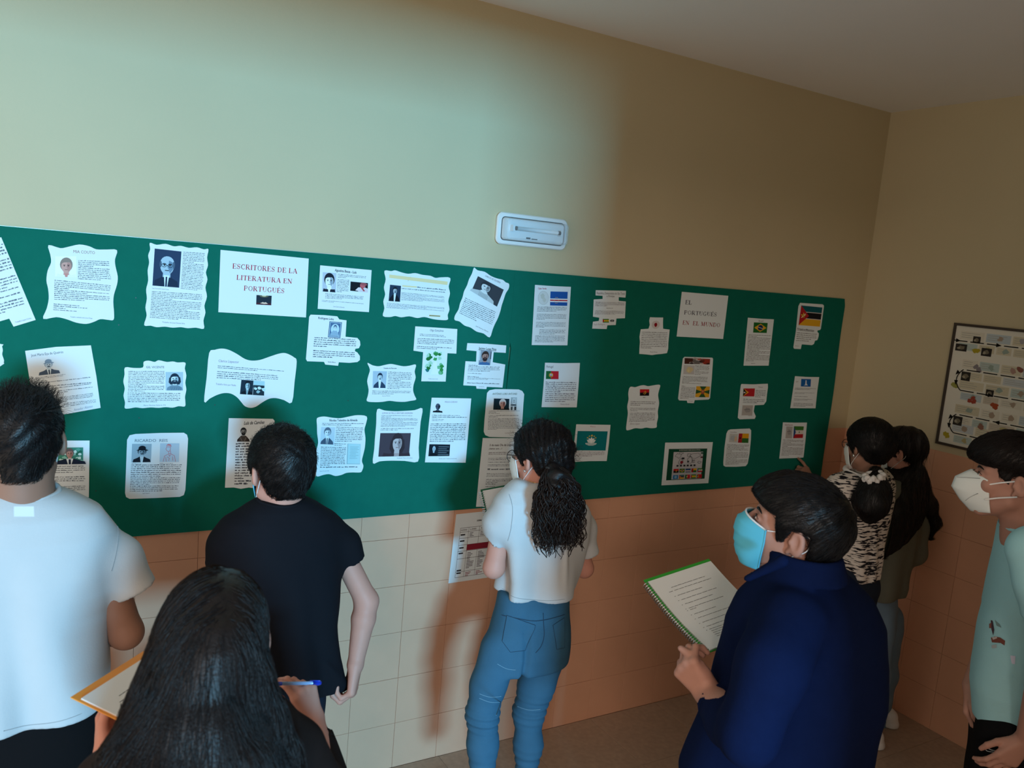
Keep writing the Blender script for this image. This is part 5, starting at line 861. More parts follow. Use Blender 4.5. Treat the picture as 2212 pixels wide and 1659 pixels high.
def hand_prims(wr, fdir, dors, side, curls, thumb=(35, 20), sc=1.0, spread=1.0):
    """palm and five fingers as tapered capsules. side +1: thumb on local +x (left hand seen from its back)"""
    Y = nrm(fdir); Zd = nrm(np.asarray(dors) - Y * np.dot(dors, Y)); X = np.cross(Y, Zd)
    T = lambda v: np.asarray(wr) + sc * (X * v[0] + Y * v[1] + Zd * v[2])
    A = []; s = side
    bx = [.030, .0105, -.0095, -.0275]; by = [.083, .088, .084, .075]
    for i in range(4): A.append(('p', T((s * bx[i] * .45, 0.004, 0)), T((s * bx[i], by[i], 0)), .0165 * sc, .0122 * sc))
    A.append(('p', T((s * .012, .01, -.004)), T((s * .024, .045, -.010)), .017 * sc, .015 * sc))
    L = [(.042, .025, .019), (.046, .029, .020), (.043, .027, .020), (.033, .020, .018)]; rr = [(.0092, .0083, .0076, .0066), (.0096, .0086, .0078, .0068), (.0092, .0083, .0075, .0066), (.0082, .0074, .0067, .006)]
    for i in range(4):
        p = np.array([s * bx[i], by[i], 0.0]); ang = 0; sp = s * (1.5 - i) * 0.05 * spread
        for j in range(3):
            ang += math.radians(curls[i][j])
            d = np.array([sp * math.cos(ang), math.cos(ang), -math.sin(ang)]); q = p + nrm(d) * L[i][j]
            A.append(('f', T(p), T(q), rr[i][j] * sc, rr[i][j + 1] * sc)); p = q
    # thumb leaves the side of the palm near its base
    p = np.array([s * .022, .022, -.008]); o, b = math.radians(thumb[0]), math.radians(thumb[1])
    d = np.array([s * math.sin(o) * math.cos(b * .5), math.cos(o) * math.cos(b * .5), -math.sin(b * .5)])
    for j, (l, r0, r1) in enumerate(((.044, .0135, .0112), (.032, .0110, .0100), (.026, .0100, .0078))):
        q = p + nrm(d) * l; A.append(('f', T(p), T(q), r0 * sc, r1 * sc)); p = q
        o -= math.radians(22); bb = b * (1 + .5 * j)
        d = np.array([s * math.sin(o) * math.cos(bb), math.cos(o) * math.cos(bb), -math.sin(bb)])
    return A
def hand_d(P, A):
    d = None; fs = []
    for k, a, b, r1, r2 in A:
        e = rc(P, a, b, r1, r2)
        if k == 'p': d = e if d is None else smin(d, e, .012)
        else: fs.append(e)
    i = 0
    out = d
    for grp in (fs[0:3], fs[3:6], fs[6:9], fs[9:12], fs[12:15]):
        g = smin(smin(grp[0], grp[1], .004), grp[2], .004); out = smin(out, g, .006)
    return out

def build_body(root, F, neck, torso, yaw, arms, legs, m, neck_r=(.052, .056), hres=.0038):
    """one skin surface: head and neck, arms with hands, torso and legs"""
    parts = []
    nk0 = F.w((0, -.022, -.045)); nk1 = np.asarray(neck, float) + np.array([0, 0, -.05])
    def fh(P): return smin(head_d(F.l(P)) * F.s, rc(P, nk0, nk1, neck_r[0], neck_r[1]), .022)
    lo, hi = bbox_of([F.c, nk1], .14); lo[2] = nk1[2] - .03; hi[2] = F.c[2] + .15
    parts.append(nets(fh, lo, hi, hres))
    for a in arms:
        sh, eb, wr = [np.asarray(v, float) for v in a['j']]; r = a.get('r', (.048, .040, .026))
        hp = a.get('hand'); A = None
        if hp is not None: A = hand_prims(wr, **hp)
        mid = wr + (eb - wr) * .72
        def fa(P, sh=sh, eb=eb, wr=wr, r=r, A=A, mid=mid):
            d = smin(rc(P, sh, eb, r[0] * .84, r[1]), smin(rc(P, eb, mid, r[1] * .98, r[1] * 1.04), rc(P, mid, wr, r[1] * 1.04, r[2]), .01), .018)
            if A is not None: d = smin(d, hand_d(P, A), .014)
            return d
        pts = [sh, eb, wr] + ([x[2] for x in A] if A else [])
        lo, hi = bbox_of(pts, .065); parts.append(nets(fa, lo, hi, a.get('h', .0042)))
    st = [(s[0], s[1], s[2], min(max(s[3] - .045, .03), .125), min(max(s[4] - .04, .03), .085)) for s in torso]
    def ft(P):
        d = loft(P, st, yaw, z0=min(s[0] for s in st) + .05)
        for l in legs: d = smin(d, chain(P, l['j'], [.048, .040, .030]), .02)
        for a in arms: d = smin(d, rc(P, a['j'][0], a['j'][1], .030, .026), .02)
        return d
    pts = [p for l in legs for p in l['j']] + [(s[1] - s[3], s[2] - s[4], s[0]) for s in torso] + [(s[1] + s[3], s[2] + s[4], s[0]) for s in torso]
    lo, hi = bbox_of(pts, .09); lo[2] = 0.03
    parts.append(nets(ft, lo, hi, .013))
    b = joined('body', parts, m, root)
    eyes(F, root)
    return b
def wrinkle(P, amp, seed, ks=((9, 4, 16), (14, 8, -9), (5, 11, 30))):
    d = np.zeros(len(P), np.float32); r = random.Random(seed)
    for k in ks:
        ph = r.uniform(0, 6.3); k = np.array(k, np.float32) * r.uniform(.85, 1.15); k2 = np.array([r.uniform(-7, 7) for _ in range(3)], np.float32)
        d += np.sin(P @ k + ph + 1.6 * np.sin(P @ k2 + ph * 2))
    return d * amp / len(ks)
def drape(P, st, yaw, amp, n, z0, z1, seed=0):
    """vertical hanging folds that grow towards z0"""
    cx = np.interp(P[:, 2], *[[s[i] for s in sorted(st)] for i in (0, 1)]); cy = np.interp(P[:, 2], *[[s[i] for s in sorted(st)] for i in (0, 2)])
    a = np.arctan2(P[:, 1] - cy, P[:, 0] - cx); t = np.clip((z1 - P[:, 2]) / (z1 - z0), 0, 1)
    return amp * t * np.sin(n * a + seed + 1.2 * np.sin(2 * a + seed) + 6 * P[:, 2])

def shirt(name, root, st, yaw, sleeves, m, hem, h=.0062, amp=.004, seed=1, drp=(.006, 7), extra=None, e=2.4, k=.035, hem_n=(0, 0, -1), pulls=()):
    """st torso stations, sleeves: list of (points, radii, end cut?)"""
    def fn(P):
        w_ = wrinkle(P, amp, seed)
        d = loft(P, st, yaw, e, k=.012) + w_
        for pts, rs, ends in sleeves:
            s = chain(P, pts, rs, .03) + w_
            if ends:
                dr = nrm(np.asarray(pts[-1], float) - np.asarray(pts[-2], float))
                s = cut(s, P, pts[-1], dr)
                s = smax(s, -rc(P, np.asarray(pts[-1]) - dr * .035, np.asarray(pts[-1]) + dr * .05, rs[-1] - .009, rs[-1] - .008), .004)
            d = smin(d, s, k)
        if extra is not None: d = extra(P, d)
        if drp: d = d + drape(P, st, yaw, drp[0], drp[1], hem[2], hem[2] + .45, seed)
        for (pa, pb, w, am) in pulls:
            d = d - am * np.exp(-(rc(P, pa, pb, 0, 0) / w) ** 2)
        d = cut(d, P, hem, hem_n)
        return d
    pts = [p for s in sleeves for p in s[0]] + [(s[1] - s[3], s[2] - s[3], s[0]) for s in st] + [(s[1] + s[3], s[2] + s[3], s[0]) for s in st]
    lo, hi = bbox_of(pts, .085); lo[2] = max(lo[2], hem[2] - .03)
    o = sdf_mesh(name, fn, lo, hi, h, m, root); return o, fn
def trousers(name, root, st, yaw, legs, m, h=.0075, amp=.003, seed=3, e=2.3, wr=None, k=.03):
    def fn(P):
        d = loft(P, st, yaw, e, k=.02)
        for pts, rs in legs:
            l = chain(P, pts, rs, .03)
            dr = nrm(np.asarray(pts[-1], float) - np.asarray(pts[-2], float)); l = cut(l, P, pts[-1], dr)
            d = smin(d, l, k)
        d = d + wrinkle(P, amp, seed, ((6, 3, 30), (10, 5, 45), (4, 8, 22)))
        if wr is not None: d = d + wr(P)
        return d
    pts = [p for l in legs for p in l[0]] + [(s[1] - s[3], s[2] - s[4], s[0]) for s in st] + [(s[1] + s[3], s[2] + s[4], s[0]) for s in st]
    lo, hi = bbox_of(pts, .10); lo[2] = max(lo[2], 0.0)
    o = sdf_mesh(name, fn, lo, hi, h, m, root); return o, fn
def shoe(root, ankle, yaw, m, L=.25):
    f = np.array([math.sin(yaw), math.cos(yaw), 0]); a = np.array([ankle[0], ankle[1], 0.0])
    def fn(P):
        d = rc(P, a - f * .05 + (0, 0, .045), a + f * (L - .11) + (0, 0, .030), .042, .036)
        d = smin(d, rc(P, a + (0, 0, .06), a + (0, 0, .10), .043, .044), .03)
        d = smin(d, rc(P, a - f * .06 + (0, 0, .012), a + f * (L - .10) + (0, 0, .012), .041, .043), .006)
        d = smax(d, P[:, 2] - .105, .004)
        return smax(d, .0015 - P[:, 2], .003)
    lo, hi = bbox_of([a - f * .06, a + f * L], .07); lo[2] = -.012; hi[2] = .13
    return sdf_mesh('shoe', fn, lo, hi, .006, m, root)

# ---- hair
def hairline(p, low=-.072, front=.062, ear=.026, temple=.010):
    """lowest hair height at a point of the head (local)"""
    y = p[:, 1]
    return np.interp(y, [-.12, -.062, -.050, -.040, .004, .012, .028, .045, .075, .11], [low, low, -.05, ear, ear, temple, temple, .035, front, front + .01])
def cap_d(F, t=.010, low=-.072, front=.062, ear=.026, temple=.010, puff=None, amp=.0022, freq=90, seed=0, t_low=.3):
    def fn(P):
        p = F.l(P)
        g = t * np.clip((p[:, 2] + .07) / .10, t_low, 1)
        d = el(p, (0, -.013, .031), (.0745, .0975, .089)) - g
        d = smin(d, rc(p, (0, -.058, -.010), (0, -.052, low - .005), .048 + t * .3, .040), .03)
        d = smin(d, rc(np.stack([np.abs(p[:, 0]), p[:, 1], p[:, 2]], 1), (.054, -.052, .0), (.046, -.052, -.04), .019 + t * .2, .016), .02)
        if puff is not None: d = puff(p, d)
        r = random.Random(seed)
        for i in range(3):
            k = np.array([r.uniform(-1, 1), r.uniform(-1, 1), r.uniform(-1, 1)], np.float32) * freq * (1 + i * .7)
            d = d + amp / (1 + i) * np.sin(p @ k + i * 2 + 1.5 * np.sin(p @ k[::-1] * .4))
        return smax(d, (hairline(p, low, front, ear, temple) - p[:, 2]) * .8, .008) * F.s
    return fn
def grad(fn, P, e=.0015):
    G = np.stack([fn((P + np.eye(3)[i] * e).astype(np.float32)) - fn((P - np.eye(3)[i] * e).astype(np.float32)) for i in range(3)], 1)
    return G / (np.linalg.norm(G, axis=1)[:, None] + 1e-9)
def strands_mesh(name, paths, r0, m, parent, tip=.25, n=3):
    """paths (N,K,3) -> tapered tubes in one mesh"""
    N, K, _ = paths.shape
    T = np.gradient(paths, axis=1); T /= np.linalg.norm(T, axis=2)[..., None] + 1e-12
    ref = np.where(np.abs(T[..., 2:3]) < .9, np.array([0, 0, 1.0]), np.array([1.0, 0, 0]))
    U = np.cross(T, ref); U /= np.linalg.norm(U, axis=2)[..., None] + 1e-12; W = np.cross(T, U)
    rad = (np.asarray(r0).reshape(-1, 1) if np.ndim(r0) else np.full((N, 1), r0)) * np.linspace(1, tip, K)[None, :]
    a = np.arange(n) * 2 * np.pi / n
    V = paths[:, :, None, :] + rad[:, :, None, None] * (np.cos(a)[None, None, :, None] * U[:, :, None, :] + np.sin(a)[None, None, :, None] * W[:, :, None, :])
    base = (np.arange(N) * K * n)[:, None, None] + (np.arange(K - 1) * n)[None, :, None]
    j = np.arange(n)[None, None, :]; j2 = (np.arange(n) + 1)[None, None, :] % n
    Q = np.stack([base + j, base + j2, base + n + j2, base + n + j], -1).reshape(-1, 4)
    o = mesh_np(name, V.reshape(-1, 3), Q, parent, m)
    o['kind'] = 'stuff'
    return o
def comb(root, src, fn, N, L, flow, m, K=6, r=.0007, lift=.002, off=.001, wave=.0, seed=5, region=None, name='hair_strands', jit=.25, tipup=.0):
    """strands that lie on the hair surface fn, rooted on the vertices of src, combed along flow(P)"""
    rs = np.random.RandomState(seed)
    me = src.data; V = np.empty(len(me.vertices) * 3, np.float32); me.vertices.foreach_get('co', V); V = V.reshape(-1, 3) + wpos(src)
    if region is not None: V = V[region(V)]
    P = V[rs.randint(0, len(V), N)] + rs.normal(0, .0015, (N, 3))
    Ls = L * rs.uniform(.6, 1.25, N); out = [P]
    J = rs.normal(0, jit, (N, 3)); ph = rs.uniform(0, 6.3, N)
    for k in range(1, K):
        d = flow(P) + J
        G = grad(fn, P); d = d - G * (d * G).sum(1)[:, None]; d /= np.linalg.norm(d, axis=1)[:, None] + 1e-9
        P = P + d * (Ls / (K - 1))[:, None]
        t = k / (K - 1)
        D = fn(P.astype(np.float32)); P = P - G * (D - (off + lift * t * t))[:, None] * .9
        if wave: P = P + np.cross(G, d) * (wave * np.sin(ph + t * 9))[:, None]
        if tipup: P = P + np.array([0, 0, 1.0]) * tipup * t
        out.append(P)
    return strands_mesh(name, np.stack(out, 1), r, m, root)
def curl_lock(paths, rad, turns, K, seed):
    """turn guide curves (N,k,3) into helices"""
    rs = np.random.RandomState(seed); N, k, _ = paths.shape
    t = np.linspace(0, 1, K); gi = np.linspace(0, 1, k)
    P = np.stack([np.stack([np.interp(t, gi, paths[i, :, c]) for c in range(3)], 1) for i in range(N)])
    T = np.gradient(P, axis=1); T /= np.linalg.norm(T, axis=2)[..., None] + 1e-12
    U = np.cross(T, np.array([1.0, 0, 0])); U /= np.linalg.norm(U, axis=2)[..., None] + 1e-12; W = np.cross(T, U)
    ph = rs.uniform(0, 6.3, (N, 1)); tn = turns * rs.uniform(.6, 1.3, (N, 1)); sg = rs.choice([-1, 1], (N, 1))
    a = sg * tn * 2 * np.pi * t[None, :] + ph; R_h = rad * rs.uniform(.6, 1.4, (N, 1)) * np.clip(t * 2.2, .15, 1)[None, :]
    return P + (R_h * np.cos(a))[..., None] * U + (R_h * np.sin(a))[..., None] * W
def on_mesh(o, pts, d, off=.002, drop=False):
    """push points along d until they meet mesh o, then back off"""
    bv = BVHTree.FromObject(o, bpy.context.evaluated_depsgraph_get()); w = Vector(wpos(o)); out = []
    d = Vector(nrm(d))
    for p in pts:
        h = bv.ray_cast(Vector(p) - w - d * .6, d)
        if h[0] is not None or not drop: out.append(np.array(h[0] + w + (h[1] * off if h[1].dot(d) < 0 else -h[1] * off)) if h[0] is not None else np.array(p))
    return out
def patch(name, o, corners, d, m, parent, nu=10, nv=8, off=.002):
    """thin cloth patch projected on garment o; corners TL TR BR BL"""
    g = [np.array(corners[0]) * (1 - u) * (1 - v) + np.array(corners[1]) * u * (1 - v) + np.array(corners[2]) * u * v + np.array(corners[3]) * (1 - u) * v for v in np.linspace(0, 1, nv) for u in np.linspace(0, 1, nu)]
    V = on_mesh(o, g, d, off)
    Q = [(j * nu + i, j * nu + i + 1, (j + 1) * nu + i + 1, (j + 1) * nu + i) for j in range(nv - 1) for i in range(nu - 1)]
    return mesh_np(name, V, Q, parent, m)
def ring(name, c, a, b, yaw, r, m, parent, tilt=0.0, n=36, flat=1.0):
    """collar band: closed tube around an ellipse; tilt lowers the front"""
    pts = []
    for i in range(n):
        t = 2 * math.pi * i / n; u, v = a * math.cos(t), b * math.sin(t)
        pts.append((c[0] + u * math.cos(yaw) + v * math.sin(yaw), c[1] - u * math.sin(yaw) + v * math.cos(yaw), c[2] - tilt * v))
    return tube(name, pts, r, m, parent, 8, True)
def person(loc, label): return empty('person', (loc[0], loc[1], 0), label, 'person')
def stand(x, y, yaw, hip, spread=.09, foot=.11):
    c, s = math.cos(yaw), math.sin(yaw); out = []
    for sx in (-1, 1):
        R = lambda lx, ly, z: (x + lx * c + ly * s, y - lx * s + ly * c, z)
        out.append(dict(j=[R(sx * spread, 0, hip), R(sx * (spread + .01), .02, hip * .52), R(sx * foot, -.01, .09)]))
    return out
def surgical(F, parent, m):
    # pleated sheet wrapped over nose, cheeks and chin, with a small thickness
    nu, nv = 29, 25; V = []
    for j in range(nv):
        v = j / (nv - 1); z = .004 - .122 * v
        for i in range(nu):
            t = (i / (nu - 1) - .5) * 2; az = t * 1.18
            mid = np.interp(v, [0, .22, .45, .75, 1], [.1165, .1330, .1270, .1150, .092]); side = np.interp(v, [0, .3, .7, 1], [.056, .050, .046, .042])
            w = .0665 - .010 * v * v
            x = math.sin(az) / math.sin(1.18) * w; s_ = 1 - abs(t) ** 2.1
            y = side + (mid - side) * s_
            zz = z - .010 * (1 - s_) * (1 - v) + .012 * (1 - s_) * v
            pl = .0042 * ((v * 4.2 + .2) % 1.0) * s_ if .14 < v < .90 else .001 * s_
            V.append(F.w((x, y + pl, zz)))
    n = nu * nv
    Vi = [F.c + (np.array(p) - F.c) - F.R[:, 1] * .0022 for p in V]
    Q = [(j * nu + i, (j + 1) * nu + i, (j + 1) * nu + i + 1, j * nu + i + 1) for j in range(nv - 1) for i in range(nu - 1)]
    Q2 = [tuple(n + k for k in q[::-1]) for q in Q]
    edge = [i for i in range(nu)] + [(j + 1) * nu - 1 for j in range(1, nv)] + [(nv - 1) * nu + i for i in range(nu - 2, -1, -1)] + [j * nu for j in range(nv - 2, 0, -1)]
    Qe = [(edge[k], edge[(k + 1) % len(edge)], n + edge[(k + 1) % len(edge)], n + edge[k]) for k in range(len(edge))]
    o = mesh_np('face_mask', V + Vi, Q + Q2 + Qe, parent, m)
    tube('mask_border', [np.array(V[i]) for i in range(nu)], .0022, M['elastic'], o, 6)['label'] = 'white upper border'
    tubes('mask_edge', [(np.array([V[j * nu + (nu - 1)] for j in range(nv)]), .0016, False), (np.array([V[j * nu] for j in range(nv)]), .0016, False)], m, o)
    for sx in (-1, 1):
        a = F.w((sx * .066, .052, -.006)); b = F.w((sx * .056, .044, -.104))
        pts = catmull([a, F.w((sx * .073, .022, .006)), F.w((sx * .079, -.008, .028)), F.w((sx * .077, -.040, .016)), F.w((sx * .076, -.042, -.012)), F.w((sx * .074, -.018, -.038)), F.w((sx * .068, .020, -.076)), b], 6)
        tube('ear_loop', pts, .0013, M['elastic'], o, 6)
    return o
R2 = math.radians
def whorl_flow(F, wl, swirl=.35, down=.25, fwd=0.0):
    c = F.w(wl); up = F.R[:, 2]; f = F.R[:, 1]; bk = -f
    def fl(P):
        d = P - c; d = d / (np.linalg.norm(d, axis=1)[:, None] + 1e-6)
        return d + swirl * np.cross(d, bk) + np.array([0, 0, -down]) + fwd * f
    return fl
def down_flow(P): return np.tile(np.array([0, 0, -1.0]), (len(P), 1))
RELAX = [(22, 25, 15), (25, 30, 18), (28, 32, 20), (32, 34, 20)]
FIST = [(70, 80, 45), (74, 84, 48), (76, 86, 48), (78, 86, 48)]
def ear_loop(F, sx, m, parent, r=.0013):
    pts = catmull([F.w(p) for p in ((sx * .066, .050, -.030), (sx * .074, .018, .010), (sx * .080, -.006, .029), (sx * .080, -.034, .024), (sx * .080, -.041, -.004), (sx * .076, -.030, -.030), (sx * .070, .010, -.052), (sx * .058, .048, -.074))], 5)
    return tube('ear_loop', pts, r * F.s, m, parent, 6)

# ================================================================== stout man in white at the far left
A = person((-3.9151, -0.6500, 1.5786), 'stout person with cropped black hair in a white T-shirt, seen from behind')
AF = Frame((-3.9151, -0.6400, 1.5786), 2, -4, 0, 1.02)
a_st = [(1.4619, -3.9147, -0.6500, 0.0855, 0.0660), (1.4385, -3.9146, -0.6500, 0.1245, 0.0850), (1.4056, -3.9135, -0.6500, 0.1746, 0.1060), (1.3515, -3.9142, -0.6500, 0.2035, 0.1250), (1.2562, -3.9139, -0.6500, 0.2088, 0.1380), (1.1477, -3.9144, -0.6500, 0.1974, 0.1420), (1.0250, -3.9135, -0.6500, 0.1996, 0.1480), (0.9004, -3.9135, -0.6500, 0.2067, 0.1550), (0.7734, -3.9120, -0.6500, 0.2116, 0.1550)]
a_legs = stand(-3.93, -.65, 0, .86, .10, .13)
build_body(A, AF, (-3.9146, -0.6550, 1.4563), a_st, 0,
    [dict(j=((-3.7593, -0.6500, 1.3178), (-3.6774, -0.6600, 1.0588), (-3.7286, -0.4200, 0.9902)), r=(.060, .042, .030), hand=dict(fdir=(-.8, .5, .1), dors=(.2, .4, 1), side=-1, curls=RELAX)),
     dict(j=((-4.0577, -0.6500, 1.3462), (-4.1252, -0.6600, 1.1291), (-4.0852, -0.4200, 1.0439)), r=(.060, .042, .030), hand=dict(fdir=(.8, .5, .1), dors=(-.2, .4, 1), side=1, curls=RELAX))],
    a_legs, M['skin_tan'], (.066, .074))
AS, _ = shirt('t_shirt', A, a_st, 0, [([(-3.7656, -0.6500, 1.3184), (-3.7089, -0.6500, 1.2579), (-3.6648, -0.6550, 1.1707)], [.064, .064, 0.0562], True), ([(-4.0522, -0.6500, 1.3457), (-4.0995, -0.6500, 1.3003), (-4.1343, -0.6550, 1.2313)], [.064, .064, .050], True)],
    M['white_tee'], (-3.9383, -0.8000, 0.8989), h=.0058, amp=.008, seed=4, drp=(.012, 6), k=.03,
    pulls=[((-3.7289, -0.7900, 1.2749), (-3.7784, -0.7900, 1.3620), .008, .013), ((-3.7348, -0.7900, 1.2637), (-3.7630, -0.7900, 1.3256), .008, -.010), ((-3.7398, -0.8000, 1.0896), (-3.8168, -0.8200, 1.1931), .009, .012), ((-3.7949, -0.8200, 0.9894), (-3.9382, -0.8300, 1.0688), .008, .011), ((-3.7859, -0.8200, 1.0592), (-3.9016, -0.8300, 1.1077), .008, .010)])
def seam(o, line, d, parent, r=.0012, m='seam'):
    L3 = on_mesh(o, list(catmull([np.array(q) for q in line], 8)), d, .0004, True); return tube('seam', np.array(L3), r, M[m], parent, 5)
seam(AS, [(-3.7072, -0.6800, 1.3819), (-3.7031, -0.6900, 1.3455), (-3.7103, -0.7100, 1.2979), (-3.7210, -0.7200, 1.2575)], (.02, 1, -.2), A)
seam(AS, [(-3.9495, -0.8000, 0.9214), (-3.9007, -0.8000, 0.9176), (-3.8424, -0.7900, 0.9160), (-3.7855, -0.7700, 0.9174)], (.02, 1, -.2), A, .0009)
ring('collar', (-3.9146, -0.6520, 1.4578), .079, .070, 0, .0062, M['white_tee'], A, -.12)
patch('neck_label', AS, [(-3.9265, -1.2000, 1.5823), (-3.8947, -1.2000, 1.5800), (-3.8938, -1.2000, 1.5602), (-3.9264, -1.2000, 1.5628)], (0, 1, 0), M['label_print'], A, off=.0012)
trousers('trousers', A, [(0.9253, -3.9126, -0.6500, 0.1954, 0.1320), (0.7477, -3.9119, -0.6500, 0.1997, 0.1400), (0.5922, -3.9113, -0.6500, 0.2018, 0.1300)], 0, [([np.array(l['j'][0]), np.array(l['j'][1]), np.array(l['j'][2])], [.105, .08, .07]) for l in a_legs], M['black_trouser'], h=.009)
for l in a_legs: shoe(A, l['j'][2], 0, M['dark_shoe'])
a_cap = cap_d(AF, .013, -.084, .06, .02, -.01, amp=.0018, seed=2, t_low=.22)
AH = sdf_mesh('hair', a_cap, *bbox_of([AF.c], .15), .0036, M['hair'], A)
comb(A, AH, a_cap, 4200, .022, whorl_flow(AF, (.010, -.105, .045), .5, .25), M['hair'], K=5, r=.0007, lift=.004, seed=1)
comb(A, AH, a_cap, 900, .036, whorl_flow(AF, (.010, -.110, .030), .2, -.2), M['hair'], K=6, r=.0008, lift=.026, seed=2, region=lambda V: V[:, 2] > AF.c[2] + .085, name='hair_spikes', jit=.5)
surgical(AF, A, M['mask_white'])

# ================================================================== boy in the black T-shirt
B = person((-3.2778, -0.6200, 1.4904), 'person in a black T-shirt seen from behind, fist at the shirt hem')
BF = Frame((-3.2740, -0.6050, 1.4646), -6, -8, 2, 1.0)
b_st = [(1.3888, -3.2703, -0.6200, 0.0673, 0.0600), (1.3638, -3.2678, -0.6200, 0.1086, 0.0800), (1.3332, -3.2663, -0.6200, 0.1518, 0.0930), (1.2886, -3.2655, -0.6200, 0.1748, 0.1050), (1.2126, -3.2619, -0.6200, 0.1754, 0.1120), (1.0985, -3.2558, -0.6200, 0.1693, 0.1120), (0.9967, -3.2475, -0.6200, 0.1632, 0.1100), (0.8940, -3.2426, -0.6200, 0.1697, 0.1150), (0.7744, -3.2341, -0.6200, 0.1879, 0.1250), (0.7135, -3.2284, -0.6200, 0.1975, 0.1250)]
b_legs = [dict(j=[(-3.3082, -0.6200, 0.6862), (-3.3041, -0.6300, 0.3448), ((-3.3041, -0.6300, 0.3448)[0] - .01, -.65, .09)]), dict(j=[(-3.1877, -0.6200, 0.6594), (-3.1843, -0.6300, 0.3090), ((-3.1843, -0.6300, 0.3090)[0] + .01, -.65, .09)])]
build_body(B, BF, (-3.2739, -0.6200, 1.3808), b_st, 0,
    [dict(j=((-3.1152, -0.6200, 1.2666), (-3.0083, -0.6600, 1.0554), (-3.0467, -0.7000, 0.8769)), r=(.040, .0345, .0235), hand=dict(fdir=(-.10, -.12, -1), dors=(.85, -.45, .1), side=-1, curls=[(42, 72, 40), (46, 76, 42), (50, 78, 44), (54, 80, 44)], thumb=(25, 30), sc=1.02)),
     dict(j=((-3.4034, -0.6200, 1.2928), (-3.4260, -0.5800, 1.0909), (-3.3592, -0.3600, 1.0244)), r=(.040, .0345, .0235), hand=dict(fdir=(.4, .8, .2), dors=(-.6, .2, .8), side=1, curls=RELAX, sc=.92))],
    b_legs, M['skin'], (.052, .056))
BS, _ = shirt('t_shirt', B, b_st, 0, [([(-3.1211, -0.6200, 1.2700), (-3.0802, -0.6250, 1.2302), (-3.0496, -0.6350, 1.1735)], [.048, .046, 0.0380], True), ([(-3.3984, -0.6200, 1.2924), (-3.4247, -0.6200, 1.2569), (-3.4380, -0.6100, 1.1950)], [.048, .044, .038], True)],
    M['black_tee'], (-3.1647, -0.7350, 0.8024), h=.0058, amp=.004, seed=8, drp=(.008, 6), hem_n=(-.10, 0, -1), pulls=[((-3.0530, -0.6800, 0.7843), (-3.1591, -0.7400, 0.9218), .012, .010)])
ring('collar', (-3.2733, -0.6220, 1.3854), .066, .062, 0, .0055, M['black_tee'], B, -.10)
trousers('trousers', B, [(0.8230, -3.2557, -0.6200, 0.1391, 0.1050), (0.7038, -3.2529, -0.6200, 0.1398, 0.1100), (0.5682, -3.2522, -0.6200, 0.1306, 0.0900)], 0, [([np.array(l['j'][0]), np.array(l['j'][1]), np.array(l['j'][2])], [.066, .062, .056]) for l in b_legs], M['navy_trouser'], h=.009)
for l in b_legs: shoe(B, l['j'][2], 0, M['dark_shoe'])
b_cap = cap_d(BF, .016, -.070, .058, .018, -.01, amp=.0016, seed=5, t_low=.3)
BH = sdf_mesh('hair', b_cap, *bbox_of([BF.c], .15), .0036, M['hair'], B)
comb(B, BH, b_cap, 4200, .030, whorl_flow(BF, (.016, -.100, .070), .35, .45), M['hair'], K=5, r=.0007, lift=.0035, seed=3)
comb(B, BH, b_cap, 500, .034, whorl_flow(BF, (.010, -.110, .050), .6, .1), M['hair'], K=6, r=.0008, lift=.010, seed=4, region=lambda V: V[:, 2] > BF.c[2] + .06, name='hair_tufts', jit=.5)
surgical(BF, B, M['mask_blue'])

# ================================================================== girl with the curly ponytail, jeans
C_ = person((-2.3748, -0.5800, 1.4394), 'person with a curly dark ponytail, white T-shirt and tight blue jeans')
CF = Frame((-2.3649, -0.5650, 1.4518), -14, -8, 0, .98)
c_st = [(1.3833, -2.3745, -0.5800, 0.0891, 0.0550), (1.3531, -2.3694, -0.5800, 0.1277, 0.0750), (1.3126, -2.3612, -0.5800, 0.1623, 0.0880), (1.2544, -2.3454, -0.5800, 0.1800, 0.0980), (1.1506, -2.3225, -0.5800, 0.1643, 0.1020), (1.0305, -2.3232, -0.5800, 0.1482, 0.1080), (0.9354, -2.3384, -0.5800, 0.1426, 0.1180), (0.8767, -2.3420, -0.5800, 0.1491, 0.1200)]
c_legs = [dict(j=[(-2.4790, -0.5850, 0.7877), (-2.5254, -0.6000, 0.5447), (-2.5229, -0.6400, 0.2255)]), dict(j=[(-2.2787, -0.5850, 0.7544), (-2.3307, -0.6000, 0.5030), (-2.3268, -0.6200, 0.1579)])]
build_body(C_, CF, (-2.3682, -0.5750, 1.3716), c_st, 0,
    [dict(j=((-2.4836, -0.5600, 1.2855), (-2.5056, -0.5550, 1.0662), (-2.2917, -0.3300, 1.0448)), r=(.040, .0355, .0235), hand=dict(fdir=(.3, .7, .3), dors=(-.8, .2, -.2), side=1, curls=RELAX, sc=.9)),
     dict(j=((-2.1774, -0.5500, 1.2461), (-2.1050, -0.5400, 1.0116), (-2.0815, -0.3600, 0.9961)), r=(.038, .033, .0235), hand=dict(fdir=(-.6, .6, .2), dors=(.5, .5, .4), side=-1, curls=RELAX, sc=.9))],
    c_legs, M['skin'], (.046, .050))
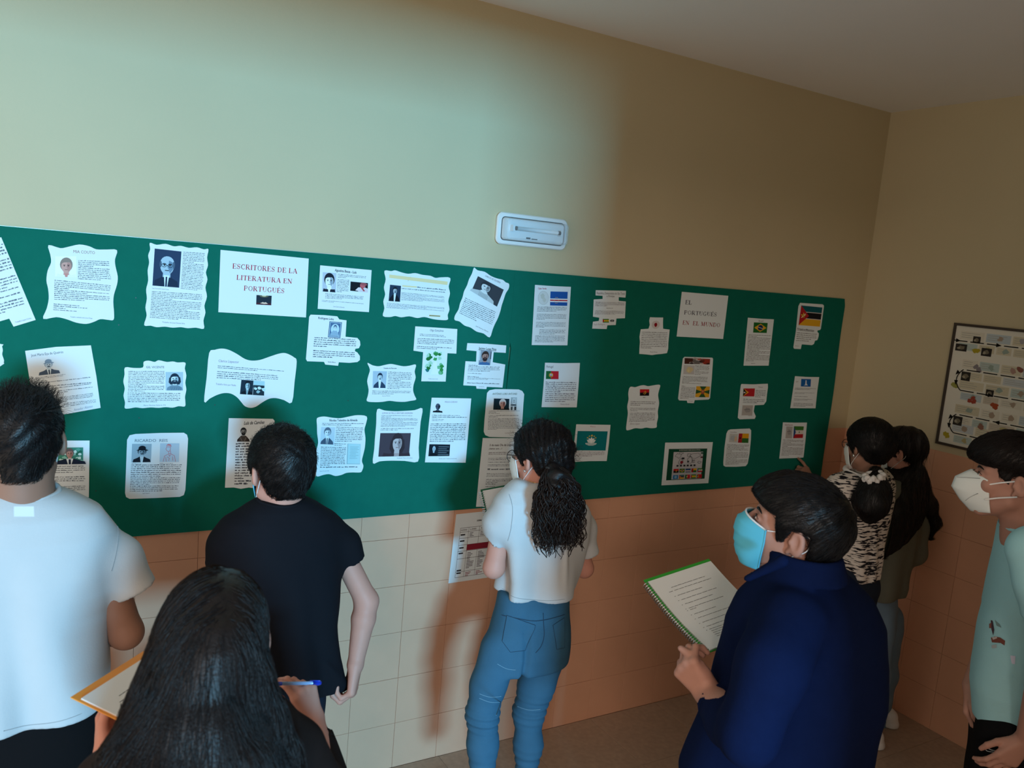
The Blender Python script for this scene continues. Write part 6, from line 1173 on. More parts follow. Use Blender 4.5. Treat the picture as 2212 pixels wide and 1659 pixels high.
CS, _ = shirt('t_shirt', C_, c_st, 0, [([(-2.4829, -0.5650, 1.2869), (-2.5047, -0.5550, 1.2295), (-2.5124, -0.5500, 1.1472)], [.049, .048, 0.0415], True), ([(-2.1929, -0.5600, 1.2503), (-2.1401, -0.5500, 1.1762), (-2.1085, -0.5500, 1.0876)], [.046, .044, .040], True)],
    M['white_tee'], (-2.4397, -0.6900, 0.9689), h=.005, amp=.009, seed=12, drp=(.016, 5), k=.024,
    pulls=[((-2.5251, -0.6600, 1.1811), (-2.4851, -0.6700, 1.3486), .010, .013), ((-2.5210, -0.6700, 1.1360), (-2.5057, -0.6800, 1.2817), .008, -.010), ((-2.5439, -0.6900, 1.0174), (-2.3867, -0.7000, 1.2783), .012, .015), ((-2.4108, -0.7000, 0.9871), (-2.4192, -0.7000, 1.1519), .012, .014), ((-2.2979, -0.6900, 0.9677), (-2.2997, -0.6900, 1.1524), .010, .010)])
seam(CS, [(-2.5095, -0.6200, 1.3471), (-2.5042, -0.6400, 1.3045), (-2.5091, -0.6500, 1.2406), (-2.5169, -0.6500, 1.1930)], (.5, .85, -.2), C_)
seam(CS, [(-2.5280, -0.6600, 1.0098), (-2.4729, -0.6800, 0.9941), (-2.3947, -0.6900, 0.9825), (-2.2867, -0.6800, 0.9791)], (.5, .85, -.2), C_, .0009)
ring('collar', (-2.3687, -0.5780, 1.3758), .060, .058, 0, .0050, M['white_tee'], C_, -.10)
ring('necklace', (-2.3738, -0.5720, 1.3877), .054, .056, 0, .0011, M['gold'], C_, -.18)
c_pel = [(0.9821, -2.3511, -0.5800, 0.1328, 0.0920), (0.9124, -2.3477, -0.5800, 0.1403, 0.0980), (0.8450, -2.3495, -0.5850, 0.1493, 0.1120), (0.7666, -2.3520, -0.5850, 0.1566, 0.1220), (0.6966, -2.3555, -0.5850, 0.1636, 0.1120)]
def c_wr(P):
    z = P[:, 2]; kn = np.exp(-((z - (-2.5249, -0.6000, 0.5394)[2]) / .05) ** 2); an = np.exp(-((z - .30) / .1) ** 2)
    cr = np.exp(-((P[:, 0] - (-2.4253, -0.7200, 0.8322)[0]) / .010) ** 2) * (P[:, 1] < -.62) * np.clip(((-2.4243, -0.7000, 0.9394)[2] - z) / .08, 0, 1)
    return .0035 * kn * np.sin(z * 230 + 12 * P[:, 0]) + .003 * an * np.sin(z * 190 + 9 * P[:, 0]) + .012 * cr
CJ, cj_fn = trousers('jeans', C_, c_pel, 0, [([(-2.4671, -0.5870, 0.7694), (-2.5124, -0.5950, 0.6520), (-2.5281, -0.6000, 0.5539), (-2.5245, -0.6150, 0.4483), (-2.5229, -0.6400, 0.2255)], [0.0748, 0.0598, 0.0518, 0.0518, .036]),
    ([(-2.2699, -0.5870, 0.7360), (-2.3095, -0.5950, 0.6128), (-2.3337, -0.6000, 0.5126), (-2.3300, -0.6100, 0.3999), (-2.3268, -0.6200, 0.1579)], [0.0758, 0.0621, 0.0520, 0.0488, .034])], M['denim'], h=.0052, wr=c_wr, k=.02)
for l in c_legs: shoe(C_, l['j'][2], 0, M['shoe'])
def c_px(*uv): return [np.array(q) for q in uv]
DV = nrm(np.array((-2.3518, -0.6000, 0.8345)) - np.array((-2.7548, -1.2000, 1.1602)))
for nm_, poly in (('pocket', [(-2.7293, -1.0000, 1.1204), (-2.6107, -1.0000, 1.0660), (-2.6136, -1.0000, 1.0477), (-2.6434, -1.0000, 0.9804), (-2.7020, -1.0000, 0.9833), (-2.7387, -1.0000, 1.0278)]), ('pocket', [(-2.5375, -1.0000, 1.0549), (-2.4913, -1.0000, 1.0759), (-2.4799, -1.0000, 0.9628), (-2.5121, -1.0000, 0.9623)])):
    Q0 = [np.array(q) for q in poly]; cen = sum(Q0) / len(Q0); ringp = []
    for a_, b_ in zip(Q0, Q0[1:] + Q0[:1]): ringp += [a_ * (1 - t) + b_ * t for t in np.linspace(0, 1, 7)[:-1]]
    V = [cen] + [cen + (q - cen) * s_ for s_ in (.35, .7, 1.0) for q in ringp]; n_ = len(ringp)
    V = on_mesh(CJ, V, DV, .0022)
    F_ = [(0, 1 + i, 1 + (i + 1) % n_) for i in range(n_)]
    pk = mesh_np(nm_, V, F_, C_, M['denim']); 
    F4 = [(1 + k * n_ + i, 1 + (k + 1) * n_ + i, 1 + (k + 1) * n_ + (i + 1) % n_, 1 + k * n_ + (i + 1) % n_) for k in range(2) for i in range(n_)]
    me_ = bpy.data.meshes.new('pocket'); o_ = np.array(wpos(C_)); me_.from_pydata([tuple(v - o_) for v in V], [], F_ + F4); me_.materials.append(M['denim'])
    for p_ in me_.polygons: p_.use_smooth = True
    pk.data = me_
    st_ = V[-n_:]; tube('stitching', np.array(st_), .0009, M['stitch'], pk, 4, True)
for line in ([(-2.5827, -1.0000, 1.1066), (-2.5767, -1.0000, 1.0667), (-2.5702, -1.0000, 1.0220), (-2.5779, -1.0000, 0.9867), (-2.5982, -1.0000, 0.9639)], [(-2.7525, -1.0000, 1.1252), (-2.6890, -1.0000, 1.1034), (-2.6238, -1.0000, 1.0838), (-2.5782, -1.0000, 1.0799), (-2.5339, -1.0000, 1.0822), (-2.4910, -1.0000, 1.0877)]):
    L3 = on_mesh(CJ, list(catmull(line, 6)), DV, .001); tube('seam', np.array(L3), .0013, M['stitch'], C_, 5)
for (u0, u1) in (((-2.7509, -1.0000, 0.9478), (-2.6731, -1.0000, 0.9134)), ((-2.8112, -1.0000, 0.8489), (-2.7239, -1.0000, 0.8250)), ((-2.8113, -1.0000, 0.8333), (-2.7186, -1.0000, 0.8021)), ((-2.6519, -1.0000, 0.7657), (-2.5547, -1.0000, 0.7413))):
    L3 = on_mesh(CJ, list(catmull([np.array(u0), (np.array(u0) + np.array(u1)) / 2 - np.array((0, 0, .006)), np.array(u1)], 6)), DV, .0005); tube('crease', np.array(L3), .0012, M['stitch_light'], C_, 5)
def c_puff(p, d): return smin(smin(d, el(p, (0, -.030, .036), (.090, .096, .088)), .03), rc(p, (0, -.075, .0), (.01, -.095, -.055), .058, .034), .04)
c_cap = cap_d(CF, .017, -.080, .058, .004, -.02, puff=c_puff, amp=.004, freq=120, seed=9)
CH = sdf_mesh('hair', c_cap, *bbox_of([CF.c], .17), .0038, M['hair_brown'], C_)
pony = [np.array(q) for q in ((-2.3856, -0.6850, 1.4566), (-2.3905, -0.7200, 1.4121), (-2.3901, -0.7350, 1.3530), (-2.3788, -0.7350, 1.2854), (-2.3635, -0.7300, 1.2117))]
def gather(P): return nrm(pony[0] - CF.c * 0 - P.mean(0)) if False else (pony[0] - P) / (np.linalg.norm(pony[0] - P, axis=1)[:, None] + 1e-6)
comb(C_, CH, c_cap, 2400, .06, gather, M['hair_brown'], K=9, r=.0008, lift=.003, wave=.0022, seed=7)
def frizz(N, seed, L):
    rs = np.random.RandomState(seed); me = CH.data; V = np.array([v.co for v in me.vertices]) + wpos(CH); V = V[V[:, 2] > CF.c[2] + .01]; P = V[rs.randint(0, len(V), N)]; G = grad(c_cap, P)
    d = G + rs.normal(0, .9, (N, 3)); d /= np.linalg.norm(d, axis=1)[:, None]
    return curl_lock(np.stack([P + d * t for t in np.linspace(0, L, 4)], 1), .0035, 2.0, 14, seed)
strands_mesh('hair_frizz', frizz(240, 3, .028), .0005, M['hair_brown'], C_, .5)
def tail(guides, rad, N, seed, ends=.05, start=.012):
    rs = np.random.RandomState(seed); g = catmull(guides, 5); K = len(g); out = []
    T = nrm(g[-1] - g[0]); U = nrm(np.cross(T, (0, 1, 0))); W = np.cross(T, U)
    for i in range(N):
        a = rs.uniform(0, 2 * math.pi); q = math.sqrt(rs.uniform(.05, 1)); L = rs.uniform(.62, 1.12) if rs.rand() < .8 else rs.uniform(1.0, 1.2)
        t = np.linspace(0, L, K); gi = np.linspace(0, 1, K)
        base = np.stack([np.interp(np.minimum(t, 1), gi, g[:, c]) for c in range(3)], 1) + np.maximum(t - 1, 0)[:, None] * T * np.linalg.norm(g[-1] - g[0])
        r_ = np.interp(t, np.linspace(0, 1, len(rad)), rad) * q
        out.append(base + r_[:, None] * (math.cos(a) * U * 1.0 + math.sin(a) * W * .72))
    return np.stack(out)
PT = tail(pony, [.024, .056, .080, .092, .094, .090], 520, 5)
PCURL = curl_lock(PT, .0085, 3.4, 40, 6)
def pc(P): return smax(chain(P, pony, [.022, .040, .046, .044, .020], .02) + wrinkle(P, .010, 3, ((60, 30, 90), (80, 50, -60), (40, 70, 120))), -1 + 0 * P[:, 2], .01)
PO = sdf_mesh('ponytail', pc, *bbox_of(pony, .09), .005, M['hair_brown'], C_)
strands_mesh('curls', PCURL, .0026, M['curl_brown'], PO, .55)
ring('hair_tie', (-2.3864, -0.6900, 1.4515), .026, .020, 0, .006, M['wire'], C_)
# mask strap, earring, glasses
surgical(CF, C_, M['mask_white'])
uv_ball('earring', CF.w((-.082, -.006, -.036)), [.0045] * 3, CF.R, M['silver'], C_)
def glasses(F, parent, r=.0014):
    g = []
    for sx in (-1, 1):
        g.append((np.array([F.w((sx * .034 + .026 * math.cos(t), .108 - .10 * (.034 + sx * .026 * math.cos(t)) ** 1 * .5, .003 + .021 * math.sin(t))) for t in np.linspace(0, 2 * math.pi, 28)[:-1]]), r, True))
        g.append((np.array([F.w((sx * .060, .100, .010)), F.w((sx * .074, .060, .013)), F.w((sx * .079, .010, .014)), F.w((sx * .081, -.020, .008))]), r, False))
    g.append((np.array([F.w((-.008, .109, .006)), F.w((0, .112, .009)), F.w((.008, .109, .006))]), r, False))
    return tubes('glasses', g, M['wire'], parent)
glasses(CF, C_)

# ================================================================== masked boy in the navy jacket
D = person((-2.3379, -1.6800, 1.3755), 'person in navy fleece and light blue surgical mask, holding an open notebook')
DF = Frame((-2.3541, -1.6600, 1.5455), -34, 12, 0, 1.0)
d_st = [(1.4725, -2.3361, -1.6800, 0.0800, 0.0615), (1.4363, -2.3194, -1.6800, 0.1300, 0.0910), (1.3827, -2.3055, -1.6800, 0.1850, 0.1284), (1.3169, -2.2941, -1.6800, 0.2150, 0.1553), (1.2267, -2.2845, -1.6800, 0.2250, 0.1703), (1.1316, -2.2880, -1.6800, 0.2250, 0.1822), (1.0400, -2.3121, -1.6800, 0.2300, 0.1878), (0.9498, -2.3373, -1.6800, 0.2300, 0.1976), (0.8234, -2.3302, -1.6800, 0.2200, 0.2019)]
dx, dy = d_st[4][1], -1.68
d_legs = stand(dx, dy, R2(-8), .80, .10, .12)
build_body(D, DF, (-2.3517, -1.6800, 1.4629), d_st, R2(-8),
    [dict(j=((-2.4603, -1.7600, 1.3764), (-2.5814, -1.8000, 1.1626), (-2.5251, -1.6200, 1.1480)), r=(.055, .045, .031), hand=dict(fdir=(-.45, .45, .60), dors=(-.75, -.55, -.35), side=1, curls=[(70, 60, 35), (72, 64, 38), (72, 64, 38), (72, 66, 38)], thumb=(8, 10), sc=1.0)),
     dict(j=((-1.9996, -1.5800, 1.2230), (-1.9420, -1.4600, 0.9492), (-2.0597, -1.3600, 1.0368)), r=(.055, .045, .031), hand=dict(fdir=(-.6, .5, .4), dors=(.3, .8, .2), side=-1, curls=[(40, 50, 30)] * 4, sc=.95))],
    d_legs, M['skin_red'], (.062, .066), .0031)
def d_extra(P, d):
    # standing collar, open at the front with a pointed tip
    a = (-2.3426, -1.7000, 1.4826)
    c = loft(P, [(a[2] - .035, a[0], a[1], .098, .098), (a[2] + .000, a[0] - .004, a[1] + .006, .088, .090), (a[2] + .026, a[0] - .008, a[1] + .010, .084, .088)], R2(-20), 2.0, k=.012)
    inn = loft(P, [(a[2] - .02, a[0], a[1], .066, .070), (a[2] + .06, a[0] - .010, a[1] + .012, .066, .070)], R2(-20), 2.0)
    c = smax(c, -inn, .012)
    d = smin(d, c, .012)
    return smin(d, rc(P, (-2.4904, -1.7500, 1.5179), (-2.5134, -1.6800, 1.4540), .014, .008), .014)
DS, _ = shirt('jacket', D, d_st, R2(-8), [([(-2.4385, -1.7500, 1.3688), (-2.5378, -1.8000, 1.3065), (-2.5814, -1.8000, 1.1626), (-2.5487, -1.7200, 1.1379), (-2.5286, -1.6400, 1.1417)], [.080, .074, .062, .056, .046], True), ([(-1.9996, -1.5800, 1.2230), (-1.9420, -1.4600, 0.9492), (-2.0288, -1.3750, 1.0097)], [.080, .066, .046], True)],
    M['navy'], (0, 0, .78), h=.0065, amp=.005, seed=21, drp=(.006, 5), extra=d_extra, k=.03,
    pulls=[((-2.6575, -1.9500, 1.4466), (-2.6597, -1.9500, 1.3729), .014, -.012), ((-2.6597, -1.9500, 1.3729), (-2.6990, -1.9500, 1.3156), .012, -.010), ((-2.6773, -1.8000, 1.2711), (-2.7260, -1.9000, 1.2660), .012, .008)])
trousers('trousers', D, [(0.9637, -2.2993, -1.6800, 0.1800, 0.1630), (0.8074, -2.2739, -1.6800, 0.1800, 0.1634)] , R2(-8), [([np.array(l['j'][0]), np.array(l['j'][1]), np.array(l['j'][2])], [.10, .08, .07]) for l in d_legs], M['black_trouser'], h=.010)
for l in d_legs: shoe(D, l['j'][2], R2(-8), M['dark_shoe'])
def d_puff(p, d): return smin(d, el(p, (0, .020, .058), (.080, .098, .072)), .025)
d_cap = cap_d(DF, .016, -.070, .044, .022, -.018, puff=d_puff, amp=.0015, seed=31, t_low=.35)
DH = sdf_mesh('hair', d_cap, *bbox_of([DF.c], .16), .0036, M['hair'], D)
comb(D, DH, d_cap, 4200, .030, whorl_flow(DF, (.0, -.085, .085), .15, .55, .35), M['hair'], K=5, r=.0006, lift=.002, seed=32, jit=.15)
def brows(F, parent, m):
    g = []
    for sx in (-1, 1): g.append((catmull([F.w((sx * .013, .0925, .0205)), F.w((sx * .030, .0905, .0265)), F.w((sx * .048, .077, .0215))], 5), np.interp(np.linspace(0, 1, 11), [0, .5, 1], [.0030, .0034, .0014]) * F.s, False))
    return tubes('eyebrow', g, m, parent, 6)
brows(DF, D, M['hair'])
def lashes(F, parent):
    g = []
    for sx in (-1, 1): g.append((catmull([F.w((sx * .018, .0855, .0055)), F.w((sx * .031, .0915, .0115)), F.w((sx * .0455, .081, .0050))], 5), .0011 * F.s, False))
    return tubes('eyelash', g, M['wire'], parent, 5)
lashes(DF, D)
surgical(DF, D, M['mask_blue'])

# ================================================================== girl in the dashed top
E = person((-0.7299, -0.6600, 1.4265), 'person with a round ponytail, pointing, in a black-and-white dashed top')
EF = Frame((-0.6968, -0.6500, 1.4522), 14, -6, 0, .97)
e_st = [(1.3497, -0.7015, -0.6600, 0.1216, 0.0520), (1.3210, -0.7157, -0.6600, 0.1633, 0.0720), (1.2751, -0.7245, -0.6600, 0.1981, 0.0850), (1.2151, -0.7143, -0.6600, 0.1943, 0.0950), (1.1075, -0.7032, -0.6600, 0.1597, 0.0980), (0.9989, -0.6935, -0.6600, 0.1268, 0.0980), (0.8666, -0.6789, -0.6600, 0.1073, 0.1000), (0.7099, -0.6607, -0.6600, 0.0950, 0.1100)]
ex = e_st[5][1]
e_legs = stand(ex, -.66, 0, .80, .08, .09)
build_body(E, EF, (-0.6928, -0.6600, 1.3324), e_st, 0,
    [dict(j=((-0.8612, -0.6400, 1.2654), (-0.5675, -0.4200, 0.9969), (-0.3982, -0.1400, 1.1313)), r=(.038, .033, .023), hand=dict(fdir=(-.2, .6, .75), dors=(-.2, -.8, .5), side=1, curls=[(10, 15, 10), (50, 60, 40), (60, 70, 40), (65, 70, 40)], thumb=(30, 30), sc=.9)),
     dict(j=((-.575, -.65, 1.285), (-.560, -.60, 1.03), (-.665, -.44, 1.06)), r=(.038, .033, .023), hand=dict(fdir=(-.5, .7, .2), dors=(.4, .3, .8), side=-1, curls=RELAX, sc=.9))],
    e_legs, M['skin_tan'], (.046, .048))
shirt('top', E, e_st, 0, [([(-0.8596, -0.6500, 1.2847), (-0.6512, -0.4700, 1.0993)], [.054, .046], True), ([(-.585, -.65, 1.29), (-.568, -.625, 1.16)], [.052, .044], True)], M['dashed'], (0, 0, .86), h=.0062, amp=.0035, seed=41)
ring('collar', (-0.7303, -0.6650, 1.3420), .078, .070, 0, .012, M['scrunchie'], E, -.12)['label'] = 'white collar'
trousers('trousers', E, [(.92, ex, -.66, .115, .085), (.86, ex, -.66, .13, .09), (.78, ex, -.66, .14, .09)], 0, [([np.array(l['j'][0]), np.array(l['j'][1]), np.array(l['j'][2])], [.08, .06, .05]) for l in e_legs], M['navy_trouser'], h=.010)
for l in e_legs: shoe(E, l['j'][2], 0, M['dark_shoe'])
e_cap = cap_d(EF, .020, -.066, .058, -.01, -.04, puff=lambda p, d: smin(d, el(p, (0, -.030, .030), (.093, .088, .086)), .03), amp=.0014, seed=44)
EH = sdf_mesh('hair', e_cap, *bbox_of([EF.c], .17), .0042, M['hair'], E)
epony = [np.array(q) for q in ((-0.7987, -0.7750, 1.3722), (-0.8306, -0.8000, 1.3082), (-0.8497, -0.8100, 1.2521), (-0.8302, -0.8000, 1.1991))]
comb(E, EH, e_cap, 2200, .06, lambda P: (epony[0] - P) / (np.linalg.norm(epony[0] - P, axis=1)[:, None] + 1e-6), M['hair'], K=7, r=.0007, lift=.0015, seed=45)
def ep(P): return chain(P, epony, [.030, .060, .068, .034], .03) + wrinkle(P, .003, 5, ((60, 20, 60), (90, 40, 30)))
EP = sdf_mesh('ponytail', ep, *bbox_of(epony, .1), .0055, M['hair'], E)
comb(E, EP, ep, 1200, .06, down_flow, M['hair'], K=7, r=.0008, lift=.003, seed=46, name='ponytail_strands')
tube('scrunchie', [np.array((-0.8436, -0.8000, 1.3651)) + np.array((.038 * math.cos(t), .030 * math.sin(t), .006 * math.sin(7 * t) + .010 * math.cos(t))) for t in np.linspace(0, 2 * math.pi, 57)[:-1]], [.013 + .004 * math.sin(k * 1.7) for k in range(56)], M['scrunchie'], E, 8, True)
uv_ball('earring', EF.w((-.082, -.006, -.040)), [.004, .004, .008], EF.R, M['silver'], E)
glasses(EF, E)
surgical(EF, E, M['mask_white'])

# ================================================================== girl with very long hair
G_ = person((-0.3614, -0.6000, 1.3753), 'person with waist-length dark hair, grey-green sweater and loose pale jeans')
GF = Frame((-0.3385, -0.5800, 1.4008), -14, -4, 0, .96)
g_st = [(1.2849, -0.3447, -0.6000, 0.1377, 0.0520), (1.2489, -0.3448, -0.6000, 0.2140, 0.0720), (1.1957, -0.3600, -0.6000, 0.1880, 0.0900), (1.1045, -0.3522, -0.6000, 0.1607, 0.1000), (0.9897, -0.3458, -0.6000, 0.1640, 0.1000), (0.8643, -0.3583, -0.6000, 0.1478, 0.1000), (0.7608, -0.3656, -0.6000, 0.1593, 0.1000), (0.6881, -0.3802, -0.6000, 0.1486, 0.0900)]
g_legs = [dict(j=[(-0.4335, -0.6300, 0.6196), (-0.4190, -0.6500, 0.3461), (-0.4413, -0.6700, 0.0815)]), dict(j=[(-0.2306, -0.5600, 0.5604), (-0.1973, -0.5650, 0.2640), (-0.1987, -0.5750, 0.0204)])]
build_body(G_, GF, (-0.3432, -0.6000, 1.2713), g_st, R2(-10),
    [dict(j=((-0.5380, -0.6200, 1.2220), (-0.5180, -0.6000, 0.9609), (-0.2535, -0.4000, 0.8903)), r=(.040, .034, .023), hand=dict(fdir=(.3, .8, .2), dors=(-.5, .2, .8), side=1, curls=RELAX, sc=.9)),
     dict(j=((-0.1819, -0.5800, 1.1736), (-0.1748, -0.6100, 0.9066), (-0.2087, -0.5000, 0.8574)), r=(.040, .034, .023), hand=dict(fdir=(-.8, .4, .1), dors=(.3, .3, .8), side=-1, curls=RELAX, sc=.9))],
    g_legs, M['skin'], (.046, .048))
shirt('sweater', G_, g_st, R2(-10), [([(-0.1854, -0.5800, 1.1877), (-0.1569, -0.6000, 1.0425), (-0.1811, -0.6100, 0.9026), (-0.2048, -0.5200, 0.8449)], [.060, .056, .052, .042], True), ([(-0.5411, -0.6200, 1.2354), (-0.5026, -0.6000, 0.9819), (-0.2986, -0.4500, 0.8876)], [.060, .052, .042], True)], M['sweater'], (-0.4103, -0.6600, 0.7117), h=.0065, amp=.006, seed=51, drp=(.008, 6),
    pulls=[((-0.7481, -0.7800, 0.9576), (-0.4293, -0.7400, 0.9293), .010, -.012), ((-0.7242, -0.7800, 0.9907), (-0.4804, -0.7400, 1.0270), .016, .008)])
gj = [(0.7427, -0.4068, -0.6000, 0.1267, 0.0850), (0.6245, -0.3935, -0.6000, 0.1308, 0.0900), (0.5300, -0.3893, -0.6000, 0.1233, 0.0900)]
trousers('jeans', G_, gj, R2(-10), [([(-0.4236, -0.6300, 0.6066), (-0.4045, -0.6500, 0.3435), (-0.4386, -0.6700, 0.1000)], [.085, .072, .060]), ([(-0.2351, -0.5600, 0.5490), (-0.2049, -0.5650, 0.2654), (-0.2076, -0.5750, 0.0274)], [.082, .070, .058])], M['pale_denim'], h=.0068, amp=.005, seed=52)
for j_, r_ in (((-0.4390, -0.6700, 0.0715), .062), ((-0.2066, -0.5750, 0.0071), .060)):
    tube('turned_cuff', [np.array(j_) + np.array((0, 0, .030)), np.array(j_) + np.array((0, 0, -.012))], [r_, r_ * 1.02], M['pale_denim'], G_, 22)
for l in g_legs: shoe(G_, l['j'][2], R2(-25), M['shoe'])
gh_st = [(1.5062, -0.3595, -0.5900, 0.0080, 0.0750), (1.4396, -0.3590, -0.5900, 0.0080, 0.0980), (1.3529, -0.3595, -0.6000, 0.0080, 0.1050), (1.2467, -0.3662, -0.6200, 0.1130, 0.1000), (1.1656, -0.3846, -0.6450, 0.1778, 0.0880), (1.0830, -0.4123, -0.6600, 0.1768, 0.0750), (1.0043, -0.4731, -0.6750, 0.1226, 0.0520), (0.9457, -0.5337, -0.6800, 0.0451, 0.0300)]
gface = GF.w((0, .155, -.03))
def ghair(P):
    d = loft(P, gh_st, R2(-10), 2.2, k=.03)
    d = smin(d, el(GF.l(P), (0, -.012, .036), (.088, .105, .094)) * GF.s, .03)
    d = smin(d, chain(P, [(-0.2293, -0.6000, 1.3015), (-0.1710, -0.6400, 1.1487), (-0.1270, -0.6600, 1.0589), (-0.1364, -0.6600, 0.9947)], [.040, .036, .028, .008], .03), .03)
    d = d + wrinkle(P, .0045, 9, ((70, 50, 6), (110, -60, 9), (50, 90, 4)))
    return smax(d, -(el(GF.l(P), (0, .115, -.045), (.072, .075, .105)) * GF.s), .02)
GH = sdf_mesh('hair', ghair, *bbox_of([(-0.4020, -0.6000, 1.5423), (-0.3691, -0.6800, 0.9283), (0.0678, -0.5600, 0.9378)], .16), .006, M['hair_brown'], G_)
comb(G_, GH, ghair, 2200, .13, down_flow, M['hair_brown'], K=8, r=.0009, lift=.004, wave=.0015, seed=54)
surgical(GF, G_, M['mask_white'])

# ================================================================== boy in the light blue T-shirt, right edge
H = person((-1.3115, -1.6200, 1.5067), 'person in profile with a white folded mask and light blue T-shirt')
HF = Frame((-1.3272, -1.6000, 1.5948), -28, 0, 0, 1.04)
h_st = [(1.4682, -1.2686, -1.6200, 0.0800, 0.0596), (1.4234, -1.2309, -1.6200, 0.1300, 0.0820), (1.3713, -1.2039, -1.6200, 0.1750, 0.0956), (1.2858, -1.1848, -1.6200, 0.1900, 0.1075), (1.1603, -1.1668, -1.6200, 0.1850, 0.1198), (1.0337, -1.1570, -1.6200, 0.1800, 0.1282), (0.9038, -1.1412, -1.6200, 0.1800, 0.1365), (0.7824, -1.1011, -1.6200, 0.1850, 0.1367), (0.6200, -1.0426, -1.6200, 0.1850, 0.1323)]
hx = h_st[5][1]
h_legs = stand(hx, -1.62, R2(-28), .78, .085, .11)
build_body(H, HF, (-1.2871, -1.6300, 1.4670), h_st, R2(-36),
    [dict(j=((-1.5460, -1.8000, 1.4484), (-1.4188, -1.8200, 1.1281), (-1.2807, -1.7400, 0.8106)), r=(.045, .037, .027), hand=dict(fdir=(-.45, .3, -.8), dors=(-.5, -.8, 0), side=1, curls=RELAX)),
     dict(j=((-1.0839, -1.5300, 1.3122), (-1.0776, -1.4900, 0.9773), (-1.1728, -1.5000, 0.8494)), r=(.045, .037, .027), hand=dict(fdir=(-.15, -.15, -1), dors=(-.3, .9, 0), side=-1, curls=[(30, 40, 20)] * 4))],
    h_legs, M['skin_red'], (.054, .058), .0031)
HS, _ = shirt('t_shirt', H, h_st, R2(-36), [([(-1.5293, -1.7900, 1.4564), (-1.5283, -1.8200, 1.3749), (-1.4987, -1.8300, 1.2819)], [.07, .062, .056], True), ([(-1.0890, -1.5300, 1.3286), (-1.0708, -1.5000, 1.1295)], [.066, .056], True)], M['sky_tee'], (-1.3238, -1.6600, 0.7998), h=.0062, amp=.004, seed=61, drp=(.010, 5), hem_n=(.05, -.10, -1),
    pulls=[((-1.6178, -1.7500, 1.2655), (-1.4728, -1.8000, 0.9462), .016, .010), ((-1.5699, -1.7200, 1.1072), (-1.5244, -1.7800, 1.0027), .014, .009), ((-1.4823, -1.7000, 0.9374), (-1.4506, -1.7800, 0.9946), .010, -.008)])
ring('collar', (-1.2748, -1.6250, 1.4497), .080, .064, R2(-36), .0060, M['sky_tee'], H, .03)
ht = [(0.8519, -1.1225, -1.6200, 0.1500, 0.1212), (0.7337, -1.1026, -1.6200, 0.1550, 0.1251), (0.4894, -1.0587, -1.6200, 0.1500, 0.1214)]
HT, _ = trousers('tracksuit_bottoms', H, ht, R2(-36), [([np.array(l['j'][0]), np.array(l['j'][1]), np.array(l['j'][2])], [.085, .072, .06]) for l in h_legs], M['black_trouser'], h=.009)
for l in h_legs: shoe(H, l['j'][2], R2(-28), M['shoe'])
HV = nrm(np.array((-0.9777, -1.5000, 0.6733)) - np.array((-2.4241, -2.2000, 1.3739)))
def h_shape(name, pts, color, off=.0018, parent=H, o=None):
    V = on_mesh(o, [np.array(q) for q in pts], HV, off); n = len(V); c = sum(V) / n
    V = on_mesh(o, [c - HV * .3], HV, off) + V
    ob = mesh_py(name, V, [(0, 1 + i, 1 + (i + 1) % n) for i in range(n)], parent, M['ink'], True)
    at = ob.data.attributes.new('ink', 'FLOAT_COLOR', 'CORNER'); cc = srgb(color) + (1,); at.data.foreach_set('color', list(cc) * (3 * n)); return ob
# faded brown printed patches on the chest
PRT = [([(-2.3479, -2.1000, 1.6428), (-2.3373, -2.1000, 1.6380), (-2.3177, -2.1000, 1.6028), (-2.3185, -2.1000, 1.5844), (-2.3354, -2.1000, 1.6104)], '4a3a44'), ([(-2.3541, -2.1000, 1.6326), (-2.3420, -2.1000, 1.6331), (-2.3365, -2.1000, 1.6142), (-2.3498, -2.1000, 1.6175)], '8a5a50'),
       ([(-2.3297, -2.1000, 1.5803), (-2.3070, -2.1000, 1.5775), (-2.2750, -2.1000, 1.5659), (-2.2432, -2.1000, 1.5467), (-2.2418, -2.1000, 1.5312), (-2.2658, -2.1000, 1.5458), (-2.2975, -2.1000, 1.5557), (-2.3182, -2.1000, 1.5621)], '7a4a40'), ([(-2.3233, -2.1000, 1.5795), (-2.2972, -2.1000, 1.5762), (-2.2916, -2.1000, 1.5680), (-2.3140, -2.1000, 1.5690)], 'c2b8b4'), ([(-2.3186, -2.1000, 1.5529), (-2.2885, -2.1000, 1.5470), (-2.2850, -2.1000, 1.5352), (-2.3120, -2.1000, 1.5408)], 'a9b4b6'), ([(-2.3245, -2.1000, 1.6367), (-2.2923, -2.1000, 1.6129), (-2.2783, -2.1000, 1.5982), (-2.3081, -2.1000, 1.6128)], '7a9696'), ([(-2.1988, -2.1000, 1.4883), (-2.1687, -2.1000, 1.4789), (-2.1634, -2.1000, 1.4514), (-2.1827, -2.1000, 1.4584)], 'd5d5ea')]
for pts, c in PRT: h_shape('chest_print', pts, c, o=HS)
sw = catmull([(-2.2356, -2.1000, 1.2003), (-2.2454, -2.1000, 1.1946), (-2.2391, -2.1000, 1.1840), (-2.2151, -2.1000, 1.1749), (-2.1828, -2.1000, 1.1678), (-2.1509, -2.1000, 1.1640), (-2.1841, -2.1000, 1.1723), (-2.2098, -2.1000, 1.1797), (-2.2310, -2.1000, 1.1901)], 4, True)
tube('swoosh_outline', np.array(on_mesh(HT, list(sw), HV, .0015)), .0011, M['elastic'], H, 5, True)['label'] = 'white outlined tick mark'
def h_puff(p, d):
    b = el(p, (0, .004, .066), (.094, .122, .074)); b = smax(b, (.036 - .10 * (p[:, 1] - .06).clip(0, .06) - p[:, 2]), .012)
    return smin(d, b, .012)
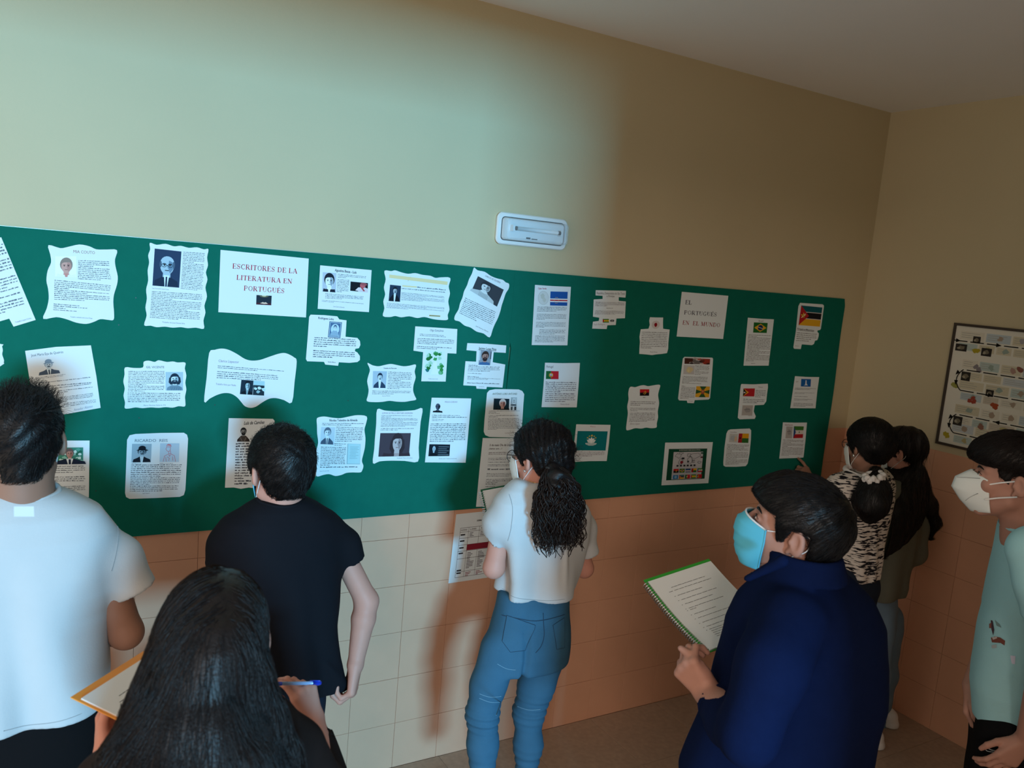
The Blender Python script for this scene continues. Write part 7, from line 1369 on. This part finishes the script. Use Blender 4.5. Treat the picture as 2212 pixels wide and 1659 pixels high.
h_cap = cap_d(HF, .006, -.070, .034, .018, -.02, puff=h_puff, amp=.0016, seed=64)
HH = sdf_mesh('hair', h_cap, *bbox_of([HF.c], .18), .004, M['hair_brown'], H)
comb(H, HH, h_cap, 2400, .045, whorl_flow(HF, (0, -.06, .12), .1, .35, .3), M['hair_brown'], K=6, r=.0008, lift=.003, seed=65, region=lambda V: V[:, 2] > HF.c[2] + .03)
brows(HF, H, M['hair_brown']); lashes(HF, H)
def folded(F, parent, m):
    # fold-flat mask: two panels meeting in a raised centre ridge
    prof = [(.112, .010), (.150, -.020), (.156, -.052), (.128, -.088), (.096, -.116)]; sid = [(.066, -.004), (.060, -.026), (.056, -.050), (.052, -.074), (.046, -.100)]
    nj, ni = 17, 11; V = []
    tj = np.linspace(0, 1, nj); it = lambda L, k: np.interp(tj, np.linspace(0, 1, len(L)), [q[k] for q in L])
    my, mz, sy, sz = it(prof, 0), it(prof, 1), it(sid, 0), it(sid, 1)
    for j in range(nj):
        for i in range(-ni + 1, ni):
            t = abs(i) / (ni - 1); bul = .010 * math.sin(math.pi * t) * math.sin(math.pi * tj[j])
            wx = (.060 - .006 * tj[j]) * (t ** .75)
            V.append(F.w((math.copysign(wx, i) if i else 0, my[j] * (1 - t) + sy[j] * t + bul, mz[j] * (1 - t) + sz[j] * t)))
    n = 2 * ni - 1; N = len(V); Vi = [np.array(p) - F.R[:, 1] * .003 for p in V]
    Q = [(j * n + i, (j + 1) * n + i, (j + 1) * n + i + 1, j * n + i + 1) for j in range(nj - 1) for i in range(n - 1)]
    edge = [i for i in range(n)] + [(j + 1) * n - 1 for j in range(1, nj)] + [(nj - 1) * n + i for i in range(n - 2, -1, -1)] + [j * n for j in range(nj - 2, 0, -1)]
    Qe = [(edge[k], edge[(k + 1) % len(edge)], N + edge[(k + 1) % len(edge)], N + edge[k]) for k in range(len(edge))]
    o = mesh_np('face_mask', V + Vi, Q + [tuple(N + k for k in q[::-1]) for q in Q] + Qe, parent, m)
    G = lambda tj_, t: np.array(V[int(tj_ * (nj - 1)) * n + ni - 1 - int(t * (ni - 1))]) - F.R[:, 0] * .001 + F.R[:, 1] * .0008
    for a, b in (((.25, .15), (.12, .75)), ((.75, .3), (.5, .8))):
        p0, p1 = G(*a), G(*b); tube('weld_line', [p0 * (1 - t) + p1 * t + F.R[:, 1] * .003 * math.sin(math.pi * t) for t in np.linspace(0, 1, 6)], .0011, M['grey_line'], o, 5)
    for sx in (-1, 1):
        for z0, z1, yy in ((-.018, .012, -.012), (-.062, -.034, -.014)):
            tube('strap', [F.w((sx * .060, .062, z0)), F.w((sx * .072, .030, z0 + (z1 - z0) * .5)), F.w((sx * .081, yy, z1))], .0026, M['elastic'], o, 6)
    return o
M['grey_line'] = mat('grey_weld', (0.45, 0.47, 0.47), 0.8, 0.2)
folded(HF, H, M['mask_white'])

# ================================================================== girl in the foreground with long dark hair
I_ = person((-3.6366, -1.6000, 1.4405), 'person with long dark hair and dark top, holding a blue pen')
IF = Frame((-3.6335, -1.5600, 1.4397), 10, -16, 0, .94)
i_st = [(1.3781, -3.6271, -1.6000, 0.0431, 0.0600), (1.3447, -3.6236, -1.6000, 0.0819, 0.0850), (1.3077, -3.6245, -1.6000, 0.1239, 0.1000), (1.2579, -3.6249, -1.6000, 0.1516, 0.1100), (1.2076, -3.6254, -1.6000, 0.1589, 0.1150), (1.0612, -3.6232, -1.6000, 0.1492, 0.1150)]
i_legs = stand(-3.62, -1.60, R2(6), .78, .085, .10)
build_body(I_, IF, (-3.6272, -1.6000, 1.3822), i_st, R2(6),
    [dict(j=((-3.4964, -1.6000, 1.2272), (-3.3700, -1.4600, 0.9894), (-3.3559, -1.2600, 1.0668)), r=(.040, .033, .024), h=.003, hand=dict(fdir=(-.30, .10, .94), dors=(.45, -.85, .25), side=-1, curls=[(25, 48, 28), (45, 58, 35), (62, 70, 40), (72, 75, 45)], thumb=(30, 25), sc=.88)),
     dict(j=((-3.7417, -1.6000, 1.2857), (-3.7904, -1.4500, 1.0873), (-3.7704, -1.2800, 1.0869)), r=(.040, .033, .024), hand=dict(fdir=(.1, .7, .6), dors=(-.6, -.1, -.6), side=1, curls=RELAX, sc=.88))],
    i_legs, M['skin'], (.045, .05))
shirt('top', I_, i_st, R2(6), [([(-3.4964, -1.6000, 1.2272), (-3.4311, -1.5200, 1.0794), (-3.3683, -1.4500, 0.9824), (-3.3488, -1.2750, 1.0449)], [.054, .052, .050, .035], True), ([(-3.7417, -1.6000, 1.2857), (-3.7831, -1.5200, 1.1906), (-3.7904, -1.4500, 1.0873), (-3.7778, -1.3400, 1.0773)], [.060, .050, .046, .034], True)], M['dark_top'], (0, 0, .88), h=.0065, amp=.004, seed=71)
trousers('trousers', I_, [(.96, -3.62, -1.60, .15, .11), (.86, -3.62, -1.60, .17, .12), (.78, -3.62, -1.60, .17, .11)], R2(6), [([np.array(l['j'][0]), np.array(l['j'][1]), np.array(l['j'][2])], [.085, .065, .055]) for l in i_legs], M['navy_trouser'], h=.011)
for l in i_legs: shoe(I_, l['j'][2], R2(6), M['dark_shoe'])
ih_st = [(1.5392, -3.6336, -1.5850, 0.0391, 0.0700), (1.5191, -3.6401, -1.6000, 0.0627, 0.1000), (1.4902, -3.6460, -1.6100, 0.0784, 0.1140), (1.4568, -3.6552, -1.6200, 0.0889, 0.1180), (1.4266, -3.6660, -1.6350, 0.0926, 0.1130), (1.3980, -3.6741, -1.6600, 0.1025, 0.1100), (1.3717, -3.6814, -1.6800, 0.1149, 0.1050), (1.3460, -3.6865, -1.7000, 0.1265, 0.1000), (1.2990, -3.6874, -1.7100, 0.1387, 0.0950), (1.1962, -3.6778, -1.7100, 0.1415, 0.0800)]
def ihair(P):
    d = loft(P, ih_st, R2(8), 2.1, k=.03)
    d = smin(d, el(IF.l(P), (0, -.014, .034), (.084, .104, .090)) * IF.s, .03)
    d = smin(d, chain(P, [(-3.5983, -1.6800, 1.4166), (-3.5786, -1.7000, 1.3525), (-3.5493, -1.7100, 1.2959), (-3.5284, -1.7100, 1.2503)], [.030, .024, .020, .014], .03), .03)
    pl = IF.l(P); part = np.exp(-((pl[:, 0] - .018) / .006) ** 2) * np.clip((pl[:, 2] - .02) / .05, 0, 1)
    w = wrinkle(P, .0065, 14, ((42, 30, 7), (75, -40, 10), (30, 60, 14))) + .004 * np.sin(P[:, 2] * 34 + 9 * P[:, 0])
    d = d + w * np.clip((IF.c[2] + .08 - P[:, 2]) / .15, .12, 1) + .003 * part
    return smax(d, -(el(IF.l(P), (0, .125, -.045), (.070, .080, .11)) * IF.s), .02)
IH = sdf_mesh('hair', ihair, *bbox_of([(-3.6699, -1.6000, 1.5828), (-3.6741, -1.7000, 1.1882)], .22), .0062, M['hair_brown'], I_)
def iflow(P):
    pl = IF.l(P.astype(np.float32)); t = np.clip((pl[:, 2] - .03) / .08, 0, 1)[:, None]
    side = np.sign(pl[:, :1] - .018) * IF.R[:, 0][None, :]
    return np.array([0, 0, -1.0]) + side * t * 1.4 + t * -.5 * IF.R[:, 1][None, :]
comb(I_, IH, ihair, 3300, .16, iflow, M['hair_brown'], K=9, r=.0008, lift=.003, wave=.0018, seed=74, jit=.12)

# ------------------------------------------------------------------ things in hands
def notebook(name, O, e1, e2, w, h, cover, label, lines=True, spiral='left', group=None, bend=0.0, over=.006, th=.006):
    """open at a page: O top-left corner of the page, e1 along its top, e2 down its side"""
    O = np.array(O, float); e1 = nrm(e1); e2 = nrm(np.array(e2) - e1 * np.dot(e1, e2)); n = np.cross(e2, e1)
    root = empty(name, tuple(O), label, 'notebook')
    def pt(u, v, d=0.0): return O + e1 * u + e2 * v + n * (d + bend * math.sin(math.pi * v / h))
    def slab(nm, u0, v0, u1, v1, d0, d1, m, parent, k=8):
        V = []; F = []
        for i in range(k + 1):
            v = v0 + (v1 - v0) * i / k
            V += [pt(u0, v, d1), pt(u1, v, d1), pt(u1, v, d0), pt(u0, v, d0)]
        for i in range(k):
            for j in range(4): F.append((4 * i + j, 4 * i + (j + 1) % 4, 4 * i + 4 + (j + 1) % 4, 4 * i + 4 + j))
        F += [(3, 2, 1, 0), (4 * k, 4 * k + 1, 4 * k + 2, 4 * k + 3)]
        return mesh_py(nm, V, F, parent, m)
    slab('cover', -.004, -over, w + .003, h + .004, -th - .002, -th, cover, root)
    slab('page_block', .002, 0, w, h, -th + .0002, -.0012, M['page'], root)
    pg = slab('page', .002, 0, w, h, -.0009, 0, M['page'], root)
    if spiral:
        r = .0095; nn = 34; V = []; F = []
        for i in range(nn):
            v = h * (i + .7) / nn
            ringp = [pt(-.006 + r * math.cos(a), v + .0012 * math.sin(a), -.005 + r * math.sin(a)) for a in np.linspace(0, 2 * math.pi, 13)[:-1]]
            vv, ff = tube_vf(ringp, .0012, 4, True); k = len(V); V += vv; F += [tuple(q + k for q in f) for f in ff]
        sp = mesh_py('spiral_binding', V, F, root, M['silver'], True); sp['kind'] = 'stuff'
    if lines:
        rr = random.Random(3); V = []; F = []
        def ln(u0, u1, v, t=.0007):
            k = len(V); V.extend([pt(u0, v - t, .0004), pt(u1, v - t, .0004), pt(u1, v + t, .0004), pt(u0, v + t, .0004)]); F.append((k, k + 1, k + 2, k + 3))
        for i, (u0, u1, v) in enumerate([(.05, .16, .045), (.035, .048, .058), (.052, .172, .058), (.05, .13, .078), (.05, .165, .096), (.05, .14, .114), (.05, .162, .132), (.05, .07, .139), (.05, .12, .158), (.05, .16, .176), (.05, .145, .196), (.05, .15, .215), (.05, .152, .228), (.05, .15, .236), (.05, .15, .244), (.05, .14, .252), (.05, .12, .260)]):
            u = u0
            while u < u1:
                L = min(rr.uniform(.006, .02), u1 - u); ln(u, u + L * .88, v + rr.uniform(-.0003, .0003)); u += L
            if i > 2 and u0 == .05 and v < .23: ln(.040, .043, v)
        pr = mesh_py('printed_text', V, F, root, M['ink'])
        at = pr.data.attributes.new('ink', 'FLOAT_COLOR', 'CORNER'); at.data.foreach_set('color', list(srgb('33363a') + (1,)) * (4 * len(F)))
    return root
notebook('notebook', (-2.405, -1.231, 1.261), np.array((-2.204, -1.264, 1.312)) - np.array((-2.405, -1.231, 1.261)), np.array((-2.437, -1.519, 1.196)) - np.array((-2.405, -1.231, 1.261)), .21, .297, M['green_cover'], 'open spiral notebook with bright green cover, held by the person in navy', bend=-.012, over=.014, th=.004)
notebook('notebook', (-2.4652, -0.3600, 1.2841), (1, .12, .06), (.10, -.42, -.90), .21, .28, M['dark_green_cover'], 'dark green spiral notebook in front of the person with curly ponytail', lines=False)
notebook('notebook', (-3.8179, -1.3000, 1.2329), np.array((-3.6988, -1.1700, 1.2286)) - np.array((-3.8179, -1.3000, 1.2329)), np.array((-3.7888, -1.4200, 1.2098)) - np.array((-3.8179, -1.3000, 1.2329)), .24, .28, M['orange'], 'notebook with an orange top edge, held by the person with blue pen', spiral=None, over=.018, th=.003)
pa, pb = np.array((-3.4456, -1.2750, 1.1783)), np.array((-3.3343, -1.2350, 1.1390)); px = nrm(pb - pa); pl_ = .142
pen = empty('ballpoint_pen', tuple(pa), 'blue ballpoint pen with a pale clear barrel, held above dark hair', 'pen')
tube('barrel', [pb - px * .118, pb - px * .018], .0040, M['pen_clear'], pen, 8)
tube('cap', [pb - px * .026, pb - px * .010, pb - px * .002, pb], [.0052, .0058, .0050, .0020], M['pen_blue'], pen, 10)
tube('clip', [pb - px * .004 + np.array((0, -.002, .006)), pb - px * .032 + np.array((0, -.002, .0065))], .0012, M['pen_blue'], pen, 6)
tube('grip', [pb - px * .135, pb - px * .128, pb - px * .112], [.0012, .0040, .0044], M['pen_blue'], pen, 8)
